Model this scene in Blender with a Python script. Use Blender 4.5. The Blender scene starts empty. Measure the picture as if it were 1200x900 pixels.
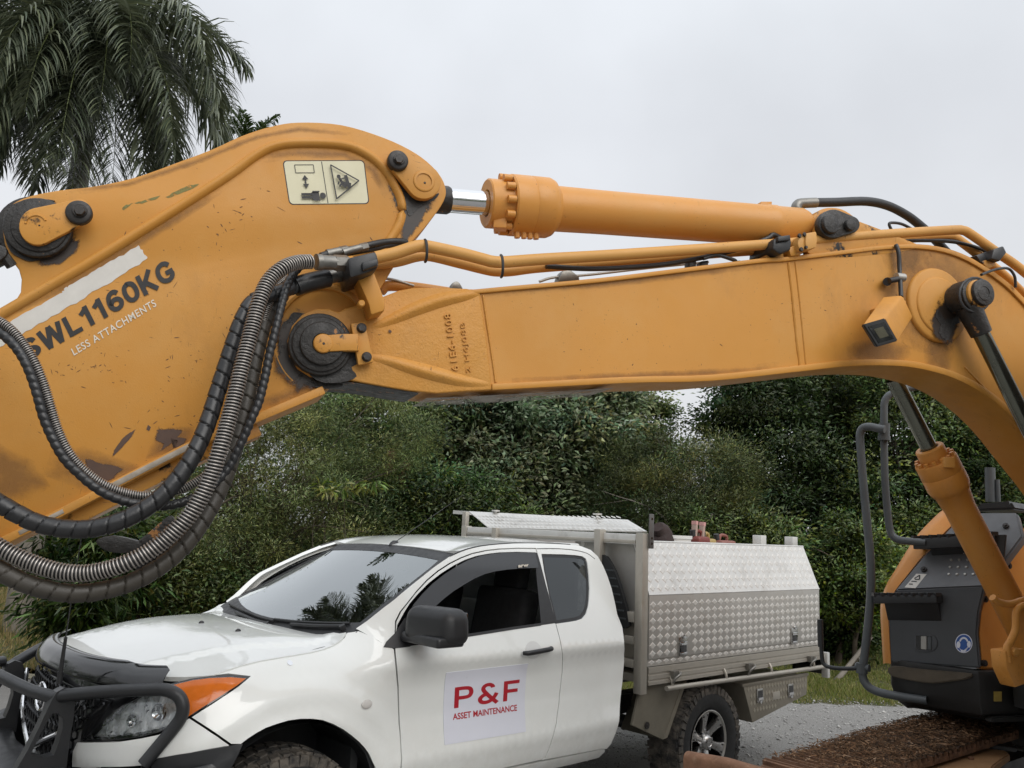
import bpy, bmesh, math, random
import numpy as np
from mathutils import Vector, Matrix
from mathutils.geometry import delaunay_2d_cdt

random.seed(7)
RNG = np.random.default_rng(11)
SC = bpy.context.scene
COL = SC.collection
R = math.radians

# ------------------------------------------------------------------ camera
F_PX, PITCH, ROLL, CAM_H = 983.84, 0.1697, 0.0424, 1.783       # focal length in photo pixels (1200 wide)
_fw = Vector((0, math.cos(PITCH), math.sin(PITCH)))
_up0 = Vector((0, -math.sin(PITCH), math.cos(PITCH)))
_rt0 = Vector((1, 0, 0))
_rt = _rt0 * math.cos(ROLL) + _up0 * math.sin(ROLL)
_up = _up0 * math.cos(ROLL) - _rt0 * math.sin(ROLL)
CAM = Vector((0, 0, CAM_H))
cd = bpy.data.cameras.new('camera')
cam = bpy.data.objects.new('camera', cd)
COL.objects.link(cam)
cd.sensor_width = 36.0
cd.lens = 36.0 * F_PX / 1200.0
cd.clip_start, cd.clip_end = 0.05, 600.0
M = Matrix.Identity(4)
for i in range(3):
    M[i][0], M[i][1], M[i][2], M[i][3] = _rt[i], _up[i], -_fw[i], CAM[i]
cam.matrix_world = M
SC.camera = cam

# ------------------------------------------------------------------ world, sun, exposure
SUN_EL, SUN_AZ = R(40), R(146)         # azimuth clockwise from +Y: behind the camera, to its right
world = bpy.data.worlds.new('World')
SC.world = world
world.use_nodes = True
nt = world.node_tree
nt.nodes.clear()
out = nt.nodes.new('ShaderNodeOutputWorld')
bg = nt.nodes.new('ShaderNodeBackground')
sky = nt.nodes.new('ShaderNodeTexSky')
sky.sky_type = 'NISHITA'
sky.sun_disc = False
sky.sun_elevation = SUN_EL
sky.sun_rotation = SUN_AZ
sky.air_density, sky.dust_density, sky.ozone_density = 1.0, 4.0, 1.0
hs = nt.nodes.new('ShaderNodeHueSaturation')
hs.inputs['Saturation'].default_value = 0.25
tc = nt.nodes.new('ShaderNodeTexCoord')
sep = nt.nodes.new('ShaderNodeSeparateXYZ')
ramp = nt.nodes.new('ShaderNodeValToRGB')      # overcast deck: brighter towards the zenith
ramp.color_ramp.elements[0].position, ramp.color_ramp.elements[0].color = 0.0, (6.7, 6.85, 7.0, 1)
ramp.color_ramp.elements[1].position, ramp.color_ramp.elements[1].color = 1.0, (12.0, 12.6, 13.4, 1)
for pos, c in ((0.22, (7.05, 7.22, 7.5, 1)), (0.45, (6.95, 7.2, 7.65, 1)), (0.62, (8.0, 8.4, 8.9, 1))):
    e = ramp.color_ramp.elements.new(pos); e.color = c
noi = nt.nodes.new('ShaderNodeTexNoise')
noi.inputs['Scale'].default_value = 3.2
noi.inputs['Detail'].default_value = 5.0
noi.inputs['Roughness'].default_value = 0.45
mr = nt.nodes.new('ShaderNodeMapRange')
mr.inputs['From Min'].default_value, mr.inputs['From Max'].default_value = 0.3, 0.7
mr.inputs['To Min'].default_value, mr.inputs['To Max'].default_value = 0.90, 1.08
mul = nt.nodes.new('ShaderNodeVectorMath'); mul.operation = 'SCALE'
mix = nt.nodes.new('ShaderNodeMix'); mix.data_type = 'RGBA'
mix.inputs['Factor'].default_value = 0.9
L = nt.links.new
L(tc.outputs['Generated'], sep.inputs[0]); L(sep.outputs['Z'], ramp.inputs[0])
L(tc.outputs['Generated'], noi.inputs['Vector']); L(noi.outputs['Fac'], mr.inputs['Value'])
L(ramp.outputs['Color'], mul.inputs[0]); L(mr.outputs['Result'], mul.inputs['Scale'])
L(sky.outputs['Color'], hs.inputs['Color'])
L(hs.outputs['Color'], mix.inputs['A']); L(mul.outputs['Vector'], mix.inputs['B'])
L(mix.outputs['Result'], bg.inputs['Color'])
bg.inputs['Strength'].default_value = 0.1
L(bg.outputs['Background'], out.inputs['Surface'])
sd = bpy.data.lights.new('sun', 'SUN')
sd.energy = 1.5
sd.angle = R(50)
sd.color = (1.0, 0.965, 0.92)
sun = bpy.data.objects.new('sun', sd)
COL.objects.link(sun)
sdir = Vector((math.sin(SUN_AZ) * math.cos(SUN_EL), math.cos(SUN_AZ) * math.cos(SUN_EL), math.sin(SUN_EL)))
sun.rotation_euler = sdir.to_track_quat('Z', 'Y').to_euler()
sun.location = (-4, -8, 12)
vs = SC.view_settings
vs.view_transform = 'Standard'
vs.look = 'None'
vs.exposure = 0.22
vs.gamma = 1.0

# ------------------------------------------------------------------ rays of the photo, used to measure the place
def ray(px, py):
    d = _fw * F_PX + _rt * (px - 600) - _up * (py - 450)
    return d / F_PX
def at_z(px, py, z):
    d = ray(px, py); return CAM + d * ((z - CAM_H) / d.z)
def at_depth(px, py, depth):          # depth along the view axis
    return CAM + ray(px, py) * depth
def ground_xy(px, depth):             # point on the ground plane in the column px at forward distance depth
    d = ray(px, 640); return Vector((d.x / d.y * depth, depth, 0))

# ------------------------------------------------------------------ object helpers
def link(name, me, parent=None, mats=None, loc=None):
    o = bpy.data.objects.new(name, me)
    COL.objects.link(o)
    if parent is not None: o.parent = parent
    if mats is not None and me is not None:
        for m in (mats if isinstance(mats, (list, tuple)) else [mats]): me.materials.append(m)
    if loc is not None: o.location = loc
    return o
def empty(name, loc=(0, 0, 0), rz=0.0, label=None, cat=None, group=None):
    o = bpy.data.objects.new(name, None)
    COL.objects.link(o)
    o.empty_display_size = 0.2
    o.location = loc; o.rotation_euler = (0, 0, rz)
    return tag(o, label, cat, group)
def tag(o, label=None, cat=None, group=None, kind=None):
    if label: o['label'] = label
    if cat: o['category'] = cat
    if group: o['group'] = group
    if kind: o['kind'] = kind
    return o
def mk(name, V, F, mats, parent=None, smooth=True, midx=None, auto=None):
    me = bpy.data.meshes.new(name)
    me.from_pydata([tuple(v) for v in V], [], [tuple(f) for f in F])
    if smooth:
        me.polygons.foreach_set('use_smooth', [True] * len(me.polygons))
    if midx is not None: me.polygons.foreach_set('material_index', midx)
    me.update()
    if auto is not None: me.set_sharp_from_angle(angle=R(auto))
    return link(name, me, parent, mats)
def mk_np(name, V, F, mats, parent=None, col=None, smooth=False, nrm=None):
    """fast mesh from numpy arrays: V (n,3), F (m,k) all faces of one size; col (n,3) vertex colour"""
    me = bpy.data.meshes.new(name)
    n, (m, k) = len(V), F.shape
    me.vertices.add(n); me.vertices.foreach_set('co', np.ascontiguousarray(V, dtype=np.float32).ravel())
    me.loops.add(m * k); me.loops.foreach_set('vertex_index', np.ascontiguousarray(F, dtype=np.int32).ravel())
    me.polygons.add(m)
    me.polygons.foreach_set('loop_start', np.arange(0, m * k, k, dtype=np.int32))
    if smooth: me.polygons.foreach_set('use_smooth', np.ones(m, dtype=bool))
    me.update(calc_edges=True)
    if col is not None:
        a = me.color_attributes.new('Col', 'FLOAT_COLOR', 'POINT')
        c4 = np.ones((n, 4), dtype=np.float32); c4[:, :3] = col
        a.data.foreach_set('color', c4.ravel())
    if nrm is not None:
        me.polygons.foreach_set('use_smooth', np.ones(m, dtype=bool)); me.normals_split_custom_set_from_vertices(nrm.tolist())
    return link(name, me, parent, mats)
class MB:
    """collects pieces of ONE mesh"""
    def __init__(s): s.V, s.F, s.M = [], [], []
    def add(s, V, F, mi=0):
        b = len(s.V); s.V += [Vector(v) for v in V]; s.F += [tuple(i + b for i in f) for f in F]; s.M += [mi] * len(F); return s
    def box(s, c, size, rot=None, mi=0):
        hx, hy, hz = (q / 2 for q in size)
        P = [Vector((x, y, z)) for x in (-hx, hx) for y in (-hy, hy) for z in (-hz, hz)]
        if rot is not None: P = [rot @ p for p in P]
        c = Vector(c)
        return s.add([p + c for p in P], [(0, 1, 3, 2), (4, 6, 7, 5), (0, 4, 5, 1), (2, 3, 7, 6), (0, 2, 6, 4), (1, 5, 7, 3)], mi)
    def tube(s, pts, r, seg=12, n=None, caps=True, mi=0):
        V, F = tube(pts, r, seg, n, caps); return s.add(V, F, mi)
    def cyl(s, a, b, r, seg=16, mi=0, r2=None):
        V, F = tube([a, b], [r, r if r2 is None else r2], seg, 0, True); return s.add(V, F, mi)
    def build(s, name, mats, parent=None, smooth=True, auto=35, bevel=0.0, bseg=2):
        o = mk(name, s.V, s.F, mats, parent, smooth, s.M, auto if smooth else None)
        if bevel:
            bm = bmesh.new(); bm.from_mesh(o.data)
            bmesh.ops.remove_doubles(bm, verts=bm.verts, dist=1e-5)
            es = [e for e in bm.edges if len(e.link_faces) == 2 and e.calc_face_angle(0) > R(30)]
            bmesh.ops.bevel(bm, geom=es, offset=bevel, segments=bseg, affect='EDGES', profile=0.6, clamp_overlap=True)
            for f in bm.faces: f.smooth = smooth
            bm.to_mesh(o.data); bm.free()
            if smooth: o.data.set_sharp_from_angle(angle=R(50))
        return o
def spl(pts, n=6, closed=False):
    """Catmull-Rom through the points"""
    P = [Vector(p) for p in pts]
    if len(P) < 3 or n <= 1: return P
    out = []; m = len(P)
    for i in range(m if closed else m - 1):
        if closed: p0, p1, p2, p3 = P[i - 1], P[i], P[(i + 1) % m], P[(i + 2) % m]
        else:
            p1, p2 = P[i], P[i + 1]
            p0 = P[i - 1] if i else p1 * 2 - p2
            p3 = P[i + 2] if i + 2 < m else p2 * 2 - p1
        for k in range(n):
            t = k / n
            out.append(0.5 * ((2 * p1) + (p2 - p0) * t + (2 * p0 - 5 * p1 + 4 * p2 - p3) * t * t + (3 * p1 - p0 - 3 * p2 + p3) * t ** 3))
    if not closed: out.append(P[-1])
    return out
def resample(P, step):
    P = [Vector(p) for p in P]; d = [0.0]
    for a, b in zip(P, P[1:]): d.append(d[-1] + (b - a).length)
    n = max(2, int(round(d[-1] / step)) + 1); out = []; j = 0
    for k in range(n):
        t = d[-1] * k / (n - 1)
        while j < len(P) - 2 and d[j + 1] < t: j += 1
        u = (t - d[j]) / max(1e-9, d[j + 1] - d[j]); out.append(P[j].lerp(P[j + 1], min(1, max(0, u))))
    return out, d[-1]
def frames(P):
    n = len(P); T = []
    for i in range(n):
        t = (P[min(i + 1, n - 1)] - P[max(i - 1, 0)]); T.append(t.normalized() if t.length > 1e-12 else Vector((0, 0, 1)))
    a = Vector((0, 0, 1)) if abs(T[0].z) < 0.9 else Vector((1, 0, 0))
    N = (a - T[0] * a.dot(T[0])).normalized(); out = []
    for t in T:
        N = (N - t * N.dot(t)); N.normalize(); out.append((t, N.copy(), t.cross(N)))
    return out
def tube(pts, r, seg=12, n=6, caps=True, rf=None):
    P = spl(pts, n) if n else [Vector(p) for p in pts]
    if not isinstance(r, (list, tuple)): rr = [r] * len(P)
    elif len(r) == len(P): rr = list(r)
    else:
        rr = []
        for i in range(len(P)):
            u = i / (len(P) - 1) * (len(r) - 1); k = min(int(u), len(r) - 2); rr.append(r[k] + (r[k + 1] - r[k]) * (u - k))
    V, Fc = [], []
    for i, (p, (t, N, B)) in enumerate(zip(P, frames(P))):
        for k in range(seg):
            th = 2 * math.pi * k / seg
            q = rr[i] if rf is None else rr[i] * rf(i, th)
            V.append(p + N * (math.cos(th) * q) + B * (math.sin(th) * q))
    for i in range(len(P) - 1):
        for k in range(seg):
            a = i * seg + k; b = i * seg + (k + 1) % seg; Fc.append((a, b, b + seg, a + seg))
    if caps:
        Fc.append(tuple(range(seg - 1, -1, -1))); Fc.append(tuple(range((len(P) - 1) * seg, len(P) * seg)))
    return V, Fc
def lathe(prof, seg=32, axis='X'):
    """profile [(along, radius)] turned about an axis through the origin"""
    V, Fc = [], []
    for a, r in prof:
        for k in range(seg):
            th = 2 * math.pi * k / seg; c, s_ = math.cos(th) * r, math.sin(th) * r
            V.append(Vector((a, c, s_)) if axis == 'X' else Vector((c, a, s_)) if axis == 'Y' else Vector((c, s_, a)))
    for i in range(len(prof) - 1):
        for k in range(seg):
            a = i * seg + k; b = i * seg + (k + 1) % seg; Fc.append((a, b, b + seg, a + seg))
    return V, Fc
def basis(x, y=None, z=None, o=(0, 0, 0)):
    m = Matrix.Identity(4)
    for i in range(3): m[i][0], m[i][1], m[i][2], m[i][3] = x[i], y[i], z[i], o[i]
    return m
def frame_from(z, up=Vector((0, 0, 1))):
    z = Vector(z).normalized(); x = up.cross(z)
    if x.length < 1e-4: x = Vector((1, 0, 0))
    x.normalize(); y = z.cross(x); return x, y, z
def pip(p, poly):
    x, y = p; ins = False; n = len(poly); j = n - 1
    for i in range(n):
        xi, yi = poly[i]; xj, yj = poly[j]
        if (yi > y) != (yj > y) and x < (xj - xi) * (y - yi) / (yj - yi) + xi: ins = not ins
        j = i
    return ins
def inset(poly, g):
    n = len(poly); A = sum(poly[i][0] * poly[(i + 1) % n][1] - poly[(i + 1) % n][0] * poly[i][1] for i in range(n)); s_ = 1 if A > 0 else -1
    out = []
    for i in range(n):
        a, b, c = Vector(poly[i - 1]), Vector(poly[i]), Vector(poly[(i + 1) % n])
        e1, e2 = (b - a), (c - b)
        n1 = Vector((-e1.y, e1.x)) * s_; n2 = Vector((-e2.y, e2.x)) * s_
        if n1.length > 1e-9: n1.normalize()
        if n2.length > 1e-9: n2.normalize()
        m = n1 + n2
        if m.length < 1e-6: m = n1
        m.normalize(); k = max(0.4, m.dot(n1)); out.append(tuple(b + m * (g / k)))
    return out
def dense(poly, step):
    out = []; n = len(poly)
    for i in range(n):
        a, b = Vector(poly[i]), Vector(poly[(i + 1) % n]); k = max(1, int((b - a).length / step))
        for j in range(k): out.append(tuple(a.lerp(b, j / k)))
    return out
def surf_panel(name, poly, fn, mats, parent=None, step=0.04, thick=0.012, holes=(), gap=0.0, off=0.0, flip=False, rim=True, mirror=False):
    """sheet-metal panel: outline in (u,v), fn(u,v)->(point) smooth surface, rim turned inward; one mesh"""
    if gap: poly = inset(poly, gap); holes = [inset(h, -gap) for h in holes]
    poly = dense(poly, step); holes = [dense(h, step) for h in holes]
    us = [p[0] for p in poly]; vs_ = [p[1] for p in poly]
    pts = list(poly); edges = [(i, (i + 1) % len(poly)) for i in range(len(poly))]
    loops = [list(range(len(poly)))]
    for h in holes:
        b = len(pts); pts += h; edges += [(b + i, b + (i + 1) % len(h)) for i in range(len(h))]; loops.append(list(range(b, b + len(h))))
    nb = len(pts)
    bnd = [Vector(p) for p in pts]
    u = min(us) + step * 0.37
    row = 0
    while u < max(us):
        v = min(vs_) + step * (0.5 if row % 2 else 0.12)
        while v < max(vs_):
            if pip((u, v), poly) and not any(pip((u, v), h) for h in holes):
                q = Vector((u, v))
                if min((q - w).length_squared for w in bnd) > (step * 0.45) ** 2: pts.append((u, v))
            v += step
        u += step * 0.87; row += 1
    r = delaunay_2d_cdt([Vector(p) for p in pts], edges, [], 0, 1e-7)
    vco, tri, orig = r[0], r[2], r[3]
    T = []
    for f in tri:
        c = sum((vco[i] for i in f), Vector((0, 0))) / len(f)
        if pip((c.x, c.y), poly) and not any(pip((c.x, c.y), h) for h in holes): T.append(tuple(f))
    e = 0.004
    V, Nn = [], []
    sg_ = 0.0
    for p in vco[::7]:
        P0 = Vector(fn(p.x, p.y)); nn = (Vector(fn(p.x + e, p.y)) - Vector(fn(p.x - e, p.y))).cross(Vector(fn(p.x, p.y + e)) - Vector(fn(p.x, p.y - e))); sg_ += nn.normalized().dot(P0 - Vector((-1.3, 0, .6)))
    flip = sg_ < 0                     # sheet normals face out of the vehicle
    for p in vco:
        P0 = Vector(fn(p.x, p.y)); du = Vector(fn(p.x + e, p.y)) - Vector(fn(p.x - e, p.y)); dv = Vector(fn(p.x, p.y + e)) - Vector(fn(p.x, p.y - e))
        nn = du.cross(dv); nn.normalize()
        if flip: nn = -nn
        Nn.append(nn); V.append(P0 + nn * off)
    # orient the triangles with the normals
    TT = []
    for f in T:
        a, b, c = (V[i] for i in f[:3]); g = (b - a).cross(c - a)
        TT.append(f if g.dot(Nn[f[0]]) >= 0 else f[::-1])
    norms = list(Nn); m = len(V); Fc = list(TT)
    if rim:
        idx = {}
        for k, o_ in enumerate(orig):
            for q in o_: idx.setdefault(q, k)
        ec = {}
        for f in TT:
            for i in range(len(f)): ec.setdefault(frozenset((f[i], f[(i + 1) % len(f)])), []).append((f[i], f[(i + 1) % len(f)]))
        for k, l in ec.items():
            if len(l) == 1:
                a, b = l[0]; base = len(V)
                V += [V[a], V[b], V[b] - Nn[b] * thick, V[a] - Nn[a] * thick]
                g = (V[b] - V[a]).cross(Nn[a]); g = g.normalized() if g.length > 1e-9 else Nn[a]
                norms += [g] * 4; Fc.append((base + 1, base, base + 3, base + 2))
    me = bpy.data.meshes.new(name)
    me.from_pydata([tuple(v) for v in V], [], Fc)
    me.polygons.foreach_set('use_smooth', [True] * len(me.polygons))
    me.normals_split_custom_set_from_vertices([tuple(n_) for n_ in norms])
    me.update()
    o = link(name, me, parent, mats)
    if mirror:                          # the far side's own copy
        m2 = bpy.data.meshes.new(name); m2.from_pydata([(v.x, -v.y, v.z) for v in V], [], [f[::-1] for f in Fc])
        m2.polygons.foreach_set('use_smooth', [True] * len(m2.polygons)); m2.normals_split_custom_set_from_vertices([(n_.x, -n_.y, n_.z) for n_ in norms]); m2.update()
        link(name, m2, parent, mats)
    return o
def pchip(tab):
    X = np.array([t[0] for t in tab], float); Y = np.array([t[1] for t in tab], float)
    h = np.diff(X); d = np.diff(Y) / h; m = np.zeros(len(X))
    for i in range(1, len(X) - 1):
        if d[i - 1] * d[i] > 0:
            w1, w2 = 2 * h[i] + h[i - 1], h[i] + 2 * h[i - 1]; m[i] = (w1 + w2) / (w1 / d[i - 1] + w2 / d[i])
    m[0], m[-1] = d[0], d[-1]
    X, Y, m, h = X.tolist(), Y.tolist(), m.tolist(), h.tolist()
    from bisect import bisect_right
    def f(x):
        if x <= X[0]: return Y[0] + m[0] * (x - X[0])
        if x >= X[-1]: return Y[-1] + m[-1] * (x - X[-1])
        i = bisect_right(X, x) - 1; t = (x - X[i]) / h[i]
        return (1 + 2 * t) * (1 - t) ** 2 * Y[i] + t * (1 - t) ** 2 * h[i] * m[i] + t * t * (3 - 2 * t) * Y[i + 1] + t * t * (t - 1) * h[i] * m[i + 1]
    return f
def sstep(a, b, x):
    t = min(1.0, max(0.0, (x - a) / (b - a))); return t * t * (3 - 2 * t)

# ------------------------------------------------------------------ lettering as geometry
def text_tris(s, bold=0.0, spacing=1.0):
    cu = bpy.data.curves.new('lettering', 'FONT')
    cu.body = s; cu.size = 1.0; cu.offset = bold; cu.space_character = spacing; cu.resolution_u = 4
    ob = bpy.data.objects.new('lettering', cu); COL.objects.link(ob)
    dg = bpy.context.evaluated_depsgraph_get(); dg.update()
    me = bpy.data.meshes.new_from_object(ob.evaluated_get(dg))
    V = [Vector(v.co) for v in me.vertices]; Fc = [tuple(p.vertices) for p in me.polygons]
    bpy.data.objects.remove(ob); bpy.data.curves.remove(cu); bpy.data.meshes.remove(me)
    x0, x1 = min(v.x for v in V), max(v.x for v in V); y0, y1 = min(v.y for v in V), max(v.y for v in V)
    return [((v.x - x0) / (x1 - x0), (v.y - y0) / (y1 - y0)) for v in V], Fc
def bilerp(q, u, v):      # q = bottom-left, bottom-right, top-right, top-left
    a = q[0].lerp(q[1], u); b = q[3].lerp(q[2], u); return a.lerp(b, v)
GLYPH = {      # bold sans capitals as centre lines in a unit-high box: (width, [(is_curve, points)])
 'S': (.74, [(1, [(.62, .72), (.55, .85), (.37, .90), (.18, .85), (.11, .71), (.20, .58), (.38, .51), (.56, .42), (.63, .28), (.55, .15), (.37, .10), (.18, .15), (.10, .30)])]),
 'W': (1.10, [(0, [(.10, 1), (.29, 0)]), (0, [(.29, 0), (.55, 1)]), (0, [(.55, 1), (.81, 0)]), (0, [(.81, 0), (1.0, 1)])]),
 'L': (.66, [(0, [(.12, 0), (.12, 1)]), (0, [(.12, .1), (.64, .1)])]),
 '1': (.56, [(0, [(.36, 0), (.36, 1)]), (0, [(.36, .88), (.06, .68)])]),
 '6': (.72, [(1, [(.60, .76), (.52, .87), (.38, .90), (.20, .80), (.11, .54), (.12, .30), (.22, .14), (.38, .10), (.54, .17), (.61, .33), (.54, .49), (.38, .55), (.22, .49), (.13, .36)])]),
 '0': (.72, [(1, [(.36, .90), (.19, .82), (.11, .62), (.11, .38), (.19, .18), (.36, .10), (.53, .18), (.61, .38), (.61, .62), (.53, .82), (.36, .90), (.30, .89)])]),
 'K': (.80, [(0, [(.12, 0), (.12, 1)]), (0, [(.70, 1), (.16, .38)]), (0, [(.30, .56), (.72, 0)])]),
 'G': (.84, [(1, [(.72, .72), (.61, .85), (.43, .90), (.20, .79), (.11, .50), (.20, .21), (.43, .10), (.61, .15), (.71, .26), (.72, .38)]), (0, [(.44, .44), (.81, .44)])]),
 'P': (.72, [(0, [(.10, 0), (.10, .98)]), (1, [(.10, .90), (.40, .90), (.58, .85), (.64, .68), (.58, .51), (.40, .46), (.10, .46)])]),
 'F': (.66, [(0, [(.10, 0), (.10, .98)]), (0, [(.10, .90), (.66, .90)]), (0, [(.10, .48), (.60, .48)])]),
 '&': (.86, [(1, [(.80, .0), (.52, .30), (.28, .60), (.22, .76), (.30, .89), (.46, .92), (.58, .84), (.60, .76)]), (1, [(.40, .50), (.20, .40), (.11, .26), (.18, .12), (.36, .08), (.54, .15), (.70, .34), (.76, .48)])]),
}
def glyphs_on(mb, s, fn, nrm, t=.20, gap=.10, mi=0):
    n = Vector(nrm).normalized(); tot = sum(GLYPH[c][0] for c in s) + gap * (len(s) - 1); x0 = 0.0; lift = .0004
    for c in s:
        w, st = GLYPH[c]
        for cur, pts in st:
            P = [Vector((a, b, 0)) for a, b in pts]; P = spl(P, 5) if cur else P; top, bt = [], []
            for i, p in enumerate(P):
                d = P[min(i + 1, len(P) - 1)] - P[max(i - 1, 0)]; d.normalize(); q = Vector((-d.y, d.x, 0)) * (t / 2); top.append(p + q); bt.append(p - q)
            V = [Vector(fn((p.x + x0) / tot, p.y)) + n * lift for k in zip(top, bt) for p in k]; Fq = []
            for i in range(len(P) - 1):
                f = (2 * i, 2 * i + 1, 2 * i + 3, 2 * i + 2); a, b, d = V[f[0]], V[f[1]], V[f[2]]; Fq.append(f if (b - a).cross(d - a).dot(n) >= 0 else f[::-1])
            mb.add(V, Fq, mi); lift += .00012
        x0 += w + gap
def text_on(mb, s, fn, nrm, thick=0.001, bold=0.0, mi=0, spacing=1.0):
    """letters mapped through fn(u,v), standing 'thick' proud along nrm"""
    UV, Fc = text_tris(s, bold, spacing); n = Vector(nrm).normalized()
    top = [Vector(fn(u, v)) + n * thick for u, v in UV]
    g = None
    F2 = []
    for f in Fc:
        a, b, c = top[f[0]], top[f[1]], top[f[2]]
        F2.append(f if (b - a).cross(c - a).dot(n) >= 0 else f[::-1])
    V = list(top); out = list(F2)
    if thick > 0.0025:
        ec = {}
        for f in F2:
            for i in range(len(f)): ec.setdefault(frozenset((f[i], f[(i + 1) % len(f)])), []).append((f[i], f[(i + 1) % len(f)]))
        b0 = len(V); V += [p - n * (thick + 0.001) for p in top]
        for l in ec.values():
            if len(l) == 1: a, b = l[0]; out.append((b, a, a + b0, b + b0))
    mb.add(V, out, mi)
# ------------------------------------------------------------------ materials
class NM:
    def __init__(s, name):
        s.m = bpy.data.materials.new(name); s.m.use_nodes = True; s.t = s.m.node_tree; s.t.nodes.clear()
        s.o = s.t.nodes.new('ShaderNodeOutputMaterial'); s.p = s.t.nodes.new('ShaderNodeBsdfPrincipled'); s.L(s.p.outputs[0], s.o.inputs['Surface'])
        s._c = None
    def L(s, a, b): s.t.links.new(a, b)
    def n(s, typ, **k):
        x = s.t.nodes.new('ShaderNode' + typ)
        for a, v in k.items():
            if hasattr(x, a): setattr(x, a, v)
            else: x.inputs[a.replace('_', ' ')].default_value = v
        return x
    def coord(s):
        if s._c is None: s._c = s.n('TexCoord').outputs['Object']
        return s._c
    def mapped(s, scale=(1, 1, 1), rot=(0, 0, 0)):
        m = s.n('Mapping'); m.inputs['Scale'].default_value = scale; m.inputs['Rotation'].default_value = rot; s.L(s.coord(), m.inputs['Vector']); return m.outputs[0]
    def noise(s, scale, detail=4, rough=0.55, vec=None, dist=0.0):
        x = s.n('TexNoise'); x.inputs['Scale'].default_value = scale; x.inputs['Detail'].default_value = detail; x.inputs['Roughness'].default_value = rough; x.inputs['Distortion'].default_value = dist
        s.L(vec if vec is not None else s.coord(), x.inputs['Vector']); return x.outputs['Fac']
    def mr(s, v, a, b, c=0.0, d=1.0, smooth=False):
        x = s.n('MapRange'); x.interpolation_type = 'SMOOTHSTEP' if smooth else 'LINEAR'
        for k, q in zip(('From Min', 'From Max', 'To Min', 'To Max'), (a, b, c, d)): x.inputs[k].default_value = q
        s.L(v, x.inputs['Value']); return x.outputs['Result']
    def mixc(s, f, a, b):
        x = s.n('Mix', data_type='RGBA')
        for k, v in (('A', a), ('B', b)):
            if isinstance(v, (tuple, list)): x.inputs[k].default_value = (*v[:3], 1)
            else: s.L(v, x.inputs[k])
        if isinstance(f, (int, float)): x.inputs['Factor'].default_value = f
        else: s.L(f, x.inputs['Factor'])
        return x.outputs['Result']
    def math(s, op, a, b=0.5):
        x = s.n('Math'); x.operation = op
        for i, v in enumerate((a, b)):
            if isinstance(v, (int, float)): x.inputs[i].default_value = v
            else: s.L(v, x.inputs[i])
        return x.outputs[0]
    def set(s, **k):
        for a, v in k.items():
            i = s.p.inputs[a.replace('_', ' ')]
            if isinstance(v, (int, float)): i.default_value = v
            elif isinstance(v, (tuple, list)): i.default_value = (*v[:3], 1)
            else: s.L(v, i)
        return s
    def bump(s, h, strength=0.3, dist=0.01):
        b = s.n('Bump'); b.inputs['Strength'].default_value = strength; b.inputs['Distance'].default_value = dist
        s.L(h, b.inputs['Height']); s.L(b.outputs[0], s.p.inputs['Normal']); return s

def simple(name, c, rough=0.5, metal=0.0, var=0.12, scale=12.0, bump=0.0, bscale=60.0, **kw):
    q = NM(name)
    n_ = q.noise(scale, 5, 0.6)
    lo = tuple(max(0, x * (1 - var)) for x in c); hi = tuple(min(1, x * (1 + var)) for x in c)
    q.set(Base_Color=q.mixc(n_, lo, hi), Roughness=q.mr(q.noise(scale * 2.3, 4), 0.3, 0.7, max(0.02, rough - 0.08), min(1, rough + 0.1)), Metallic=metal, **kw)
    if bump: q.bump(q.noise(bscale, 5), bump, 0.004)
    return q.m

def yellow_paint(name, base=(0.555, 0.252, 0.044), chips=0.7, dirt=0.5, grease=0.0, rough_cast=0.0, rough=0.42):
    q = NM(name)
    big = q.noise(1.3, 5, 0.6)
    c = q.mixc(q.mr(big, 0.3, 0.7), tuple(x * 0.93 for x in base), tuple(min(1, x * 1.06) for x in base))
    # chalky, sun-bleached film and brownish grime in broad patches
    fade = q.mr(q.noise(3.2, 8, 0.68), 0.44, 0.72, 0, 0.45)
    c = q.mixc(fade, c, (0.575, 0.315, 0.095))
    gr = q.mr(q.noise(2.2, 9, 0.72, q.mapped((1, 1, 0.55))), 0.53, 0.8, 0, dirt)
    c = q.mixc(gr, c, (0.20, 0.095, 0.03))
    # stone chips and scratches down to primer / rust
    v1 = q.noise(95, 3, 0.75); v2 = q.noise(7, 3, 0.6)
    ch = q.math('MULTIPLY', q.mr(v1, 0.655, 0.69), q.mr(v2, 0.50, 0.62))
    sc = q.mr(q.noise(26, 2, 0.6, q.mapped((1.0, 1.0, 9.0), (0.3, 0.5, 0.9)), 0.4), 0.715, 0.735)
    sc2 = q.mr(q.noise(22, 2, 0.6, q.mapped((9.0, 1.0, 1.0), (0.2, 0.9, 0.3)), 0.5), 0.72, 0.74)
    sc = q.math('MULTIPLY', q.math('MAXIMUM', sc, sc2), q.mr(q.noise(3.1, 2), 0.53, 0.6))
    m = q.math('MULTIPLY', q.math('MAXIMUM', ch, sc), chips)
    c = q.mixc(m, c, (0.075, 0.035, 0.018))
    if grease > 0:
        gm = q.mr(q.noise(9, 8, 0.7), 0.62 - grease * 0.3, 0.68 - grease * 0.3)
        c = q.mixc(gm, c, (0.012, 0.0105, 0.0095)); q.set(Roughness=q.mr(gm, 0, 1, rough, 0.32))
    else: q.set(Roughness=q.mr(q.noise(6, 6, 0.65), 0.3, 0.75, rough - 0.05, rough + 0.2))
    q.set(Base_Color=c, Specular_IOR_Level=0.35)
    h = q.noise(240 if not rough_cast else 120, 4, 0.6)
    if rough_cast: h = q.math('ADD', h, q.math('MULTIPLY', q.noise(38, 5, 0.6), 1.4))
    h = q.math('SUBTRACT', h, q.math('MULTIPLY', m, 0.7))
    q.bump(h, 0.14 + rough_cast, 0.004)
    return q.m

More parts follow.
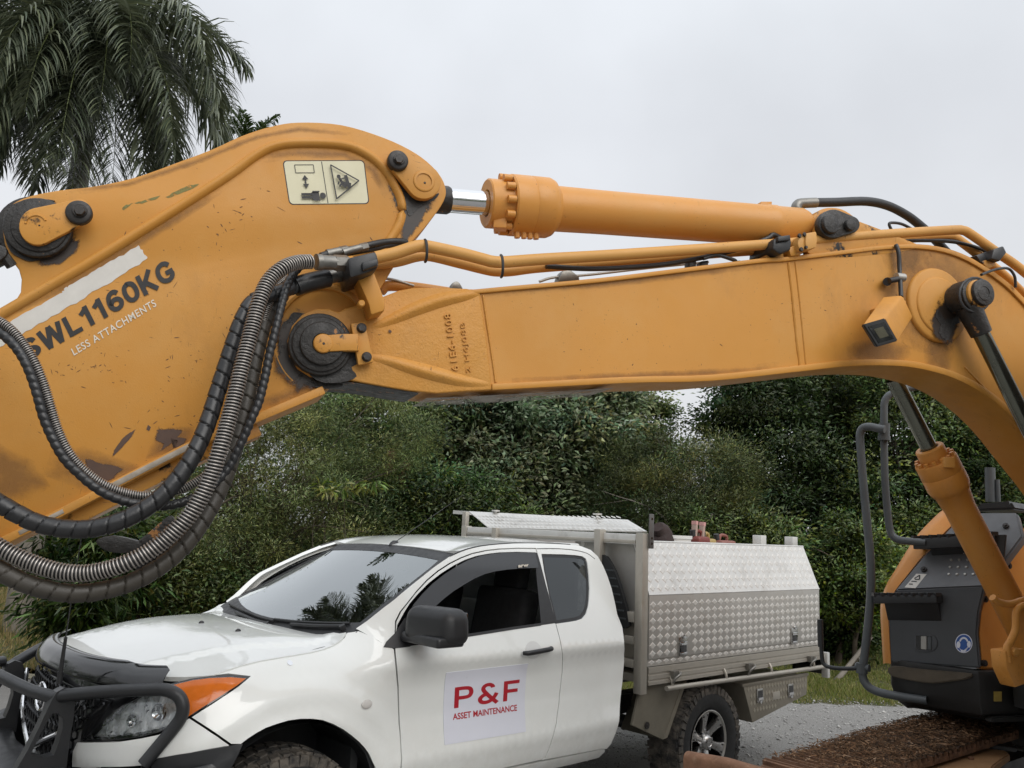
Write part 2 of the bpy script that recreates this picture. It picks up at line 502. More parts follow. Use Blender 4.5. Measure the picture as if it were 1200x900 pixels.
YEL = yellow_paint('yellow_paint')
YEL_CAST = yellow_paint('yellow_cast_paint', chips=0.9, dirt=0.5, rough_cast=0.3)
YEL_CYL = yellow_paint('orange_cylinder_paint', base=(0.615, 0.278, 0.062), chips=0.7, dirt=0.3, rough=0.33)
YEL_PIPE = yellow_paint('yellow_pipe_paint', base=(0.60, 0.31, 0.085), chips=0.8, dirt=0.45)
YEL_GREASY = yellow_paint('greasy_yellow_paint', chips=1.0, dirt=0.8, grease=0.22)
LIFTYEL_SHADED = yellow_paint('lift_cylinder_shaded_paint', base=(0.56, 0.225, 0.040), chips=0.9, dirt=0.5, rough=0.36)  # deeper base: the boom's shade and orange bounce are put into the colour
ORANGE = yellow_paint('orange_panel_paint', base=(0.60, 0.24, 0.045), chips=0.8, dirt=0.25, rough=0.35)

def _grease(name, chip=0.62):
    q = NM(name)
    n_ = q.noise(14, 8, 0.7); c = q.mixc(q.noise(40, 6), (0.010, 0.009, 0.008), (0.032, 0.028, 0.025))
    c = q.mixc(q.mr(n_, chip, chip + 0.03), c, (0.36, 0.155, 0.04))
    q.set(Base_Color=c, Roughness=q.mr(q.noise(30, 5), 0.3, 0.7, 0.28, 0.6)); q.bump(q.noise(55, 7, 0.65), 0.55, 0.008); return q.m
GREASE = _grease('black_grease', 0.69)
GREASE_CHIP = _grease('black_grease_over_paint', 0.60)
RUBBER = simple('black_rubber', (0.022, 0.022, 0.023), 0.42, var=0.3, bump=0.15, bscale=180)
HOSEWRAP = simple('hose_wrap', (0.019, 0.019, 0.020), 0.36, var=0.6, scale=11, bump=0.2, bscale=70)
MUDWRAP = simple('muddy_hose_wrap', (0.042, 0.036, 0.028), 0.5, var=0.5, scale=9, bump=0.2, bscale=70)
SPRING = simple('spring_steel', (0.40, 0.37, 0.34), 0.40, metal=0.75, var=0.4, scale=20)
FITTING = simple('hose_fitting', (0.23, 0.22, 0.20), 0.42, metal=0.75, var=0.4, scale=25, bump=0.1)
CHROME = simple('chrome_rod', (0.72, 0.72, 0.73), 0.09, metal=1.0, var=0.04)
DARKROD = simple('green_tinted_rod', (0.165, 0.17, 0.14), 0.22, metal=0.9, var=0.2, scale=5)
BOLT = simple('dark_bolt', (0.035, 0.031, 0.029), 0.45, metal=0.3, var=0.4, scale=40, bump=0.3)
BLACKP = simple('black_plastic', (0.020, 0.0205, 0.022), 0.42, var=0.15, bump=0.1, bscale=220)
BLACKG = simple('black_gloss_plastic', (0.012, 0.012, 0.013), 0.10, var=0.1, Specular_IOR_Level=0.8)
STEELBLK = simple('black_powder_coat', (0.024, 0.025, 0.027), 0.38, var=0.2, scale=6, bump=0.12, bscale=260)
GUNMETAL = simple('dark_grey_panel', (0.060, 0.064, 0.070), 0.42, var=0.25, scale=5, bump=0.06, bscale=150)
GREYSLOPE = simple('worn_grey_panel', (0.115, 0.12, 0.128), 0.5, var=0.45, scale=7, bump=0.1, bscale=60)
BASEBLK = simple('dirty_black_base', (0.014, 0.0135, 0.013), 0.48, var=0.5, scale=6, bump=0.15, bscale=40)
RAILGREY = simple('grey_rail_paint', (0.075, 0.083, 0.088), 0.42, var=0.25, scale=8, bump=0.08, bscale=150)
CREAM = simple('cream_decal', (0.62, 0.58, 0.40), 0.42, var=0.08, scale=10)
WHITEDECAL = simple('worn_white_decal', (0.60, 0.575, 0.53), 0.55, var=0.16, scale=18)
BLACKINK = simple('black_ink', (0.016, 0.015, 0.015), 0.5, var=0.2)
WHITEINK = simple('white_ink', (0.66, 0.60, 0.50), 0.5, var=0.1)
REDINK = simple('red_ink', (0.42, 0.018, 0.030), 0.4, var=0.06)
SIGNWHITE = simple('magnet_sign_white', (0.70, 0.71, 0.78), 0.35, var=0.03)
BLUEINK = simple('blue_ink', (0.030, 0.095, 0.33), 0.4, var=0.06)
def ragged_mat(name, c1, c2, lo=0.42, hi=0.5, scale=30):
    q = NM(name); q.set(Base_Color=q.mixc(q.noise(24, 6, 0.7), c1, c2), Roughness=0.6); tr = q.n('BsdfTransparent'); m = q.n('MixShader')
    q.L(q.mr(q.noise(scale, 8, 0.72), lo, hi), m.inputs[0]); q.L(tr.outputs[0], m.inputs[1]); q.L(q.p.outputs[0], m.inputs[2]); q.L(m.outputs[0], q.o.inputs['Surface']); return q.m
SCUFF = ragged_mat('worn_to_primer', (0.055, 0.030, 0.022), (0.13, 0.062, 0.030), 0.40, 0.50, 34)
CHIP = simple('rust_chip', (0.10, 0.045, 0.020), 0.7, var=0.5, scale=40)
def fade_mat(name, c1, c2, scale=18, sharp=0.10, rough=0.5, top=1.0, k=0.62):
    q = NM(name); a = q.n('Attribute', attribute_name='Col'); q.set(Base_Color=q.mixc(q.noise(30, 6, 0.7), c1, c2), Roughness=rough); tr = q.n('BsdfTransparent'); m = q.n('MixShader')
    v = q.math('ADD', q.math('MULTIPLY', q.noise(scale, 9, 0.74), 0.9), q.math('MULTIPLY', a.outputs['Fac'], k)); q.L(q.mr(v, 0.66 - sharp, 0.66 + sharp, 0, top), m.inputs[0])
    q.L(tr.outputs[0], m.inputs[1]); q.L(q.p.outputs[0], m.inputs[2]); q.L(m.outputs[0], q.o.inputs['Surface']); return q.m
GREASESMEAR = fade_mat('grease_smear', (0.012, 0.010, 0.009), (0.045, 0.028, 0.018), 16, 0.07, 0.42, 0.95, 0.48)
GRIME = fade_mat('grime_film', (0.13, 0.07, 0.03), (0.22, 0.115, 0.045), 13, 0.22, 0.6, 0.42, 0.50)
WORNFADE = fade_mat('worn_to_primer_soft', (0.050, 0.028, 0.022), (0.11, 0.055, 0.030), 22, 0.05)
SMUDGE = ragged_mat('grimy_smudge', (0.13, 0.075, 0.035), (0.20, 0.11, 0.045), 0.46, 0.66, 16)
GREENSCUFF = ragged_mat('green_scuff', (0.15, 0.15, 0.035), (0.22, 0.19, 0.05), 0.36, 0.5, 60)
WORNSTEEL = simple('worn_flange_steel', (0.36, 0.31, 0.25), 0.5, metal=0.25, var=0.5, scale=16, bump=0.2, bscale=50)
WORNPATCH = ragged_mat('worn_primer', (0.30, 0.27, 0.23), (0.45, 0.41, 0.35), 0.38, 0.55, 9)
GALV = simple('galvanised_steel', (0.42, 0.41, 0.38), 0.42, metal=0.6, var=0.2, scale=9, bump=0.08, bscale=60)

def _ute_white():
    q = NM('white_car_paint')
    c = q.mixc(q.noise(2.0, 4), (0.77, 0.785, 0.755), (0.825, 0.835, 0.81))
    c = q.mixc(q.mr(q.noise(5, 8, 0.7), 0.55, 0.85, 0, 0.10), c, (0.45, 0.42, 0.34))
    z = q.n('SeparateXYZ'); q.L(q.coord(), z.inputs[0])
    low = q.math('MULTIPLY', q.mr(z.outputs['Z'], 0.85, 0.42, 0, 0.30), q.mr(q.noise(14, 7, 0.7), 0.35, 0.75))
    c = q.mixc(low, c, (0.36, 0.32, 0.24))                       # road dust on the sills
    q.set(Base_Color=c, Roughness=0.30, Coat_Weight=1.0, Coat_Roughness=0.03, Specular_IOR_Level=0.4)
    return q.m
UTEWHITE = _ute_white()
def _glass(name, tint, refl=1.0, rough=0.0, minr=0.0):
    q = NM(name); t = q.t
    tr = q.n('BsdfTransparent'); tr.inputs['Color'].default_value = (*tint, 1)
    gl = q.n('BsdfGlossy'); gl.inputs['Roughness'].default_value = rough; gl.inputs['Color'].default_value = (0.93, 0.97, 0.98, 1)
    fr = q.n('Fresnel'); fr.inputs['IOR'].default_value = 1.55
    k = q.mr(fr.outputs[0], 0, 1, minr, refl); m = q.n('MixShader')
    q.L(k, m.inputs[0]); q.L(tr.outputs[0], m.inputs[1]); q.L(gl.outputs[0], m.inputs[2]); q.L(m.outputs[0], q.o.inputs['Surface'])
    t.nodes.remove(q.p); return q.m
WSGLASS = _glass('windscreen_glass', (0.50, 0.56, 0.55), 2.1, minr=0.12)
SIDEGLASS = _glass('tinted_side_glass', (0.10, 0.11, 0.115), 1.25, minr=0.03)
LENSGLASS = _glass('clear_lens', (0.88, 0.90, 0.90), 1.1, minr=0.03)
AMBERLENS = simple('amber_lens', (0.80, 0.19, 0.022), 0.12, var=0.18, scale=25, Transmission_Weight=0.25)
REFLECTOR = simple('headlight_reflector', (0.86, 0.87, 0.88), 0.30, metal=0.15, var=0.08, scale=30)

def _alloy(name, c, rough, metal):
    q = NM(name)
    n1 = q.noise(3.0, 6, 0.6); c1 = q.mixc(n1, tuple(x * 0.82 for x in c), tuple(min(1, x * 1.12) for x in c))
    c1 = q.mixc(q.mr(q.noise(6, 7, 0.7), 0.52, 0.8, 0, 0.5), c1, (0.23, 0.20, 0.155))
    q.set(Base_Color=c1, Roughness=q.mr(q.noise(18, 5), 0.3, 0.7, rough - 0.08, rough + 0.12), Metallic=metal)
    q.bump(q.noise(160, 4), 0.08, 0.002); return q.m
ALLOY = _alloy('tread_plate_alloy', (0.45, 0.435, 0.405), 0.48, 0.45)
ALLOY_HI = _alloy('tread_lozenge_alloy', (0.72, 0.70, 0.66), 0.38, 0.45)
ALLOYRAIL = _alloy('alloy_extrusion', (0.46, 0.43, 0.375), 0.45, 0.55)
PALEALLOY = _alloy('pale_alloy', (0.72, 0.71, 0.68), 0.42, 0.55)
MUDSTEEL = simple('mud_flap_steel', (0.17, 0.155, 0.12), 0.55, metal=0.2, var=0.3, scale=7, bump=0.1, bscale=50)
def _tyre():
    q = NM('dusty_tyre_rubber')
    c = q.mixc(q.mr(q.noise(11, 7, 0.7), 0.40, 0.62), (0.018, 0.018, 0.018), (0.125, 0.108, 0.088))
    q.set(Base_Color=c, Roughness=0.75); q.bump(q.noise(70, 5), 0.3, 0.004); return q.m
TYREDUST = _tyre()
TYREBLK = simple('tyre_sidewall', (0.014, 0.014, 0.014), 0.6, var=0.25, bump=0.1)
SEATM = simple('dark_seat_fabric', (0.028, 0.028, 0.030), 0.85, var=0.2)
CABDARK = simple('cab_trim', (0.030, 0.031, 0.033), 0.7, var=0.2)
CABPALE = simple('cab_headlining', (0.24, 0.24, 0.23), 0.8, var=0.1)
def _rust(name, a, b, bump=0.4):
    q = NM(name)
    c = q.mixc(q.mr(q.noise(7, 8, 0.7), 0.35, 0.68), a, b); c = q.mixc(q.mr(q.noise(38, 6, 0.7), 0.55, 0.7, 0, 0.6), c, (0.30, 0.19, 0.12))
    q.set(Base_Color=c, Roughness=0.82); q.bump(q.noise(34, 8, 0.65), bump, 0.008); return q.m
RUST = _rust('red_mud_on_steel', (0.13, 0.062, 0.032), (0.25, 0.125, 0.07))
TRACKRUST = _rust('rusty_track_steel', (0.085, 0.042, 0.023), (0.21, 0.105, 0.055), 0.6)
BROWNPLATE = _rust('brown_painted_plate', (0.24, 0.125, 0.05), (0.34, 0.185, 0.08), 0.25)
def vcol(name, rough=0.6, trans=0.25, spec=0.3, tcol=None):
    q = NM(name); a = q.n('Attribute', attribute_name='Col')
    q.set(Base_Color=a.outputs['Color'], Roughness=rough, Specular_IOR_Level=spec)
    if trans:
        tb = q.n('BsdfTranslucent'); hs_ = q.n('HueSaturation'); hs_.inputs['Value'].default_value = 1.7; hs_.inputs['Saturation'].default_value = 1.15; hs_.inputs['Hue'].default_value = 0.485
        q.L(a.outputs['Color'], hs_.inputs['Color']); q.L(hs_.outputs[0], tb.inputs['Color'])
        m = q.n('MixShader'); m.inputs[0].default_value = trans; q.L(q.p.outputs[0], m.inputs[1]); q.L(tb.outputs[0], m.inputs[2]); q.L(m.outputs[0], q.o.inputs['Surface'])
    return q.m
LEAF = vcol('leaf', 0.42, 0.34, 0.5)
PALMLEAF = vcol('palm_leaf', 0.38, 0.15, 0.5)
MULCH = vcol('mulch', 0.9, 0.0, 0.1)
STONE = vcol('gravel_stone', 0.85, 0.0, 0.2)
GRASSM = vcol('grass_blade', 0.6, 0.3, 0.2)
BARK = simple('bark', (0.075, 0.058, 0.042), 0.9, var=0.45, scale=9, bump=0.6, bscale=30)
BARKPALE = simple('pale_bark', (0.17, 0.15, 0.125), 0.85, var=0.35, scale=7, bump=0.4, bscale=25)
def _gravel():
    q = NM('grey_gravel')
    c = q.mixc(q.noise(1.1, 6, 0.65), (0.34, 0.33, 0.315), (0.50, 0.49, 0.47))
    sp = q.noise(70, 6, 0.8); c = q.mixc(q.mr(sp, 0.38, 0.64), (.22, .212, .20), c)
    c = q.mixc(q.mr(q.noise(110, 3, 0.7), 0.60, 0.70, 0, 0.8), c, (0.55, 0.54, 0.52))
    q.set(Base_Color=c, Roughness=0.95, Specular_IOR_Level=0.15); q.bump(q.noise(85, 7, 0.8), 0.9, 0.02); return q.m
GRAVEL = _gravel()
def _road():
    q = NM('old_asphalt')
    c = q.mixc(q.noise(2.0, 6, 0.65, q.mapped((1, 4, 1))), (0.14, 0.135, 0.128), (0.24, 0.23, 0.215)); c = q.mixc(q.mr(q.noise(60, 5, 0.8), 0.5, 0.7, 0, 0.5), c, (0.22, 0.21, 0.2))
    q.set(Base_Color=c, Roughness=0.9); q.bump(q.noise(90, 6, 0.75), 0.5, 0.01); return q.m
ROAD = _road()
def _soil():
    q = NM('grassy_soil')
    c = q.mixc(q.mr(q.noise(1.6, 7, 0.7), 0.35, 0.65), (0.055, 0.075, 0.022), (0.115, 0.105, 0.045)); c = q.mixc(q.mr(q.noise(26, 6, 0.75), 0.45, 0.7), c, (0.045, 0.035, 0.020))
    q.set(Base_Color=c, Roughness=1.0); q.bump(q.noise(40, 7, 0.75), 0.8, 0.03); return q.m
SOIL = _soil()
# ================================================================== EXCAVATOR
NAX = ray(250, 605); NAX = NAX.normalized()              # machine's sideways axis, pointing away from the camera
RO = Vector((2.75, 4.6, 0.0))
ZUP = Vector((0, 0, 1))
FWD = ZUP.cross(NAX).normalized()                        # the way the machine faces (left in the photo)
exc = empty('excavator', RO, 0, 'yellow tracked excavator whose scuffed boom and arm reach across above the white utility truck', 'excavator')
def depth_of(px, py, D): return D / ray(px, py).dot(NAX)
def E(px, py, D):                                        # point of the photo at sideways distance D, in excavator coordinates
    d = ray(px, py); return CAM + d * (D / d.dot(NAX)) - RO
def rm(rpx, px, py, D): return rpx * depth_of(px, py, D) / F_PX     # radius in metres
def prism(name, poly, D0, D1, mat, parent=exc, bevel=0.006, bseg=2, auto=40):
    near = [E(x, y, D0) for x, y in poly]; n = len(near)
    far = [p + NAX * (D1 - D0) for p in near]
    bm = bmesh.new()
    a = [bm.verts.new(p) for p in near]; b = [bm.verts.new(p) for p in far]
    bm.faces.new(a); bm.faces.new(b[::-1])
    for i in range(n): j = (i + 1) % n; bm.faces.new((a[j], a[i], b[i], b[j]))
    bmesh.ops.recalc_face_normals(bm, faces=bm.faces)
    if bevel:
        es = [e for e in bm.edges if e.calc_face_angle(0) > R(35)]
        bmesh.ops.bevel(bm, geom=es, offset=bevel, segments=bseg, affect='EDGES', profile=0.5, clamp_overlap=True)
    for f in bm.faces: f.smooth = True
    me = bpy.data.meshes.new(name); bm.to_mesh(me); bm.free(); me.set_sharp_from_angle(angle=R(auto))
    return link(name, me, parent, mat)
def strip(name, pts, wpx, D0, D1, mat, parent=exc, bevel=0.004):
    """plate edge that follows a line in the machine's plane: pts in photo px, wpx wide below/right of the line"""
    P = [Vector(p) for p in pts]; inner = []
    for i, p in enumerate(P):
        t = P[min(i + 1, len(P) - 1)] - P[max(i - 1, 0)]; t.normalize(); inner.append(p + Vector((-t.y, t.x)) * wpx)
    n = len(P); bm = bmesh.new()
    ring = []
    for p, q in zip(P, inner):
        a, b = E(p.x, p.y, D0), E(q.x, q.y, D0); ring.append([bm.verts.new(v) for v in (a, b, b + NAX * (D1 - D0), a + NAX * (D1 - D0))])
    for i in range(n - 1):
        for k in range(4): bm.faces.new((ring[i][k], ring[i][(k + 1) % 4], ring[i + 1][(k + 1) % 4], ring[i + 1][k]))
    bm.faces.new(ring[0][::-1]); bm.faces.new(ring[-1])
    bmesh.ops.recalc_face_normals(bm, faces=bm.faces)
    if bevel:
        es = [e for e in bm.edges if e.calc_face_angle(0) > R(50)]
        bmesh.ops.bevel(bm, geom=es, offset=bevel, segments=2, affect='EDGES', profile=0.5, clamp_overlap=True)
    for f in bm.faces: f.smooth = True
    me = bpy.data.meshes.new(name); bm.to_mesh(me); bm.free(); me.set_sharp_from_angle(angle=R(40))
    return link(name, me, parent, mat)
def s2(pts, n=5, closed=False): return [(p.x, p.y) for p in spl([Vector((x, y, 0)) for x, y in pts], n, closed)]
def disc(name, px, py, D0, D1, rpx, mat, parent, seg=36, bevel=0.004, hole=None):
    """short cylinder along the sideways axis from D0 (near) to D1"""
    c = E(px, py, D0); r = rm(rpx, px, py, D0); x, y, z = frame_from(NAX)
    L_ = D1 - D0; bv = min(bevel, L_ * 0.4, r * 0.4)
    pr = [(0, 0.0001)] if not hole else [(0, rm(hole, px, py, D0))]
    if hole: pr = [(L_, rm(hole, px, py, D0)), (0, rm(hole, px, py, D0))]
    pr += [(0, r - bv), (bv * 0.35, r - bv * 0.3), (bv, r), (L_, r)]
    V, Fc = lathe(pr, seg, 'Z')
    return mk(name, [c + x * v.x + y * v.y + z * v.z for v in V], Fc, mat, parent, True, None, 40)
def discs(mb, px, py, D0, D1, rpx, seg=20, mi=0, bevel=0.003):
    c = E(px, py, D0); r = rm(rpx, px, py, D0); x, y, z = frame_from(NAX); L_ = D1 - D0; bv = min(bevel, L_ * 0.4)
    V, Fc = lathe([(0, 0.0001), (0, r - bv), (bv, r), (L_, r)], seg, 'Z'); mb.add([c + x * v.x + y * v.y + z * v.z for v in V], Fc, mi)
def hexbolt(mb, px, py, D, rpx, h=0.016, mi=0):
    discs(mb, px, py, D - h * 0.35, D, rpx * 1.35, 20, mi, 0.002)
    c = E(px, py, D - h); r = rm(rpx, px, py, D); x, y, z = frame_from(NAX)
    V, Fc = lathe([(0, 0.0001), (0, r * 0.88), (h * 0.2, r), (h, r)], 6, 'Z'); mb.add([c + x * v.x + y * v.y + z * v.z for v in V], Fc, mi)
def capsule(a, ra, b, rb, n=14):
    a, b = Vector(a), Vector(b); d = (b - a); an = math.atan2(d.y, d.x); L_ = d.length
    al = math.acos(max(-1, min(1, (ra - rb) / L_))); out = []
    for k in range(n + 1):
        t = an + al + (2 * math.pi - 2 * al) * k / n; out.append((a.x + math.cos(t) * ra, a.y + math.sin(t) * ra))
    for k in range(n + 1):
        t = an - al + 2 * al * k / n; out.append((b.x + math.cos(t) * rb, b.y + math.sin(t) * rb))
    return out
BD0, BD1 = 2.80, 3.05          # boom, near and far side
AD0, AD1 = 2.84, 3.01          # arm

# ---------------------------------------------------------------- boom
top = s2([(547, 340), (600, 335), (700, 326), (800, 314), (890, 303), (920, 301), (987, 293), (1040, 287), (1087, 287), (1127, 297), (1167, 320), (1200, 349), (1250, 410), (1300, 490), (1340, 580), (1368, 680)], 4)
bot = s2([(577, 457), (600, 456), (733, 449), (833, 446.5), (933, 436), (1000, 429), (1053, 429), (1087, 434), (1120, 444), (1150, 460), (1177, 481), (1200, 505), (1222, 533), (1255, 575), (1278, 612), (1296, 660), (1304, 720)], 4)
foot = [(1372, 740), (1350, 775), (1320, 770)]
boom = prism('boom', top + foot + bot[::-1], BD0 + 0.012, BD1 - 0.012, YEL, exc, 0.0)
strip('top_flange', top, 5.0, BD0, BD1, YEL, boom)
strip('bottom_flange', bot, -7.5, BD0 - 0.002, BD1 + 0.002, YEL, boom)
# weld seams where the plates join
def weld(pts, rpx, D, parent, mat=YEL, n=8, name='weld_seam'):
    P, ln = resample(spl([E(x, y, D) for x, y in pts], n), 0.012); r0 = rm(rpx, pts[0][0], pts[0][1], D)
    rr = [r0 * (0.85 + 0.3 * random.random()) for _ in P]
    mb = MB(); mb.tube(P, rr, 8, 0); return mb.build(name, mat, parent)
weld([(924, 308), (929, 350), (934, 400), (938, 431)], 2.2, BD0 + 0.012, boom)
weld([(932, 307), (937, 350), (942, 400), (945, 430)], 1.4, BD0 + 0.012, boom)
weld([(1130, 430), (1164, 466), (1192, 500)], 1.3, BD0 + 0.012, boom)
# cast end that carries the arm pin
cast = [(547, 338), (520, 337), (485, 337), (468, 340), (450, 347), (430, 355), (405, 361)] + \
       [(378 + 41 * math.cos(a), 402 - 41 * math.sin(a)) for a in [R(q) for q in (62, 80, 100, 125, 150, 175, 200, 225, 250, 275)]] + \
       [(400, 443), (425, 448.5), (450, 453), (480, 458), (512, 461), (548, 458.5), (577, 457), (574, 430), (570, 395), (565, 360), (562, 341)]
bend_ = prism('boom_end_casting', cast, BD0 + 0.004, BD1 - 0.004, YEL_CAST, boom, 0.006, 3)
def ridge(pts, wpx, h, name, parent, mat, D):
    """tapering raised rib: three rows of points, centre row proud"""
    V, Fc = [], []; P = [Vector(p) for p in pts]; n = len(P)
    for i, p in enumerate(P):
        t = P[min(i + 1, n - 1)] - P[max(i - 1, 0)]; t.normalize(); nn = Vector((-t.y, t.x)); w = wpx * (0.35 + 0.65 * math.sin(math.pi * min(1, (i + 0.4) / (n - 0.2)))) if n > 2 else wpx
        hh = h * math.sin(math.pi * min(1, (i + 0.35) / (n - 0.3)))
        for k, (o_, z) in enumerate(((-1, 0), (-0.55, 0.75), (-0.1, 1), (0.3, 0.8), (1, 0))):
            q = p + nn * (o_ * w); V.append(E(q.x, q.y, D + 0.001 - hh * z))
    for i in range(n - 1):
        for k in range(4): a = i * 5 + k; Fc.append((a, a + 1, a + 6, a + 5))
    o = mk(name, V, Fc, mat, parent)
    bm = bmesh.new(); bm.from_mesh(o.data); bmesh.ops.recalc_face_normals(bm, faces=bm.faces)
    if sum((f.normal.dot(NAX) for f in bm.faces)) > 0: bmesh.ops.reverse_faces(bm, faces=bm.faces)
    bm.to_mesh(o.data); bm.free(); return o
ridge(s2([(436, 384), (460, 374), (490, 361), (520, 351), (546, 346), (562, 343)], 3), 9, 0.020, 'casting_rib', boom, YEL_CAST, BD0 + 0.004)
ridge(s2([(430, 417), (460, 424), (490, 433), (520, 441), (545, 447), (572, 450)], 3), 9, 0.020, 'casting_rib', boom, YEL_CAST, BD0 + 0.004)
weld([(566, 346), (571, 380), (577, 420), (581, 448)], 1.3, BD0 + 0.010, boom, YEL_CAST)
mb = MB()
q = [E(x, y, BD0 + 0.003) for x, y in ((537.5, 434), (528, 367), (520, 368), (529.5, 435))]
text_on(mb, '61E6-1008', lambda u, v: bilerp(q, u, v), -NAX, 0.005, 0.004, spacing=1.15)
q2 = [E(x, y, BD0 + 0.003) for x, y in ((553, 436), (546, 377), (539, 378), (546.5, 437))]
text_on(mb, '2 H6J08B', lambda u, v: bilerp(q2, u, v), -NAX, 0.004, 0.0, spacing=1.1)
o = mb.build('cast_lettering', YEL_CAST, boom, smooth=False); o['label'] = 'raised casting code reading 61E6-1008 and 2 H6J08B'
# arm pivot pin: greased boss, rings, keeper tongue and bolted plate
disc('pivot_boss', 376, 403, BD0 - 0.018, BD0 + 0.02, 37, GREASE_CHIP, boom)
disc('pivot_grease_ring', 376, 403, BD0 - 0.026, BD0 - 0.01, 33, GREASE, boom)
disc('pivot_ring', 378, 402, BD0 - 0.040, BD0 - 0.02, 26, GREASE, boom, hole=12)
disc('pivot_pin', 379, 402, BD0 - 0.052, BD0 - 0.02, 11.5, YEL_GREASY, boom)
mb = MB(); discs(mb, 379.5, 402.5, BD0 - 0.0535, BD0 - 0.05, 1.6); mb.build('grease_nipple', GREASE, boom)
prism('keeper_tongue', [(378, 393), (400, 391), (420, 391), (421, 411), (402, 411), (379, 412)], BD0 - 0.050, BD0 - 0.02, YEL_GREASY, boom, 0.004)
prism('keeper_plate', [(411, 379), (428, 377), (438, 424), (420, 428)], BD0 - 0.034, BD0 - 0.008, YEL_GREASY, boom, 0.004)
for px, py in ((424, 384), (430, 418)):
    mb = MB(); hexbolt(mb, px, py, BD0 - 0.034, 4.4, 0.018); mb.build('keeper_bolt', BOLT, boom)
prism('grease_patch', s2([(346, 398), (352, 425), (372, 446), (400, 448), (418, 441), (412, 430), (432, 420), (418, 410), (395, 420), (372, 424), (354, 410)], 3, True), BD0 + 0.0015, BD0 + 0.004, GREASE, boom, 0)
# worn bare patch under the boom
mb = MB()
A = [E(x, y, BD0 + 0.004) for x, y in ((500, 465.5), (560, 463), (640, 458.5), (720, 453.5))]
mb.add([p + ZUP * -0.0035 for p in A] + [p + NAX * 0.235 + ZUP * -0.0035 for p in A], [(0, 1, 5, 4), (1, 2, 6, 5), (2, 3, 7, 6)])
mb.build('worn_underside_patch', WORNPATCH, boom, smooth=False)
# clamp bracket that holds the steel pipes near the pivot
prism('pipe_bracket', [(417, 322), (438, 318), (451, 352), (451, 364), (435, 369), (432, 356)], 2.70, 2.80, YEL, boom, 0.006)
prism('pipe_clamp', [(407, 302), (441, 294), (444, 306), (443, 314), (430, 320), (410, 326)], 2.63, 2.83, BLACKP, boom, 0.01)
prism('pipe_clamp', [(424, 307), (443, 303), (443, 311), (425, 317)], 2.615, 2.66, BLACKP, boom, 0.005)
mb = MB()
for px, py in ((421, 311), (424, 355)): discs(mb, px, py, 2.69, 2.73, 4)
mb.build('clamp_bolt', YEL_GREASY, boom)

# ---------------------------------------------------------------- arm
arm_out = [(-260, 520), (-160, 462), (-60, 400), (0, 364), (18, 352), (24, 342), (25, 327), (22, 316), (10, 300)] + s2([(5, 284), (3, 262), (10, 243), (30, 231), (67, 223), (110, 218), (160, 207), (213, 188), (250, 174), (283, 159), (317, 148), (350, 143), (400, 146), (450, 161), (487, 179), (511, 199), (522, 218), (520, 236), (500, 264), (483, 283)], 4) + \
    [(462, 312), (448, 335), (430, 362), (420, 400), (405, 440), (382, 457), (302, 495), (230, 525), (130, 578), (0, 640), (-120, 697), (-250, 757), (-300, 720), (-300, 560)]
arm = prism('arm', arm_out, AD0, AD1, YEL, exc, 0.005)
# raised bead that frames the recessed web
bead_pts = s2([(-200, 484), (-60, 405), (0, 369), (60, 334), (123, 297), (200, 249), (267, 206), (297, 184), (320, 172), (350, 168), (400, 170), (428, 180), (450, 198), (466, 225), (471, 243), (468, 262), (457, 281), (444, 300)], 4)
P, ln = resample([E(x, y, AD0 + 0.001) for x, y in bead_pts], 0.02)
V, Fc = [], []
for i, (p, (t, N_, B_)) in enumerate(zip(P, frames(P))):
    side = t.cross(NAX).normalized()
    if side.z < 0: side = -side
    w = 0.017
    for a, b in ((-1.0, 0), (-0.78, 0.6), (-0.2, 0.95), (0.35, 1.0), (0.75, 0.65), (1.0, 0)): V.append(p + side * (a * w) - NAX * (b * 0.019))
for i in range(len(P) - 1):
    for k in range(5): a = i * 6 + k; Fc.append((a, a + 1, a + 7, a + 6))
o = mk('edge_bead', V, Fc, YEL, arm)
bm = bmesh.new(); bm.from_mesh(o.data); bmesh.ops.recalc_face_normals(bm, faces=bm.faces)
if sum(f.normal.dot(NAX) for f in bm.faces) > 0: bmesh.ops.reverse_faces(bm, faces=bm.faces)
bm.to_mesh(o.data); bm.free()
# bottom plate with its worn near edge
bl = [(-200, 728), (-100, 678), (0, 630), (67, 597), (133, 563), (200, 528), (232, 512), (302, 484), (378, 452)]
strip('bottom_plate', bl, 10, AD0 - 0.022, AD1 + 0.02, YEL, arm)
strip('worn_edge', [(x + 1, y + 1.6) for x, y in s2([(20, 621), (40, 611), (72, 595)], 2)], 5, AD0 - 0.0245, AD0 - 0.018, WORNSTEEL, arm, 0.001)
strip('worn_edge', s2([(131, 566), (150, 556), (190, 535.5), (231, 515)], 2), 6.5, AD0 - 0.0245, AD0 - 0.018, WORNSTEEL, arm, 0.001)
strip('inner_plate', [(60, 612), (140, 571), (228, 526), (300, 494)], 17, AD0 + 0.03, AD1 + 0.015, YEL_GREASY, arm)
# ring behind the pivot, dark wear beside it
P = [E(378 + 57 * math.cos(R(a)), 398 - 62 * math.sin(R(a)), AD0) for a in range(40, 236, 6)]
mb = MB(); mb.tube(P, 0.012, 8, 0); mb.build('pivot_ring_weld', YEL, arm)
P = [E(362 + 82 * math.cos(R(a)), 408 - 88 * math.sin(R(a)), AD0) for a in range(118, 200, 6)]
mb = MB(); mb.tube(P, 0.009, 8, 0); mb.build('pivot_ring_weld', YEL, arm)
prism('grease_patch', s2([(327, 396), (331, 380), (338, 374), (344, 366), (362, 368), (376, 366), (390, 380), (390, 430), (402, 452), (378, 455), (356, 449), (338, 434), (329, 416)], 3, True), AD0 - 0.010, AD0, GREASE_CHIP, arm, 0)
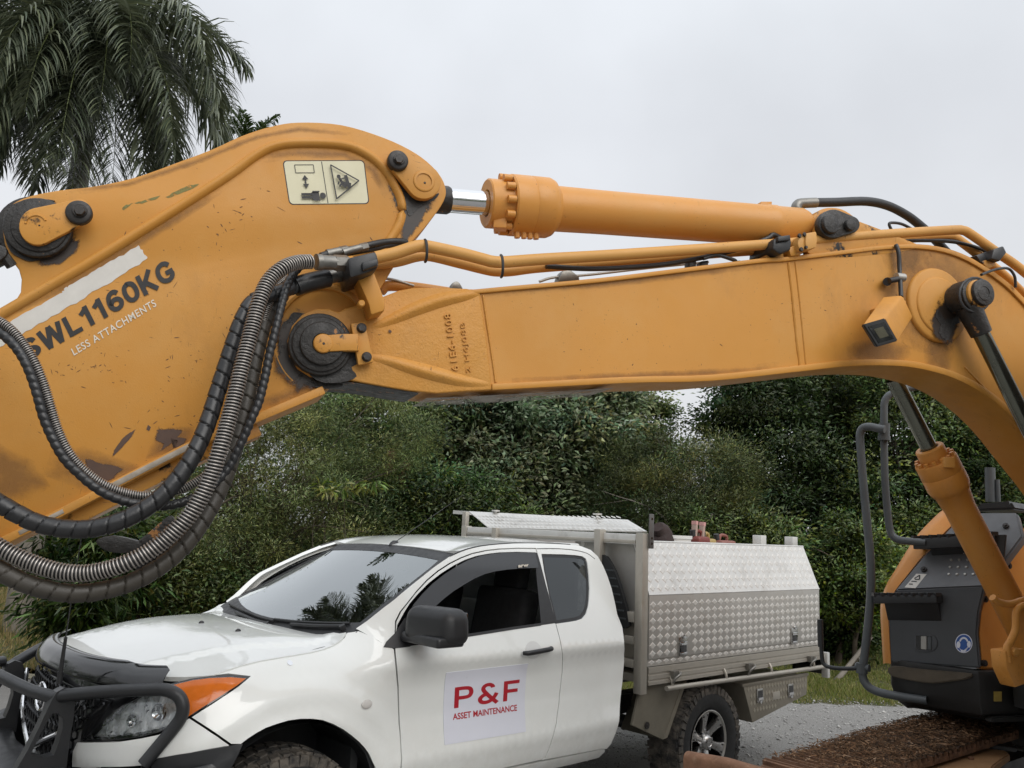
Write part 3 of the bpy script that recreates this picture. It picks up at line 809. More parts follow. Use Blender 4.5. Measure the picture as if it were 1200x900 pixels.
# bucket-cylinder lug at the left, greased
disc('lug_boss', 44, 266, AD0 - 0.030, AD0, 36, GREASE_CHIP, arm)
prism('grease_patch', s2([(4, 250), (14, 240), (36, 233), (64, 235), (48, 240), (30, 250), (24, 266), (30, 284), (48, 292), (74, 283), (62, 298), (38, 306), (24, 302), (12, 294), (5, 275)], 3, True), AD0 - 0.006, AD0, GREASE, arm, 0)
disc('lug_ring', 46, 266, AD0 - 0.036, AD0 - 0.01, 30, GREASE, arm)
prism('pin_retainer', capsule((44, 265), 22, (92, 248), 15), AD0 - 0.056, AD0 - 0.036, YEL_GREASY, arm, 0.004)
disc('retainer_washer', 92, 248, AD0 - 0.072, AD0 - 0.05, 14.5, BOLT, arm, bevel=0.006)
mb = MB(); hexbolt(mb, 93, 246, AD0 - 0.072, 6.2, 0.02); mb.build('retainer_bolt', BOLT, arm)
mb = MB(); discs(mb, 46, 264, AD0 - 0.0575, AD0 - 0.05, 1.7); mb.build('grease_nipple', GREASE, arm)
P = [E(42 + 12 * math.cos(R(a)), 262 - 10 * math.sin(R(a)), AD0 - 0.056) for a in range(20, 190, 10)]
mb = MB(); mb.tube(P, 0.004, 6, 0); mb.build('cast_crescent', YEL_GREASY, arm)
# arm-cylinder lug at the top right
prism('grease_patch', s2([(455, 190), (468, 176), (480, 192), (496, 232), (514, 226), (509, 234), (490, 244), (480, 253), (475, 240), (470, 220)], 3, True), AD0 - 0.004, AD0, GREASE, arm, 0)
prism('pin_retainer', capsule((467, 187), 13, (497, 213), 20), AD0 - 0.040, AD0 - 0.012, YEL, arm, 0.004)
disc('retainer_ring', 497, 212, AD0 - 0.044, AD0 - 0.03, 13, YEL, arm, hole=9.5)
disc('retainer_washer', 467, 187, AD0 - 0.060, AD0 - 0.03, 12.2, BOLT, arm, bevel=0.006)
mb = MB(); hexbolt(mb, 468, 186, AD0 - 0.060, 5.2, 0.018); mb.build('retainer_bolt', BOLT, arm)
mb = MB(); discs(mb, 498, 214, AD0 - 0.042, AD0 - 0.03, 1.8); mb.build('grease_nipple', GREASE, arm)
# lettering and decals
mb = MB()
q = [E(x, y, AD0 - 0.001) for x, y in ((32, 424), (208, 325.5), (197, 303), (21, 402.5))]
glyphs_on(mb, 'SWL1160KG', lambda u, v: bilerp(q, u, v), -NAX, .215, .085)
o = mb.build('black_lettering', BLACKINK, arm, smooth=False); o['label'] = 'bold black lettering SWL1160KG'
mb = MB()
q3 = [E(x, y, AD0 - 0.001) for x, y in ((87, 417), (184, 358.5), (180, 350.5), (83, 409))]
text_on(mb, 'LESS ATTACHMENTS', lambda u, v: bilerp(q3, u, v), -NAX, 0.001, 0.012, spacing=1.12)
o = mb.build('white_lettering', WHITEINK, arm, smooth=False); o['label'] = 'small white lettering LESS ATTACHMENTS'
def ragged(pts, amp, n=7):
    out = []; m = len(pts)
    for i in range(m):
        a, b = Vector(pts[i]), Vector(pts[(i + 1) % m])
        for k in range(n): p = a.lerp(b, k / n); out.append((p.x + random.uniform(-amp, amp), p.y + random.uniform(-amp, amp)))
    return out
prism('worn_white_decal', ragged([(163, 288), (173, 303), (125, 333), (78, 361), (36, 385), (-14, 414), (-22, 398), (20, 372), (70, 344), (80, 335), (120, 312)], 1.0, 9), AD0 - 0.0012, AD0, WHITEDECAL, arm, 0)
def flat(name, D, layers, mats, parent):
    """flat print: layers of polygons in photo px, each a hair above the last"""
    mb = MB()
    for k, (poly, mi) in enumerate(layers):
        V = [E(x, y, D - 0.0006 * (k + 1)) for x, y in poly]; c = (V[1] - V[0]).cross(V[2] - V[0])
        # winding by signed area in the picture, normal towards the camera
        A = sum(poly[i][0] * poly[(i + 1) % len(poly)][1] - poly[(i + 1) % len(poly)][0] * poly[i][1] for i in range(len(poly)))
        f = tuple(range(len(V))); mb.add(V, [f[::-1] if A > 0 else f], mi)
    return mb.build(name, mats, parent, smooth=False)
WQ = ((339, 240), (433, 239), (427, 187.5), (331, 188))
def wq(u, v):
    a = Vector(WQ[0]).lerp(Vector(WQ[1]), u); b = Vector(WQ[3]).lerp(Vector(WQ[2]), u); p = a.lerp(b, v); return (p.x, p.y)
def wpoly(pts): return [wq(u, v) for u, v in pts]
def rrect(x0, y0, x1, y1, r, n=4, ar=1.0):
    out = []
    for cx, cy, a0 in ((x1 - r, y1 - r * ar, 0), (x0 + r, y1 - r * ar, 90), (x0 + r, y0 + r * ar, 180), (x1 - r, y0 + r * ar, 270)):
        for k in range(n + 1): a = R(a0 + 90 * k / n); out.append((cx + r * math.cos(a), cy + r * ar * math.sin(a)))
    return out
def bar(a, b, w):     # thin bar in decal uv (u stretched 1.85:1)
    ax, ay, bx, by = a[0] * 1.85, a[1], b[0] * 1.85, b[1]; d = Vector((bx - ax, by - ay)); d.normalize(); n_ = Vector((-d.y, d.x)) * w / 2
    return [((ax + n_.x) / 1.85, ay + n_.y), ((ax - n_.x) / 1.85, ay - n_.y), ((bx - n_.x) / 1.85, by - n_.y), ((bx + n_.x) / 1.85, by + n_.y)]
def circ(c, r, n=14): return [(c[0] + r / 1.85 * math.cos(2 * math.pi * k / n), c[1] + r * math.sin(2 * math.pi * k / n)) for k in range(n)]
lay = [(wpoly(rrect(0, 0, 1, 1, 0.05, 4, 1.85)), 1), (wpoly(rrect(0.012, 0.02, 0.988, 0.98, 0.045, 4, 1.85)), 0)]
ink = [bar((0.485, 0.03), (0.475, 0.97), 0.018)]
ink += [bar((0.14, 0.90), (0.37, 0.90), 0.014), bar((0.14, 0.72), (0.37, 0.72), 0.014), bar((0.14, 0.90), (0.14, 0.72), 0.014), bar((0.37, 0.90), (0.37, 0.72), 0.014)]
ink += [bar((0.245, 0.60), (0.245, 0.44), 0.035), [(0.205, 0.57), (0.285, 0.57), (0.245, 0.67)], [(0.205, 0.47), (0.285, 0.47), (0.245, 0.37)]]
ink += [bar((0.30, 0.20), (0.39, 0.20), 0.17), bar((0.17, 0.235), (0.31, 0.235), 0.055), bar((0.17, 0.165), (0.31, 0.165), 0.055), circ((0.435, 0.20), 0.07), bar((0.31, 0.10), (0.40, 0.10), 0.03), bar((0.31, 0.295), (0.40, 0.295), 0.03)]
ink += [bar((0.60, 0.12), (0.58, 0.90), 0.03), bar((0.58, 0.895), (0.905, 0.53), 0.03), bar((0.905, 0.535), (0.60, 0.125), 0.03)]
ink += [bar((0.745, 0.66), (0.775, 0.37), 0.075), bar((0.70, 0.47), (0.80, 0.43), 0.10), circ((0.66, 0.63), 0.045), bar((0.665, 0.60), (0.70, 0.46), 0.06), bar((0.70, 0.50), (0.655, 0.40), 0.04), bar((0.69, 0.45), (0.73, 0.38), 0.04), bar((0.67, 0.56), (0.735, 0.60), 0.03), bar((0.66, 0.52), (0.64, 0.45), 0.03)]
lay += [(wpoly(p), 1) for p in ink]
o = flat('warning_decal', AD0, lay, [CREAM, BLACKINK], arm); o['label'] = 'cream warning decal with pictograms of a person under a load and a crush triangle'
# scuffs and bare patches on the arm
smear_later = []
sc = [s2([(179, 507), (183, 499), (193, 500), (214, 500), (216, 505), (209, 512), (222, 514), (219, 522), (204, 528), (209, 516), (196, 524), (186, 531), (191, 521), (180, 516)], 2, True),
      s2([(96, 535), (112, 540), (132, 544), (150, 549), (141, 556), (126, 566), (112, 562), (100, 552)], 2, True),
      [(162, 500), (156, 511), (142, 527), (129, 539), (131, 530), (142, 514), (155, 503)], [(173, 497), (178, 500), (175, 506), (171, 504)]]
for p in sc:
    smear_later.append(p)
for p in ([(194, 231), (206, 224), (222, 217), (233, 216), (226, 221), (210, 228), (197, 232)], [(158, 238), (170, 234), (188, 229), (182, 234), (166, 239)], [(143, 244), (148, 240), (156, 238), (150, 243), (145, 247)]):
    flat('green_scuff', AD0, [(ragged(p, 0.6, 3), 0)], [GREENSCUFF], arm)
flat('bare_patch', BD0 - 0.0, [(s2([(456, 386), (459, 388), (458, 390), (455, 389)], 2, True), 0)], [SCUFF], boom)
rr_ = random.Random(3)
BOOMPOLY = top + foot + bot[::-1]
def ringp(cx, cy, rx, ry, n=16): return [(cx + rx * math.cos(2 * math.pi * k / n), cy + ry * math.sin(2 * math.pi * k / n)) for k in range(n)]
def smear(poly, D, parent, mat=GREASESMEAR, name='grease_smear', c=None):
    '''film of grease or grime that thins out towards its edge'''
    if c is None: c = (sum(p[0] for p in poly) / len(poly), sum(p[1] for p in poly) / len(poly))
    lim_ = arm_out if parent is arm else BOOMPOLY; pl_ = []
    for x, y in poly:                   # stay on the plate
        for _ in range(30):
            if pip((x, y), lim_): break
            x, y = c[0] + (x - c[0]) * .93, c[1] + (y - c[1]) * .93
        pl_.append((x, y))
    poly = pl_
    n = len(poly); V, col = [E(c[0], c[1], D)], [1.0]
    for k, f in ((.55, .75), (1.0, 0.0)):
        V += [E(c[0] + (x - c[0]) * k, c[1] + (y - c[1]) * k, D) for x, y in poly]; col += [f] * n
    Fc = [(0, 1 + i, 1 + (i + 1) % n) for i in range(n)]; Fq = [(1 + i, 1 + n + i, 1 + n + (i + 1) % n, 1 + (i + 1) % n) for i in range(n)]
    o = mk(name, V, Fc + Fq, mat, parent, False); ca = o.data.color_attributes.new('Col', 'FLOAT_COLOR', 'POINT')
    for i, v in enumerate(col): ca.data[i].color = (v, v, v, 1)
    return o
def smear_line(pts, w, D, parent, mat=GRIME, name='grime_streak'):
    P = [Vector(p) for p in pts]; V, col = [], []
    for i, p in enumerate(P):
        t = P[min(i + 1, len(P) - 1)] - P[max(i - 1, 0)]; t.normalize(); nn = Vector((-t.y, t.x)) * w; e_ = 0.0 if i in (0, len(P) - 1) else 1.0
        for k, f in ((-1, 0), (0, .8 * e_), (1, 0)): q_ = p + nn * k; V.append(E(q_.x, q_.y, D)); col.append(f)
    Fc = [(3 * i + k, 3 * i + k + 1, 3 * i + k + 4, 3 * i + k + 3) for i in range(len(P) - 1) for k in (0, 1)]
    o = mk(name, V, Fc, mat, parent, False); ca = o.data.color_attributes.new('Col', 'FLOAT_COLOR', 'POINT')
    for i, v in enumerate(col): ca.data[i].color = (v, v, v, 1)
for p in smear_later: smear(p, AD0 - .0014, arm, WORNFADE, 'bare_patch')
smear(ringp(46, 270, 54, 44), AD0 - .0008, arm); smear([(75, 285), (100, 276), (96, 296), (70, 314), (40, 318), (30, 300)], AD0 - .0012, arm)
smear(ringp(484, 218, 34, 46), AD0 - .0008, arm); smear([(462, 200), (490, 240), (512, 228), (498, 262), (482, 286), (466, 306), (462, 262)], AD0 - .0012, arm, c=(484, 250))
smear(ringp(370, 412, 66, 62), AD0 - .0112, arm)
smear(ringp(398, 408, 42, 50), BD0 + .0032, boom); smear(ringp(428, 402, 30, 48), BD0 + .0028, boom, GRIME, 'grime_film')
smear(ringp(1108, 376, 20, 34), BD0 - .0148, boom); smear(ringp(1100, 412, 18, 44), BD0 + .0112, boom, GRIME, 'grime_film'); smear(ringp(1092, 350, 60, 66), BD0 + .0108, boom, GRIME, 'grime_film')
smear([(940, 290), (1000, 283), (1075, 279), (1085, 290), (1000, 300), (940, 304)], BD0 + .0112, boom)
smear(ringp(1030, 412, 40, 16), BD0 + .0112, boom, GRIME, 'grime_film'); smear(ringp(1062, 300, 30, 22), BD0 + .0112, boom, GRIME, 'grime_film')
smear_line([(0, 377), (60, 346), (124, 308), (203, 258), (262, 218)], 7, AD0 - .0006, arm); smear_line([(300, 187), (350, 179), (404, 181), (438, 200), (454, 228)], 6, AD0 - .0006, arm)
smear_line([(296, 482), (330, 466), (360, 453), (384, 448)], 10, AD0 - .0006, arm); smear_line([(80, 226), (150, 216), (230, 189.5), (300, 161), (350, 151.5), (420, 156)], 4, AD0 - .0006, arm)
smear_line([(590, 343), (700, 334), (800, 322), (900, 310)], 5, BD0 + .0112, boom); smear_line([(600, 448), (720, 441), (830, 437), (920, 428)], 5, BD0 + .0112, boom)
smear([(196, 500), (228, 500), (232, 522), (206, 534), (170, 538), (180, 512)], AD0 - .0008, arm, GRIME, 'grime_film'); smear([(60, 528), (100, 522), (150, 540), (190, 550), (150, 574), (100, 578), (50, 556)], AD0 - .0008, arm, GRIME, 'grime_film'); smear([(0, 520), (40, 540), (60, 570), (30, 590), (-20, 590), (-30, 540)], AD0 - .0008, arm, GRIME, 'grime_film')
strip('greasy_underside', [(386, 448.5), (405, 449), (428, 451.5), (455, 456), (490, 462)], -1.6, BD0 + .012, BD1 - .012, GREASE_CHIP, boom, 0.001)
def scratches(n, box, D, parent, smin=2, smax=9, ang=0.5):
    """short paint chips and scratches, joined in one mesh"""
    mb = MB()
    for _ in range(n):
        x, y = rr_.uniform(box[0], box[2]), rr_.uniform(box[1], box[3])
        if not pip((x, y), arm_out if parent is arm else BOOMPOLY): continue
        l, a, w = rr_.uniform(smin, smax) * rr_.random(), ang + rr_.gauss(0, 0.7), rr_.uniform(0.22, 0.6)
        c, s_ = math.cos(a), math.sin(a); pts = []
        for t in (-1, -0.4, 0.3, 1): pts.append((t, 1 if abs(t) < 1 else 0.2))
        up_ = [(x + t * l * c - k * w * s_ * rr_.uniform(.5, 1), y + t * l * s_ + k * w * c * rr_.uniform(.5, 1)) for t, k in pts]; dn = [(x + t * l * c + k * w * s_, y + t * l * s_ - k * w * c) for t, k in pts]
        poly = up_ + dn[::-1]; V = [E(px, py, D - 0.0006) for px, py in poly]; mb.add(V, [tuple(range(len(V)))])
    o = mb.build('paint_scratches', CHIP, parent, smooth=False); o['kind'] = 'stuff'
scratches(75, (30, 200, 480, 600), AD0, arm, 1.0, 7)
for bx_ in ((195, 395, 300, 450), (60, 425, 150, 440), (250, 230, 300, 290), (180, 470, 250, 560)): scratches(26, bx_, AD0, arm, .6, 4.5, .3)
scratches(20, (80, 420, 300, 560), AD0, arm, 1.0, 5, -0.5)
scratches(34, (570, 300, 1180, 450), BD0 + 0.012, boom, .6, 2.6)

# ---------------------------------------------------------------- bucket cylinder on top of the arm, mostly out of frame
bc = disc('bucket_cylinder', 40, 268, AD0 + 0.02, AD1 - 0.02, 40, GREASE, exc)
mb = MB(); mb.cyl(E(16, 280, 2.93), E(-70, 322, 2.93), rm(22, 0, 290, 2.9), 24); mb.build('cylinder_rod', GREASE_CHIP, bc)
mb = MB(); mb.cyl(E(-60, 317, 2.93), E(-420, 500, 2.93), rm(30, 0, 290, 2.9), 28); mb.build('barrel', YEL_CYL, bc)
mb = MB(); mb.tube([E(-20, 288, 2.82), E(2, 296, 2.82), E(14, 312, 2.83)], 0.016, 10); mb.build('grease_pipe', GREASE, bc)
prism('link_plate', s2([(-60, 300), (-20, 285), (4, 288), (8, 296), (3, 303), (-20, 318), (-60, 335)], 3, True), 2.80, 2.83, GREASE_CHIP, bc, 0.004)

# ---------------------------------------------------------------- arm cylinder
CD = 2.925
ax0, ax1 = E(548, 236.5, CD), E(946, 268, CD)
AX = (ax1 - ax0).normalized()
def along(px):      # axis point in the column px
    y = 236.5 + (268 - 236.5) * (px - 548) / (946 - 548); return E(px, y, CD)
def ring_r(rpx, px): return rpx * depth_of(px, 250, CD) / F_PX
x_, y_, z_ = frame_from(AX)
def turned(name, prof, mat, parent, seg=40, auto=35):
    """profile of (px column, radius px)"""
    V, Fc = [], []
    for px, rp in prof:
        c = along(px); r = ring_r(rp, 700)
        for k in range(seg): th = 2 * math.pi * k / seg; V.append(c + x_ * (math.cos(th) * r) + y_ * (math.sin(th) * r))
    for i in range(len(prof) - 1):
        for k in range(seg): a = i * seg + k; b = i * seg + (k + 1) % seg; Fc.append((a, b, b + seg, a + seg))
    return mk(name, V, Fc, mat, parent, True, None, auto)
acyl = turned('arm_cylinder', [(640, 26), (650, 26), (700, 25.5), (895, 25.5), (897, 26.4), (905, 26.4), (907, 25.5), (936, 25.5), (941, 23), (944, 18), (944, 0.1)], YEL_CYL, exc)
turned('gland', [(572, 14.5), (570, 15.5), (569.5, 26), (571, 27.5), (594, 27.5), (595, 28), (595, 33), (597, 34.5), (618, 34.5), (619.5, 33.9), (621, 34.5), (640, 34.3), (645, 32), (648, 27.5), (650, 26)], YEL_CYL, acyl)
turned('gland_seal', [(571, 17), (572.5, 14.2)], RUBBER, acyl)
turned('rod', [(574, 13.4), (520, 13.4)], CHROME, acyl)
turned('rod_eye', [(527, 14), (524, 15.5), (505, 15.5), (490, 15), (480, 10), (478, 0.1)], GREASE_CHIP, acyl)
for k in range(12):     # socket bolts round the gland
    th = 2 * math.pi * k / 12 + 0.15; c = along(594); r = ring_r(30.6, 700)
    p = c + x_ * (math.cos(th) * r) + y_ * (math.sin(th) * r)
    mb = MB(); rb = ring_r(4.2, 700)
    V, Fc = tube([p, p - AX * rb * 2.2], rb, 12, 0, False)
    V2, F2 = tube([p - AX * rb * 2.2, p - AX * rb * 2.19], [rb, rb * 0.55], 12, 0, False); V3, F3 = tube([p - AX * rb * 2.19, p - AX * rb * 1.3], rb * 0.55, 12, 0, True)
    mb.add(V, Fc); mb.add(V2, F2); mb.add(V3, F3); mb.build('gland_bolt', YEL_CYL, acyl)
for px, dx in ((602, 0), (610, 0), (617, 0), (624, 0)):
    c = along(px) - y_ * ring_r(34, 700); dn = -y_ if y_.z > 0 else y_
    c = along(px) + dn * ring_r(33, 700) - NAX * 0.02
    mb = MB(); mb.cyl(c, c + dn * 0.024, 0.011, 10); mb.build('port_bolt', YEL_CYL, acyl)
mb = MB(); mb.box(along(582) + ( -y_ if y_.z > 0 else y_) * ring_r(27, 700) - NAX * 0.03, (0.05, 0.05, 0.04)); mb.build('port_block', YEL_CYL, acyl, bevel=0.005)
prism('hose_clip', [(892, 236), (905, 236), (904, 249), (896, 252), (890, 246)], CD - 0.02, CD + 0.03, YEL_CYL, acyl, 0.003)
prism('end_port', [(922, 245), (932, 242), (944, 244), (944, 252), (924, 252)], CD - 0.04, CD + 0.05, GREASE, acyl, 0.004)
prism('cylinder_eye', s2([(950, 258), (956, 250), (966, 244), (980, 243), (992, 247), (1003, 256), (1004, 268), (998, 282), (952, 284), (949, 270)], 3, True), 2.86, 2.99, YEL_GREASY, acyl, 0.008)
# lug on the boom that carries the cylinder's foot
prism('cylinder_lug', s2([(962, 256), (968, 247), (980, 244), (1000, 256), (1020, 264), (1045, 274), (1075, 292), (955, 302), (956, 275)], 3, True), 2.81, 2.845, YEL_GREASY, boom, 0.005)
prism('cylinder_lug', s2([(962, 256), (968, 247), (980, 244), (1000, 256), (1020, 264), (1045, 274), (1075, 292), (955, 302), (956, 275)], 3, True), 3.0, 3.035, YEL_GREASY, boom, 0.005)
prism('pin_retainer', capsule((977, 262), 17, (998, 263), 10), 2.775, 2.81, GREASE, boom, 0.005)
disc('pin_cap', 975, 262, 2.755, 2.78, 11.5, GREASE, boom)
disc('pin_cap', 998, 263, 2.755, 2.78, 7, GREASE, boom)

# ---------------------------------------------------------------- steel pipes and clamps on the boom
def pipe(name, pts, rpx, mat, parent, seg=14, n=6):
    """pts (px, py, D)"""
    m = len(pts) // 2; r = rm(rpx, pts[m][0], pts[m][1], pts[m][2])
    mb = MB(); mb.tube([E(*p) for p in pts], r, seg, n); return mb.build(name, mat, parent)
p1 = [(440, 302, 2.74), (462, 297, 2.74), (482, 290.5, 2.74), (490, 288.5, 2.745), (502, 289, 2.75), (540, 297, 2.77), (567, 304, 2.79), (577, 306.5, 2.79), (592, 307, 2.79), (640, 303.5, 2.8), (733, 298, 2.81), (900, 286.5, 2.82), (936, 284, 2.82), (960, 281, 2.82), (1000, 277.5, 2.82), (1067, 272.5, 2.82), (1118, 269.5, 2.82), (1128, 270, 2.82), (1136, 273.5, 2.82), (1167, 295, 2.82), (1200, 318.5, 2.82), (1260, 372, 2.82), (1330, 470, 2.82), (1380, 600, 2.84)]
pipe('steel_pipe', p1, 6.0, YEL_PIPE, exc)
p2 = [(440, 309, 2.82), (465, 306, 2.82), (488, 300, 2.83), (505, 299.5, 2.84), (540, 308, 2.86), (570, 315.5, 2.88), (583, 317.5, 2.88), (600, 317, 2.88), (633, 313, 2.89), (720, 306.5, 2.90), (840, 296.5, 2.91), (930, 290.5, 2.91), (1000, 285, 2.91), (1070, 279, 2.91), (1110, 276.5, 2.91), (1118, 278, 2.91), (1126, 283, 2.91), (1147, 299, 2.91), (1177, 323, 2.91), (1200, 345, 2.91), (1260, 400, 2.91), (1330, 500, 2.91)]
pipe('steel_pipe', p2, 5.8, YEL_PIPE, exc)
for px, py in ((498, 294), (587, 312)):
    P = [E(px + 4 * math.cos(R(a)) * 0.6, py + 13 * math.sin(R(a)), 2.74 - 0.03 * math.cos(R(a))) for a in range(-95, 100, 15)]
    mb = MB(); mb.tube(P, 0.005, 6, 0); mb.build('cable_tie', RUBBER, exc)
prism('pipe_clamp', [(907, 280), (926, 276), (928, 284), (927, 293), (915, 298), (906, 292)], 2.76, 2.93, BLACKP, exc, 0.008)
prism('pipe_clamp', [(912, 277), (926, 275), (927, 281), (912, 283)], 2.745, 2.80, BLACKP, exc, 0.004)
fl = prism('pipe_flange', [(945, 273), (957, 271), (958, 281), (957, 290), (946, 293), (944, 283)], 2.755, 2.95, YEL_PIPE, exc, 0.006)
prism('pipe_flange', [(936, 277), (946, 274), (947, 283), (946, 292), (937, 294), (935, 285)], 2.765, 2.94, YEL_PIPE, exc, 0.006)
for px, py in ((937.5, 276), (943.5, 274.5), (939.5, 292), (945.5, 289.5)):
    mb = MB(); hexbolt(mb, px, py, 2.765, 2.0, 0.01); mb.build('flange_bolt', BOLT, fl)
prism('pipe_support', [(898, 297), (918, 294), (919, 302), (898, 305)], 2.82, 2.9, YEL_PIPE, exc, 0.004)
prism('pipe_support', [(924, 290), (936, 286), (944, 292), (938, 299), (927, 300)], 2.79, 2.9, YEL_GREASY, exc, 0.004)
prism('pipe_clamp', [(1165, 292), (1176, 288), (1180, 296), (1172, 306), (1162, 303)], 2.77, 2.94, BLACKP, exc, 0.006)
prism('pipe_clamp', [(1144, 299), (1153, 296), (1157, 304), (1150, 308)], 2.80, 2.95, BLACKP, exc, 0.006)
prism('pipe_support', [(1150, 306), (1164, 302), (1168, 311), (1158, 315)], 2.80, 2.88, YEL_GREASY, exc, 0.004)
# rubber hoses and wires over the boom
pipe('rubber_hose', [(944, 238, 2.93), (955, 237.5, 2.93), (980, 237, 2.93), (1015, 236, 2.94), (1040, 241, 2.95), (1062, 252, 2.96), (1078, 264, 2.97), (1090, 275, 2.98), (1110, 296, 3.0)], 5.2, RUBBER, exc)
pipe('hose_elbow', [(934, 247, 2.93), (933, 243, 2.93), (936, 239, 2.93), (944, 238, 2.93), (956, 237.5, 2.93)], 6.0, FITTING, exc, n=5)
pipe('wire', [(1046, 272, 2.86), (1042, 263, 2.86), (1046, 261, 2.86), (1058, 263, 2.87), (1075, 272, 2.88)], 1.7, RUBBER, exc)
pipe('rubber_hose', [(640, 312, 2.86), (690, 315, 2.86), (740, 313, 2.86), (790, 308, 2.86), (850, 296, 2.86), (880, 287, 2.86), (900, 279, 2.86), (906, 275, 2.86), (915, 279, 2.87)], 2.9, RUBBER, exc)
pipe('wire', [(824, 303, 2.83), (840, 299, 2.83), (858, 304, 2.83), (862, 306, 2.84)], 2.3, RUBBER, exc)
pipe('wire', [(985, 287, 2.86), (1030, 284, 2.86), (1080, 282, 2.86), (1120, 284, 2.87), (1150, 292, 2.88), (1162, 302, 2.88)], 2.0, RUBBER, exc)
pipe('wire', [(985, 290, 2.9), (1060, 283, 2.9), (1100, 281, 2.9), (1130, 285, 2.9), (1160, 300, 2.9)], 1.6, RUBBER, exc)
pipe('wire', [(920, 296, 2.92), (1000, 288, 2.93), (1050, 284.5, 2.93)], 2.4, GREASE, exc)
pipe('wire', [(1150, 322, 2.72), (1157, 319, 2.74), (1170, 315, 2.76), (1182, 315, 2.78), (1189, 324, 2.78), (1190, 337, 2.79)], 1.6, RUBBER, exc)
pipe('far_pipe', [(632, 330, 3.0), (650, 325, 3.0), (690, 322, 3.0), (760, 314, 3.0), (830, 307, 3.0)], 1.6, GALV, exc)
prism('far_clamp', s2([(656, 326), (660, 317), (666, 315), (676, 322), (679, 326), (676, 331), (658, 331)], 3, True), 2.97, 3.03, FITTING, exc, 0.003)
prism('far_clamp', s2([(528, 338), (531, 331), (537, 330), (542, 337), (541, 341), (530, 341)], 3, True), 2.99, 3.03, FITTING, exc, 0.003)
pipe('far_pipe', [(446, 341, 3.02), (455, 335, 3.02), (485, 337, 3.02), (540, 345, 3.02)], 6.5, YEL_CYL, exc)
pipe('far_pipe', [(447, 326, 3.0), (462, 328, 3.0), (485, 335, 3.0)], 1.6, GALV, exc)
for x in (808, 822, 860, 868): prism('pipe_clip', [(x, 306), (x + 8, 305), (x + 8, 312), (x, 313)], 2.86, 2.9, GREASE, exc, 0.002)

# ---------------------------------------------------------------- hoses looping from boom to arm
def spring_hose(name, pts, rpx, parent=exc, pitch_px=5.4, wire=0.27, fit=True):
    c = pts[len(pts) // 2]; sc_ = depth_of(*c) / F_PX; r = rpx * sc_; pitch = pitch_px * sc_
    P = spl([E(*p) for p in pts], 8); Pc, ln = resample(P, 0.02)
    mb = MB(); mb.tube(Pc, r * 0.80, 12, 0); h = mb.build(name, RUBBER, parent)
    turns = int(ln / pitch); per = 12; n = turns * per
    Ph, _ = resample(P, ln / n); fr = frames(Ph); hel = []
    for i, (p, (t, N_, B_)) in enumerate(zip(Ph, fr)):
        a = 2 * math.pi * i / per; hel.append(p + (N_ * math.cos(a) + B_ * math.sin(a)) * r * 0.97)
    V, Fc = tube(hel, pitch * wire, 5, 0); o = mk('spring_guard', V, Fc, SPRING, h); return h
def wrap_hose(name, pts, rpx, mat, parent=exc, pitch_px=17.5, depth=0.055, groove=0.16, seg=22, braid=False):
    c = pts[len(pts) // 2]; sc_ = depth_of(*c) / F_PX; r = rpx * sc_; pitch = pitch_px * sc_
    P, ln = resample(spl([E(*p) for p in pts], 8), pitch / (16 if not braid else 8)); st = ln / (len(P) - 1)
    def rf(i, th):
        f = (i * st / pitch + th / (2 * math.pi)) % 1.0
        if braid: return 0.80 + 0.20 * abs(math.sin(math.pi * f)) ** 0.6
        g = 1.0 - depth * (1 - f)
        return g - (groove if f < 0.09 else 0)
    V, Fc = tube(P, r, seg, 0, True, rf); return mk(name, V, Fc, mat, parent, True, None, 60)
H1 = [(404, 308, 2.70), (388, 308, 2.69), (365, 306.5, 2.66), (347, 308, 2.63), (330, 315, 2.60), (315, 329, 2.585), (305, 350, 2.57), (297, 378, 2.56), (290, 405, 2.55), (282, 435, 2.54), (275, 465, 2.53), (267, 495, 2.52), (258, 526, 2.51), (248, 556, 2.51), (237, 580, 2.51), (221, 605, 2.51), (199, 628, 2.51), (174, 647, 2.51), (148, 660, 2.51), (123, 668, 2.52), (98, 672, 2.53), (73, 670.5, 2.54), (48, 664, 2.55), (23, 654, 2.56), (0, 642, 2.57), (-40, 618, 2.60), (-110, 570, 2.66), (-180, 518, 2.77), (-225, 484, 2.86)]
h = spring_hose('spring_guarded_hose', H1[2:], 9.6, pitch_px=4.1); h['label'] = 'large hydraulic hose in a bare steel spring guard'
def fitting(pts, rpx, mat=FITTING, hexr=None):
    mb = MB(); r = rm(rpx, *pts[0]); P = [E(*p) for p in pts]; mb.tube(P, r, 16, 0)
    a, b = P[-2], P[-1]; d = (b - a).normalized()
    mb.cyl(b - d * r * 0.3, b + d * r * 1.6, r * 1.12, 6); mb.cyl(P[0] - d * r * 0.2, P[0] + d * r * 0.5, r * 1.1, 16)
    return mb.build('hose_fitting', mat, exc)
fitting([(372, 307, 2.665), (382, 307.5, 2.68), (394, 308, 2.69)], 8.8)
mb = MB(); mb.cyl(E(403, 308, 2.70), E(414, 307, 2.72), rm(7, 405, 308, 2.7), 6); mb.cyl(E(410, 307, 2.71), E(420, 306, 2.73), rm(5, 405, 308, 2.7), 14); mb.build('pipe_nut', YEL_GREASY, exc)
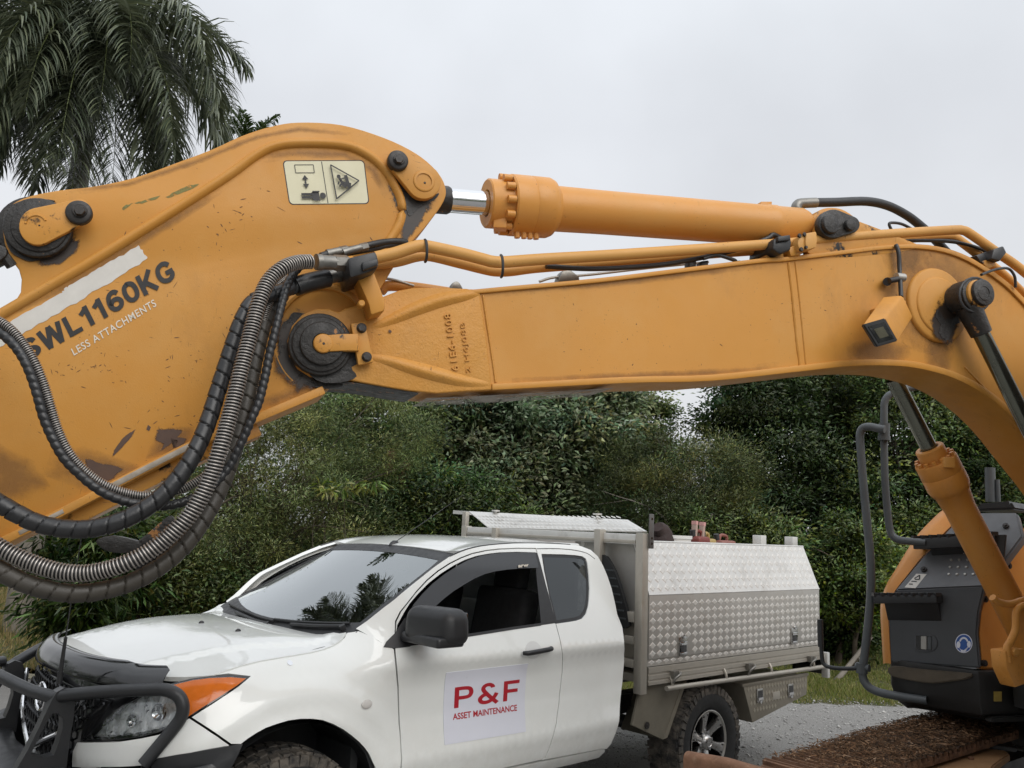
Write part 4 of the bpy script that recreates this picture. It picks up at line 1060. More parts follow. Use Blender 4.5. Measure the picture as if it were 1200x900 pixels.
H2 = [(386, 325, 2.76), (372, 328, 2.75), (350, 334, 2.73), (330, 341, 2.70), (312, 347, 2.67), (296, 354, 2.645), (284, 374, 2.63), (275, 398, 2.62), (265, 428, 2.61), (255, 459, 2.60), (246, 488, 2.58), (236, 514, 2.56), (222, 541, 2.54), (204, 566, 2.53), (183, 587, 2.525), (158, 603, 2.52), (130, 614.5, 2.52), (100, 620, 2.53), (70, 619, 2.54), (42, 612.5, 2.55), (18, 601, 2.56), (-6, 587, 2.57), (-50, 560, 2.60), (-120, 510, 2.66), (-180, 464, 2.77), (-220, 432, 2.86)]
h = wrap_hose('wrapped_hose', H2, 10.6, HOSEWRAP, pitch_px=17.8); h['label'] = 'thick hydraulic hose in clean black spiral wrap'
fitting([(382, 326, 2.76), (388, 324, 2.765), (395, 322, 2.77)], 8.4)
mb = MB(); mb.cyl(E(399, 321, 2.77), E(412, 317, 2.79), rm(6.5, 405, 318, 2.78), 6); mb.build('pipe_nut', YEL_GREASY, exc)
pipe('hose_sleeve', [(346, 336, 2.725), (358, 332, 2.735), (372, 328.5, 2.745), (384, 325.5, 2.755)], 11.2, HOSEWRAP, exc)
H3 = [(330, 346, 2.76), (312, 372, 2.70), (301, 410, 2.665), (293, 450, 2.65), (283, 495, 2.64), (272, 535, 2.63), (258, 572, 2.62), (240, 606, 2.60), (217, 638, 2.58), (190, 662, 2.57), (158, 680.5, 2.56), (120, 692, 2.555), (84, 695.5, 2.555), (52, 690.5, 2.56), (26, 682, 2.57), (0, 669, 2.58), (-50, 640, 2.62), (-110, 590, 2.68), (-185, 532, 2.78), (-235, 494, 2.86)]
h = wrap_hose('wrapped_hose', H3, 11.0, MUDWRAP, pitch_px=18.6); h['label'] = 'thick hydraulic hose in muddy brown-black spiral wrap'
H4 = [(345, 324, 2.75), (332, 330, 2.73), (322, 340, 2.71), (315, 355, 2.69), (309, 375, 2.68), (305, 398, 2.67), (302, 422, 2.66), (299, 447, 2.65), (294, 470, 2.645), (287, 490, 2.64), (277, 512, 2.63), (262, 537, 2.62), (242, 557, 2.60), (216, 572, 2.59), (193, 579, 2.585), (170, 581.5, 2.58), (148, 578, 2.58), (129, 571.5, 2.575), (110, 561, 2.57), (92, 545, 2.565), (78, 526, 2.56), (67, 502, 2.56), (59, 476, 2.56), (51, 450, 2.56), (41, 426, 2.56), (27, 403, 2.57), (11, 385, 2.58), (-8, 373, 2.60), (-50, 352, 2.66), (-95, 335, 2.78), (-125, 330, 2.90)]
h = spring_hose('thin_spring_hose', H4, 5.4, pitch_px=2.7, wire=0.26); h['label'] = 'thin hose in a fine steel spring guard'
H5 = [(352, 312, 2.72), (343, 322, 2.70), (336, 335, 2.68), (331, 353, 2.66), (326, 373, 2.645), (321, 394, 2.635), (316, 414, 2.63), (312, 435, 2.625), (308, 453, 2.62), (303, 472, 2.615), (296, 488, 2.61), (288, 507, 2.61), (279, 526, 2.61), (268, 548, 2.61), (250, 568, 2.60), (228, 583, 2.59), (205, 591, 2.58), (184, 593, 2.57), (163, 591, 2.565), (142, 586, 2.56), (124, 578.5, 2.555), (109, 569, 2.55), (96, 558, 2.55), (76, 538, 2.55), (62, 514, 2.55), (51, 488, 2.55), (42, 456, 2.55), (32, 429, 2.55), (21, 410, 2.56), (8, 396, 2.57), (-10, 384, 2.59), (-50, 360, 2.66), (-98, 343, 2.78), (-130, 338, 2.90)]
h = wrap_hose('braided_hose', H5, 5.8, HOSEWRAP, pitch_px=9.0, braid=True, seg=16); h['label'] = 'thin hose with a twisted black rope-like wrap'
pipe('rubber_hose', [(262, 548, 2.66), (246, 580, 2.65), (225, 606, 2.64), (203, 630, 2.63), (178, 648, 2.62), (150, 656, 2.62), (132, 668, 2.62)], 5.0, MUDWRAP, exc)
pipe('rubber_hose', [(270, 545, 2.68), (240, 590, 2.68), (214, 622, 2.67), (190, 648, 2.66), (160, 668, 2.66)], 6.0, RUBBER, exc)
pipe('rubber_hose', [(376, 300, 2.76), (386, 297, 2.77), (400, 294, 2.78), (418, 291, 2.79), (436, 286.5, 2.80), (452, 283.5, 2.82), (470, 283, 2.84), (492, 287, 2.88)], 4.0, RUBBER, exc)
pipe('rubber_hose', [(396, 298, 2.80), (418, 295, 2.80), (440, 291, 2.82), (462, 287, 2.84), (490, 291, 2.9)], 3.4, RUBBER, exc)
fitting([(384, 297.5, 2.77), (392, 295.5, 2.775), (400, 294, 2.78)], 5.0)
fitting([(402, 296, 2.775), (412, 293, 2.78), (424, 290, 2.79)], 4.6)
# arm's underside fittings seen below the hoses
prism('hose_bracket', s2([(150, 640), (165, 632), (188, 612), (200, 604), (205, 615), (190, 632), (170, 642), (155, 646)], 3, True), 2.83, 2.88, GREASE_CHIP, arm, 0.004)
prism('hose_bracket', s2([(112, 634), (130, 628), (160, 634), (166, 640), (150, 648), (126, 646)], 3, True), 2.82, 2.9, GREASE, arm, 0.004)

# ---------------------------------------------------------------- work light on the boom
LQ = [(1009.5, 380, 2.62), (1037, 372, 2.60), (1053, 400, 2.60), (1027, 407.5, 2.62)]
BQ = [(1034, 347, 2.72), (1057.5, 345, 2.70), (1071, 372, 2.70), (1050, 382, 2.74)]
bm = bmesh.new(); a = [bm.verts.new(E(*p)) for p in LQ]; b = [bm.verts.new(E(*p)) for p in BQ]
bm.faces.new(a); bm.faces.new(b[::-1])
for i in range(4): bm.faces.new((a[(i + 1) % 4], a[i], b[i], b[(i + 1) % 4]))
bmesh.ops.recalc_face_normals(bm, faces=bm.faces)
bmesh.ops.bevel(bm, geom=list(bm.edges), offset=0.012, segments=3, affect='EDGES', profile=0.5)
for f in bm.faces: f.smooth = True
me = bpy.data.meshes.new('work_light'); bm.to_mesh(me); bm.free(); me.set_sharp_from_angle(angle=R(35))
wl = link('work_light', me, exc, YEL)
c = sum((E(*p) for p in LQ), Vector()) / 4; nl = (E(*LQ[1]) - E(*LQ[0])).cross(E(*LQ[3]) - E(*LQ[0])).normalized()
if nl.dot(CAM - RO - c) < 0: nl = -nl
def quadplate(pts, k, off, thick, mat, name, parent, bev=0.004):
    P = [c + (E(*p) - c) * k + nl * off for p in pts]; mb = MB(); mb.add(P + [p - nl * thick for p in P], [(0, 1, 2, 3), (7, 6, 5, 4)] + [((i + 1) % 4, i, i + 4, (i + 1) % 4 + 4) for i in range(4)])
    o = mb.build(name, mat, parent, smooth=False); bm = bmesh.new(); bm.from_mesh(o.data); bmesh.ops.recalc_face_normals(bm, faces=bm.faces); bmesh.ops.bevel(bm, geom=list(bm.edges), offset=bev, segments=2, affect='EDGES'); bm.to_mesh(o.data); bm.free(); return o
quadplate(LQ, 0.95, 0.005, 0.02, BLACKP, 'lamp_bezel', wl)
quadplate(LQ, 0.74, 0.0065, 0.008, BLACKG, 'lamp_glass', wl, 0.002)
quadplate(LQ, 0.42, 0.0075, 0.004, simple('dim_lamp_reflector', (.10, .095, .065), .3, metal=.5), 'lamp_reflector', wl, 0.001)
prism('lamp_bracket', [(1042, 356), (1062, 352), (1064, 372), (1046, 376)], 2.70, 2.815, YEL, wl, 0.004)
pipe('lamp_wire', [(1050, 287, 2.79), (1053, 296, 2.78), (1054, 312, 2.78), (1055, 330, 2.77), (1056, 348, 2.74)], 2.5, RUBBER, wl)
mb = MB(); mb.cyl(E(1040, 330, 2.80), E(1040, 330, 2.77), rm(5, 1040, 330, 2.8), 14); mb.cyl(E(1042, 329, 2.76), E(1052, 327, 2.76), rm(3.4, 1040, 330, 2.8), 12); mb.build('wire_clip', BOLT, wl)
mb = MB(); mb.cyl(E(1050, 324.5, 2.775), E(1059, 325.5, 2.775), rm(5, 1040, 330, 2.8), 14); mb.build('clip_collar', GALV, wl)

# ---------------------------------------------------------------- lift cylinders
disc('lift_boss_ring', 1101, 357, BD0 - 0.006, BD0 + 0.03, 45, YEL, boom, bevel=0.012)
disc('lift_boss_ring', 1103, 358, BD0 - 0.014, BD0 + 0.03, 35, YEL, boom, bevel=0.01)
def coax(D): k = 2.8 / D; return (250 + 857 * k, 605 - 249 * k)
disc('lift_boss', *coax(2.70), 2.70, BD0 + 0.02, 17.5, GREASE_CHIP, boom)
disc('lift_boss', *coax(3.05), 3.05, 3.20, 16, YEL_GREASY, boom)
def lift(Drod, pin, axis0, axis1, name='lift_cylinder'):
    """axis0/axis1: photo px on the rod axis at Drod; pin: px of the rod eye"""
    p0 = E(*axis0, Drod); p1 = E(*axis1, Drod); d = (p1 - p0).normalized()
    s_ = depth_of(*axis1, Drod) / F_PX; x, y, z = frame_from(d)
    def turn(prof, nm, mat, par, seg=32):
        V, Fc = lathe([(a * s_, max(b, 0.01) * s_) for a, b in prof], seg, 'Z')
        return mk(nm, [p1 + x * v.x + y * v.y + z * v.z for v in V], Fc, mat, par, True, None, 35)
    cyl = turn([(56, 22.5), (58, 21.5), (60, 20), (80, 17.5), (300, 17.5), (310, 15), (310, 0)], name, LIFTYEL_SHADED, exc)
    turn([(1, 10.3), (0, 11), (0, 15), (1.5, 16.2), (15, 16.2), (16, 17), (16, 23), (17.5, 24), (33, 24), (34, 23.5), (35, 24), (50, 24), (55, 22.6), (57, 21.4)], 'gland', LIFTYEL_SHADED, cyl)
    pe = E(*pin, Drod); Lr = (pe - p1).length / s_
    turn([(2, 9.3), (-Lr + 8, 9.3)], 'rod', DARKROD, cyl)
    turn([(1.5, 10.6), (1.2, 9.0)], 'gland_seal', RUBBER, cyl)
    for k in range(14):
        th = 2 * math.pi * k / 14; c = p1 + d * (16 * s_) + (x * math.cos(th) + y * math.sin(th)) * (20.3 * s_)
        mb = MB(); mb.cyl(c, c - d * (4.0 * s_), 2.5 * s_, 8); mb.build('gland_bolt', LIFTYEL_SHADED, cyl)
    return cyl, p1, d, s_, x, y
cylN, *_ = lift(2.725, (1131, 354), (1176.6, 444.5), (1222, 535))
cylF, pF, dF, sF, xF, yF = lift(2.725 * 1.147, (1046, 436), (1058, 465), (1088.5, 524.5))
disc('rod_eye', *coax(2.685), 2.685, 2.768, 20, GREASE_CHIP, cylN)
disc('rod_eye_band', *coax(2.672), 2.672, 2.69, 17, YEL_GREASY, cylN)
disc('rod_eye_cap', *coax(2.655), 2.655, 2.672, 16.0, GREASE, cylN)
disc('cap_ring', *coax(2.653), 2.653, 2.66, 11, GREASE, cylN, hole=7)
P = [E(coax(2.69)[0] + 18 * math.cos(R(a)), coax(2.69)[1] - 20 * math.sin(R(a)), 2.69) for a in range(0, 361, 20)]
mb = MB(); mb.tube(P, 0.007, 8, 0); mb.build('seal_ring', RUBBER, cylN)
mb = MB(); mb.cyl(E(1134, 358, 2.725), E(1150, 391, 2.725), rm(14.5, 1130, 370, 2.72), 24, r2=rm(12, 1130, 370, 2.72)); mb.build('rod_neck', GREASE_CHIP, cylN)
prism('grease_patch', ragged(s2([(1099, 362), (1108, 374), (1120, 372), (1124, 378), (1117, 384), (1112, 398), (1105, 396), (1100, 389), (1103, 380), (1097, 372)], 2, True), .8, 2), BD0 - 0.0165, BD0 - 0.012, GREASE, boom, 0)
pipe('steel_pipe', [(1163, 700, 2.95), (1169, 705, 2.95), (1183, 708, 2.95), (1198, 704, 2.95), (1215, 700, 2.95)], 4.2, LIFTYEL_SHADED, cylF)
pipe('steel_pipe', [(1205, 709, 2.93), (1196, 711, 2.93), (1191, 718, 2.93), (1190, 738, 2.93), (1184, 752, 2.93), (1180, 760, 2.93), (1182, 776, 2.93)], 4.2, LIFTYEL_SHADED, cylF)
prism('port_block', [(1178, 763), (1200, 760), (1206, 800), (1190, 806), (1180, 784)], 2.92, 3.0, LIFTYEL_SHADED, cylF, 0.006)
mb = MB(); hexbolt(mb, 1191, 764, 2.92, 4.0, 0.014); mb.build('port_bolt', YEL_CYL, cylF)
mb = MB(); mb.box(pF + dF * (22 * sF) - xF * 0.0 - NAX * (0.09) + FWD * 0.03, (0.05, 0.04, 0.05)); mb.build('port_block', YEL_CYL, cylF, bevel=0.006)
# ---------------------------------------------------------------- upper structure seen at the right: toolbox, steps, rails
def hp(px, py, P0, n):                                   # photo point on a plane, excavator coordinates
    d = ray(px, py); return CAM + d * ((P0 + RO - CAM).dot(n) / d.dot(n)) - RO
P1 = E(1148.5, 783, 3.45); P2 = E(1042, 776, 3.86)
FN = (P2 - P1).cross(ZUP).normalized()                    # outward normal of the toolbox front
if FN.dot(CAM - RO - P1) < 0: FN = -FN
def slab(name, pts, n, thick, mat, parent, bevel=0.006, auto=40):
    """flat piece: pts on one plane, extruded against n"""
    V = list(pts) + [p - n * thick for p in pts]; k = len(pts); mb = MB()
    mb.add(V, [tuple(range(k)), tuple(range(2 * k - 1, k - 1, -1))] + [((i + 1) % k, i, i + k, (i + 1) % k + k) for i in range(k)])
    o = mk(name, mb.V, mb.F, mat, parent, True, None, auto); bm = bmesh.new(); bm.from_mesh(o.data); bmesh.ops.recalc_face_normals(bm, faces=bm.faces)
    if bevel:
        es = [e for e in bm.edges if e.calc_face_angle(0) > R(30)]; bmesh.ops.bevel(bm, geom=es, offset=bevel, segments=2, affect='EDGES', clamp_overlap=True)
    for f in bm.faces: f.smooth = True
    bm.to_mesh(o.data); bm.free(); o.data.set_sharp_from_angle(angle=R(auto)); return o
BWD = -FWD
# toolbox: vertical front
front = [hp(x, y, P1, FN) for x, y in ((1044, 776), (1148.5, 783), (1145, 742), (1147, 718), (1154, 688), (1047, 693), (1041, 712), (1042, 745))]
tb = slab('toolbox_door', front, FN, 0.05, GUNMETAL, exc, 0.008); tb['label'] = 'dark grey toolbox door with a blue ear-protection sign'
# sloping lid above it: same foot line, top further back
SA, SB = hp(1047, 693, P1, FN), hp(1154, 688, P1, FN)
top_mid = hp(1150, 600, P1 - FN * 0.30, FN)
SN = (SB - SA).cross(top_mid - SA).normalized()
if SN.dot(CAM - RO - SA) < 0: SN = -SN
lid = slab('toolbox_lid', [hp(x, y, SA, SN) for x, y in ((1048, 692), (1154, 687.5), (1199, 628), (1192, 600), (1147, 600), (1117, 614), (1083, 650))], SN, 0.06, GREYSLOPE, exc, 0.01)
mb = MB()
for r_ in range(4):
    for k in range(4 - (r_ == 0)):
        c = hp(1112 + k * 9.5 + (3 - r_) * 1.4 + (r_ == 0) * 4, 648 + r_ * 8.4, SA, SN); V, Fc = tube([c - SN * 0.004, c + SN * 0.006], [0.0085, 0.006], 10, 0, True); mb.add(V, Fc)
mb.build('tread_stud', GALV, lid)
for px, py in ((1083, 668), (1179, 617)):
    c = hp(px, py, SA, SN); mb = MB(); mb.cyl(c - SN * 0.004, c + SN * 0.012, 0.016, 14); mb.cyl(c + SN * 0.011, c + SN * 0.02, 0.009, 6); mb.build('lid_bolt', BOLT, lid)
lab = [hp(x, y, SA, SN) + SN * 0.0015 for x, y in ((1060, 688.5), (1073, 689.5), (1086, 673), (1074, 672.5))]
mb = MB(); mb.add(lab, [(0, 1, 2, 3)]); 
for a, b in (((.15, .25), (.5, .25)), ((.15, .45), (.65, .45)), ((.2, .65), (.45, .9)), ((.45, .9), (.75, .6)), ((.75, .6), (.3, .6))):
    A_, B_ = bilerp(lab, *a), bilerp(lab, *b); t = (B_ - A_).normalized(); w = SN.cross(t) * 0.0035; mb.add([A_ - w + SN * .001, B_ - w + SN * .001, B_ + w + SN * .001, A_ + w + SN * .001], [(0, 1, 2, 3)], 1)
mb.build('white_label', [WHITEDECAL, BLACKINK], lid, smooth=False)
slab('lid_top_block', [hp(x, y, top_mid - FN * 0.02, FN) for x, y in ((1143, 599), (1190, 597), (1184, 587), (1146, 590))], FN, 0.4, BLACKP, exc, 0.012)
mb = MB(); e0 = hp(1161, 588, top_mid - FN * 0.3, FN); mb.cyl(e0, hp(1160, 548, top_mid - FN * 0.3, FN), 0.028, 14); mb.cyl(hp(1170, 588, top_mid - FN * 0.3, FN), hp(1169, 562, top_mid - FN * 0.3, FN), 0.012, 10); mb.build('exhaust_stack', RAILGREY, exc)
# steps
def stepbox(name, tl, tr, hgt, out_, mat, lean=0.0, parent=exc, base=P1, bev=0.008):
    a, b = hp(*tl, base, FN), hp(*tr, base, FN); dn = Vector((0, 0, -hgt))
    V = [a, b, b + FN * out_, a + FN * out_, a + dn, b + dn, b + dn + FN * (out_ * (1 - lean)), a + dn + FN * (out_ * (1 - lean))]
    mb = MB(); mb.add(V, [(0, 1, 2, 3), (7, 6, 5, 4), (3, 2, 6, 7), (0, 3, 7, 4), (1, 5, 6, 2), (0, 4, 5, 1)]); return mb.build(name, mat, parent, bevel=bev)
st = stepbox('step', (1031, 697), (1105, 696), 0.046, 0.10, BLACKP)
mb = MB()
for i in range(9):
    a = hp(1033 + i * 9, 697, P1, FN) + FN * 0.09; mb.box(a + Vector((0, 0, 0.004)), (0.03, 0.03, 0.018))
mb.build('step_grip', BLACKP, st)
stepbox('step_gusset', (1040, 705), (1102, 705), 0.10, 0.05, BLACKP, 0.95)
up = stepbox('step', (1082, 632), (1176, 627), 0.058, 0.17, BLACKP, 0.0, exc, P1 - FN * 0.20)
mb = MB()
for i in range(10):
    a = hp(1084 + i * 10, 632 - i * 0.5, P1 - FN * 0.20, FN) + FN * 0.15; mb.box(a + Vector((0, 0, 0.006)), (0.035, 0.03, 0.022))
mb.build('step_grip', BLACKP, up)
stepbox('step_gusset', (1096, 640), (1170, 637), 0.13, 0.10, BLACKP, 0.85, exc, P1 - FN * 0.20)
tri = [hp(x, y, P1 - FN * 0.06, FN) for x, y in ((1160, 627), (1179, 626.5), (1176, 656), (1170, 662))]
slab('step_side', tri, FN, 0.02, BLACKP, up, 0.003)
# orange side cover behind the toolbox's far edge
oc = s2([(1035, 778), (1033, 745), (1031.5, 714), (1034, 698), (1040, 682.5), (1050, 666.5), (1061, 648), (1072, 631), (1083, 618), (1093, 608), (1101, 600.5), (1109, 596), (1121, 595)], 2)
nc = s2([(1044, 778), (1042, 745), (1041, 716), (1044, 704), (1049, 692), (1060, 678), (1071, 664), (1082, 650.5), (1093, 638.5), (1104, 626.5), (1117, 614), (1128, 604), (1136, 598)], 2)
dep = [0.045 + 0.26 * sstep(692, 600, y) for x, y in nc]
A_ = [hp(x, y, P1 - FN * (d_ + .10), FN) for (x, y), d_ in zip(oc, dep)]; M_ = [hp((x + x2) / 2 - 1.5, (y + y2) / 2 - 1, P1 - FN * (d_ + .028), FN) for (x, y), (x2, y2), d_ in zip(oc, nc, dep)]; B_ = [hp(x, y, P1 - FN * d_, FN) for (x, y), d_ in zip(nc, dep)]
rows_ = [[p - FN * .5 for p in A_], A_, M_, B_, [p - FN * .06 for p in B_]]; n = len(A_)
V = [p for r_ in rows_ for p in r_]; Fc = [(r_ * n + i, r_ * n + i + 1, (r_ + 1) * n + i + 1, (r_ + 1) * n + i) for r_ in range(4) for i in range(n - 1)]
o = mk('side_cover', V, Fc, ORANGE, exc, True, None, 50); bm = bmesh.new(); bm.from_mesh(o.data); bmesh.ops.recalc_face_normals(bm, faces=bm.faces)
if sum(f.normal.dot(FN) for f in bm.faces) < 0: bmesh.ops.reverse_faces(bm, faces=bm.faces)
bm.to_mesh(o.data); bm.free()
# inner side, facing the boom
inn = [(1150, 784.5), (1146.5, 742), (1148.5, 718), (1155.5, 688), (1200, 628.5), (1225, 596), (1420, 590), (1420, 790)]
ic = slab('inner_cover', [hp(x, y, P1 + NAX * 0.012, NAX) for x, y in inn], -NAX, 0.05, ORANGE, exc, 0.01)
for px, py in ((1153.5, 702), (1152.5, 777), (1181, 663)):
    c = hp(px, py, P1 + NAX * 0.012, NAX); mb = MB(); mb.cyl(c + NAX * 0.004, c - NAX * 0.012, 0.017, 14); mb.cyl(c - NAX * 0.011, c - NAX * 0.02, 0.009, 6); mb.build('cover_bolt', BOLT, ic)
# ear-protection sign
def fp(px, py, o_): return hp(px, py, P1, FN) + FN * o_
def fcirc(cx, cy, rx, ry, o_, n=28): return [fp(cx + rx * math.cos(2 * math.pi * k / n), cy - ry * math.sin(2 * math.pi * k / n), o_) for k in range(n)]
mb = MB()
def fpoly(P, mi):
    c = (P[1] - P[0]).cross(P[2] - P[1]); nrm = sum(((P[i] - P[0]).cross(P[(i + 1) % len(P)] - P[0]) for i in range(1, len(P) - 1)), Vector())
    f = tuple(range(len(P))); mb.add(P, [f if nrm.dot(FN) > 0 else f[::-1]], mi)
fpoly(fcirc(1129.5, 754, 10.2, 11.2, .0012), 0); fpoly(fcirc(1129.5, 754, 9.2, 10.2, .0018), 1)
hb = [(1129.5 + 5.8 * math.cos(R(a)), 754 - 7.6 * math.sin(R(a))) for a in range(20, 161, 14)] + [(1129.5 + 3.9 * math.cos(R(a)), 754 - 5.4 * math.sin(R(a))) for a in range(160, 19, -14)]
fpoly([fp(x, y, .0024) for x, y in hb], 0)
fpoly(fcirc(1123.3, 755.5, 2.3, 4.0, .0027, 14), 0); fpoly(fcirc(1135.7, 755.0, 2.3, 4.0, .0027, 14), 0)
fpoly([fp(x, y, .0024) for x, y in ((1123.6, 758), (1127, 764), (1131.5, 764), (1135, 757.5), (1134, 760), (1130, 762), (1126, 761))], 0)
o = mb.build('ear_protection_sign', [SIGNWHITE, BLUEINK], tb, smooth=False); o['label'] = 'round blue sign of a white head wearing ear protection'
# flush latch
slab('latch_surround', [fp(x, y, 0.006) for x, y in s2([(1070, 752), (1072, 744), (1084, 743), (1095, 745), (1099, 753), (1096, 761), (1086, 764), (1073, 762)], 3, True)], FN, 0.008, GUNMETAL, tb, 0.002)
slab('latch_recess', [fp(x, y, 0.0075) for x, y in ((1074, 744.5), (1092, 745.5), (1092, 762), (1074, 761))], FN, 0.002, BLACKG, tb, 0)
slab('latch_paddle', [fp(x, y, 0.012) for x, y in ((1080, 745.5), (1086.5, 745.5), (1086.5, 761), (1080, 760.5))], FN, 0.008, GALV, tb, 0.002)
slab('latch_paddle', [fp(x, y, 0.012) for x, y in ((1088, 746), (1092, 746.2), (1092, 761.5), (1088, 761))], FN, 0.008, RAILGREY, tb, 0.002)
# black base under the toolbox with a rounded outer corner
zb0, zt0 = hp(1155, 846, P1, FN).z, P1.z - 0.012
def base_ring(z, g=0.0):
    Lf = (P2 - P1).normalized(); Lf.z = 0
    a = Vector((P1.x, P1.y, 0)); w = (P2 - P1).length
    pts = [a + FN * (0.03 - g), a + Lf * (w - 0.12) + FN * (0.03 - g), a + Lf * (w + 0.0 - g) + FN * (-0.03), a + Lf * (w + 0.04 - g) - FN * 0.12, a + Lf * (w + 0.04 - g) - FN * 0.9, a + BWD * 1.6 + NAX * 1.0, a + BWD * 1.6 - NAX * 0.02, a - NAX * (0.02 - g) + BWD * 0.02]
    return [Vector((p.x, p.y, z)) for p in pts]
rg = [base_ring(zt0), base_ring(zt0 - 0.02, -0.0), base_ring(zb0 + 0.10), base_ring(zb0 + 0.03, 0.02), base_ring(zb0, 0.08)]
V = [p for r_ in rg for p in r_]; n = len(rg[0]); Fc = [tuple(range(n))[::-1]]
for i in range(len(rg) - 1):
    for k in range(n): a, b = i * n + k, i * n + (k + 1) % n; Fc.append((a, b, b + n, a + n))
Fc.append(tuple(range((len(rg) - 1) * n, len(rg) * n)))
mb = MB(); mb.add(V, Fc); base = mb.build('toolbox_base', BASEBLK, exc, bevel=0.012); bm = bmesh.new(); bm.from_mesh(base.data); bmesh.ops.recalc_face_normals(bm, faces=bm.faces); bm.to_mesh(base.data); bm.free()
led = [hp(x, y, P1 + FN * 0.05, FN) for x, y in s2([(1042, 781), (1075, 784), (1110, 787), (1140, 790), (1132, 796), (1108, 799.5), (1092, 801), (1075, 799), (1058, 796), (1042, 791)], 2, True)]
slab('base_tread', led, FN, 0.05, simple('muddy_tread', (0.085, 0.068, 0.048), 0.8, var=0.5, scale=10, bump=0.4), base, 0.006)
pk = hp(1173, 816, P1 - NAX * 0.03, NAX)
yl = [hp(x, y, P1 - NAX * 0.024, NAX) for x, y in ((1165, 810.5), (1174, 810.5), (1174, 822), (1165, 822))]
slab('yellow_label', yl, -NAX, 0.003, simple('yellow_label_print', (0.34, 0.25, 0.06), 0.5, var=0.35, scale=60), base, 0)
slab('base_lip', [hp(x, y, P1 - NAX * 0.03, NAX) for x, y in ((1163, 841), (1230, 836), (1230, 845), (1163, 847))], -NAX, 0.05, BASEBLK, base, 0.006)
# deck, cab side and tail of the machine: out of frame to the right
def mbox(name, b0, b1, n0, n1, z0, z1, mat, bev=0.03):
    o_ = Vector((P1.x, P1.y, 0)); V = [o_ + BWD * b + NAX * q + Vector((0, 0, z)) for b in (b0, b1) for q in (n0, n1) for z in (z0, z1)]
    mb = MB(); mb.add(V, [(0, 1, 3, 2), (4, 6, 7, 5), (0, 4, 5, 1), (2, 3, 7, 6), (0, 2, 6, 4), (1, 5, 7, 3)])
    o = mb.build(name, mat, exc, smooth=True); bm = bmesh.new(); bm.from_mesh(o.data); bmesh.ops.recalc_face_normals(bm, faces=bm.faces); bmesh.ops.bevel(bm, geom=list(bm.edges), offset=bev, segments=3, affect='EDGES'); bm.to_mesh(o.data); bm.free(); return o
mbox('upper_frame', 0.15, 3.0, -1.5, -0.03, zb0 + 0.05, zt0 + 0.02, BASEBLK)
mbox('engine_hood', 1.62, 2.6, -1.4, 1.0, zt0 + 0.03, zt0 + 0.85, ORANGE, 0.06)
# the cab stands on the near side, just out of frame
bc0 = max((E(1232, 700, D_) - P1).dot(BWD) for D_ in (1.4, 2.0, 2.45))
mbox('cab', bc0, bc0 + 1.55, -2.0, -1.02, zt0 + 0.02, zt0 + 1.55, GUNMETAL, 0.08)
mbox('cab_roof', bc0 - 0.0, bc0 + 1.58, -2.02, -1.0, zt0 + 1.56, zt0 + 1.64, YEL, 0.03)
mbox('counterweight', 2.62, 3.1, -1.5, 1.1, zb0 + 0.02, zt0 + 0.75, GUNMETAL, 0.10)
mbox('swing_bearing', 0.5, 1.8, -0.9, 0.3, zb0 - 0.22, zb0 + 0.03, GREASE, 0.03)
# handrails
RN = FN
def rp(px, py, k): return hp(px, py, P1 + FN * k, FN)
def rail(name, pts, rad, mat=RAILGREY, n=6, label=None):
    mb = MB(); mb.tube([rp(*p) for p in pts], rad, 14, n); o = mb.build(name, mat, exc); return o
rail('handrail', [(1037, 503, 0.05), (1029, 502, 0.05), (1019, 500, 0.05), (1011.5, 501.5, 0.05), (1008, 508, 0.05), (1008, 520, 0.05), (1011.5, 565, 0.05), (1016, 612, 0.05), (1020, 655, 0.05), (1020.5, 690, 0.05), (1018, 725, 0.05), (1013.5, 765, 0.05), (1011, 785, 0.05), (1012, 796, 0.05), (1018, 805, 0.05), (1030, 811, 0.05), (1048, 815, 0.05), (1066, 818, 0.04), (1086, 821, 0.03)], 0.0225)
rail('handrail', [(1078, 452, -0.12), (1062, 456, -0.08), (1049, 460, -0.05), (1041, 464, -0.03), (1036.5, 472, -0.02), (1036, 484, -0.02), (1036, 515, -0.02), (1037, 560, -0.02), (1040, 600, -0.03), (1043, 621, -0.03), (1047, 629, -0.03), (1055, 633, -0.03), (1068, 634.5, -0.03), (1085, 636, -0.04)], 0.0205)
mb = MB(); mb.cyl(rp(1036.5, 496, 0.0), rp(1036, 511, 0.0), 0.030, 16); mb.cyl(rp(1036, 511, 0.0), rp(1036, 516, 0.0), 0.034, 16); mb.build('rail_clamp', RAILGREY, exc)
rail('mirror_arm', [(1008, 783, 0.06), (990, 783.5, 0.06), (976, 782.5, 0.06), (967, 779.5, 0.06), (963.5, 772, 0.06), (962, 750, 0.06), (961, 728, 0.06)], 0.0115, BLACKP)
rail('mirror_stem', [(962, 758, 0.06), (961.2, 742, 0.06), (961, 726, 0.06)], 0.0165, BLACKP, 1)
mb = MB(); mb.cyl(rp(1003, 781, 0.05), rp(1019, 783, 0.05), 0.020, 14); mb.cyl(rp(1010, 777, 0.05), rp(1010, 789, 0.05), 0.031, 16); mb.build('rail_clamp', RAILGREY, exc)

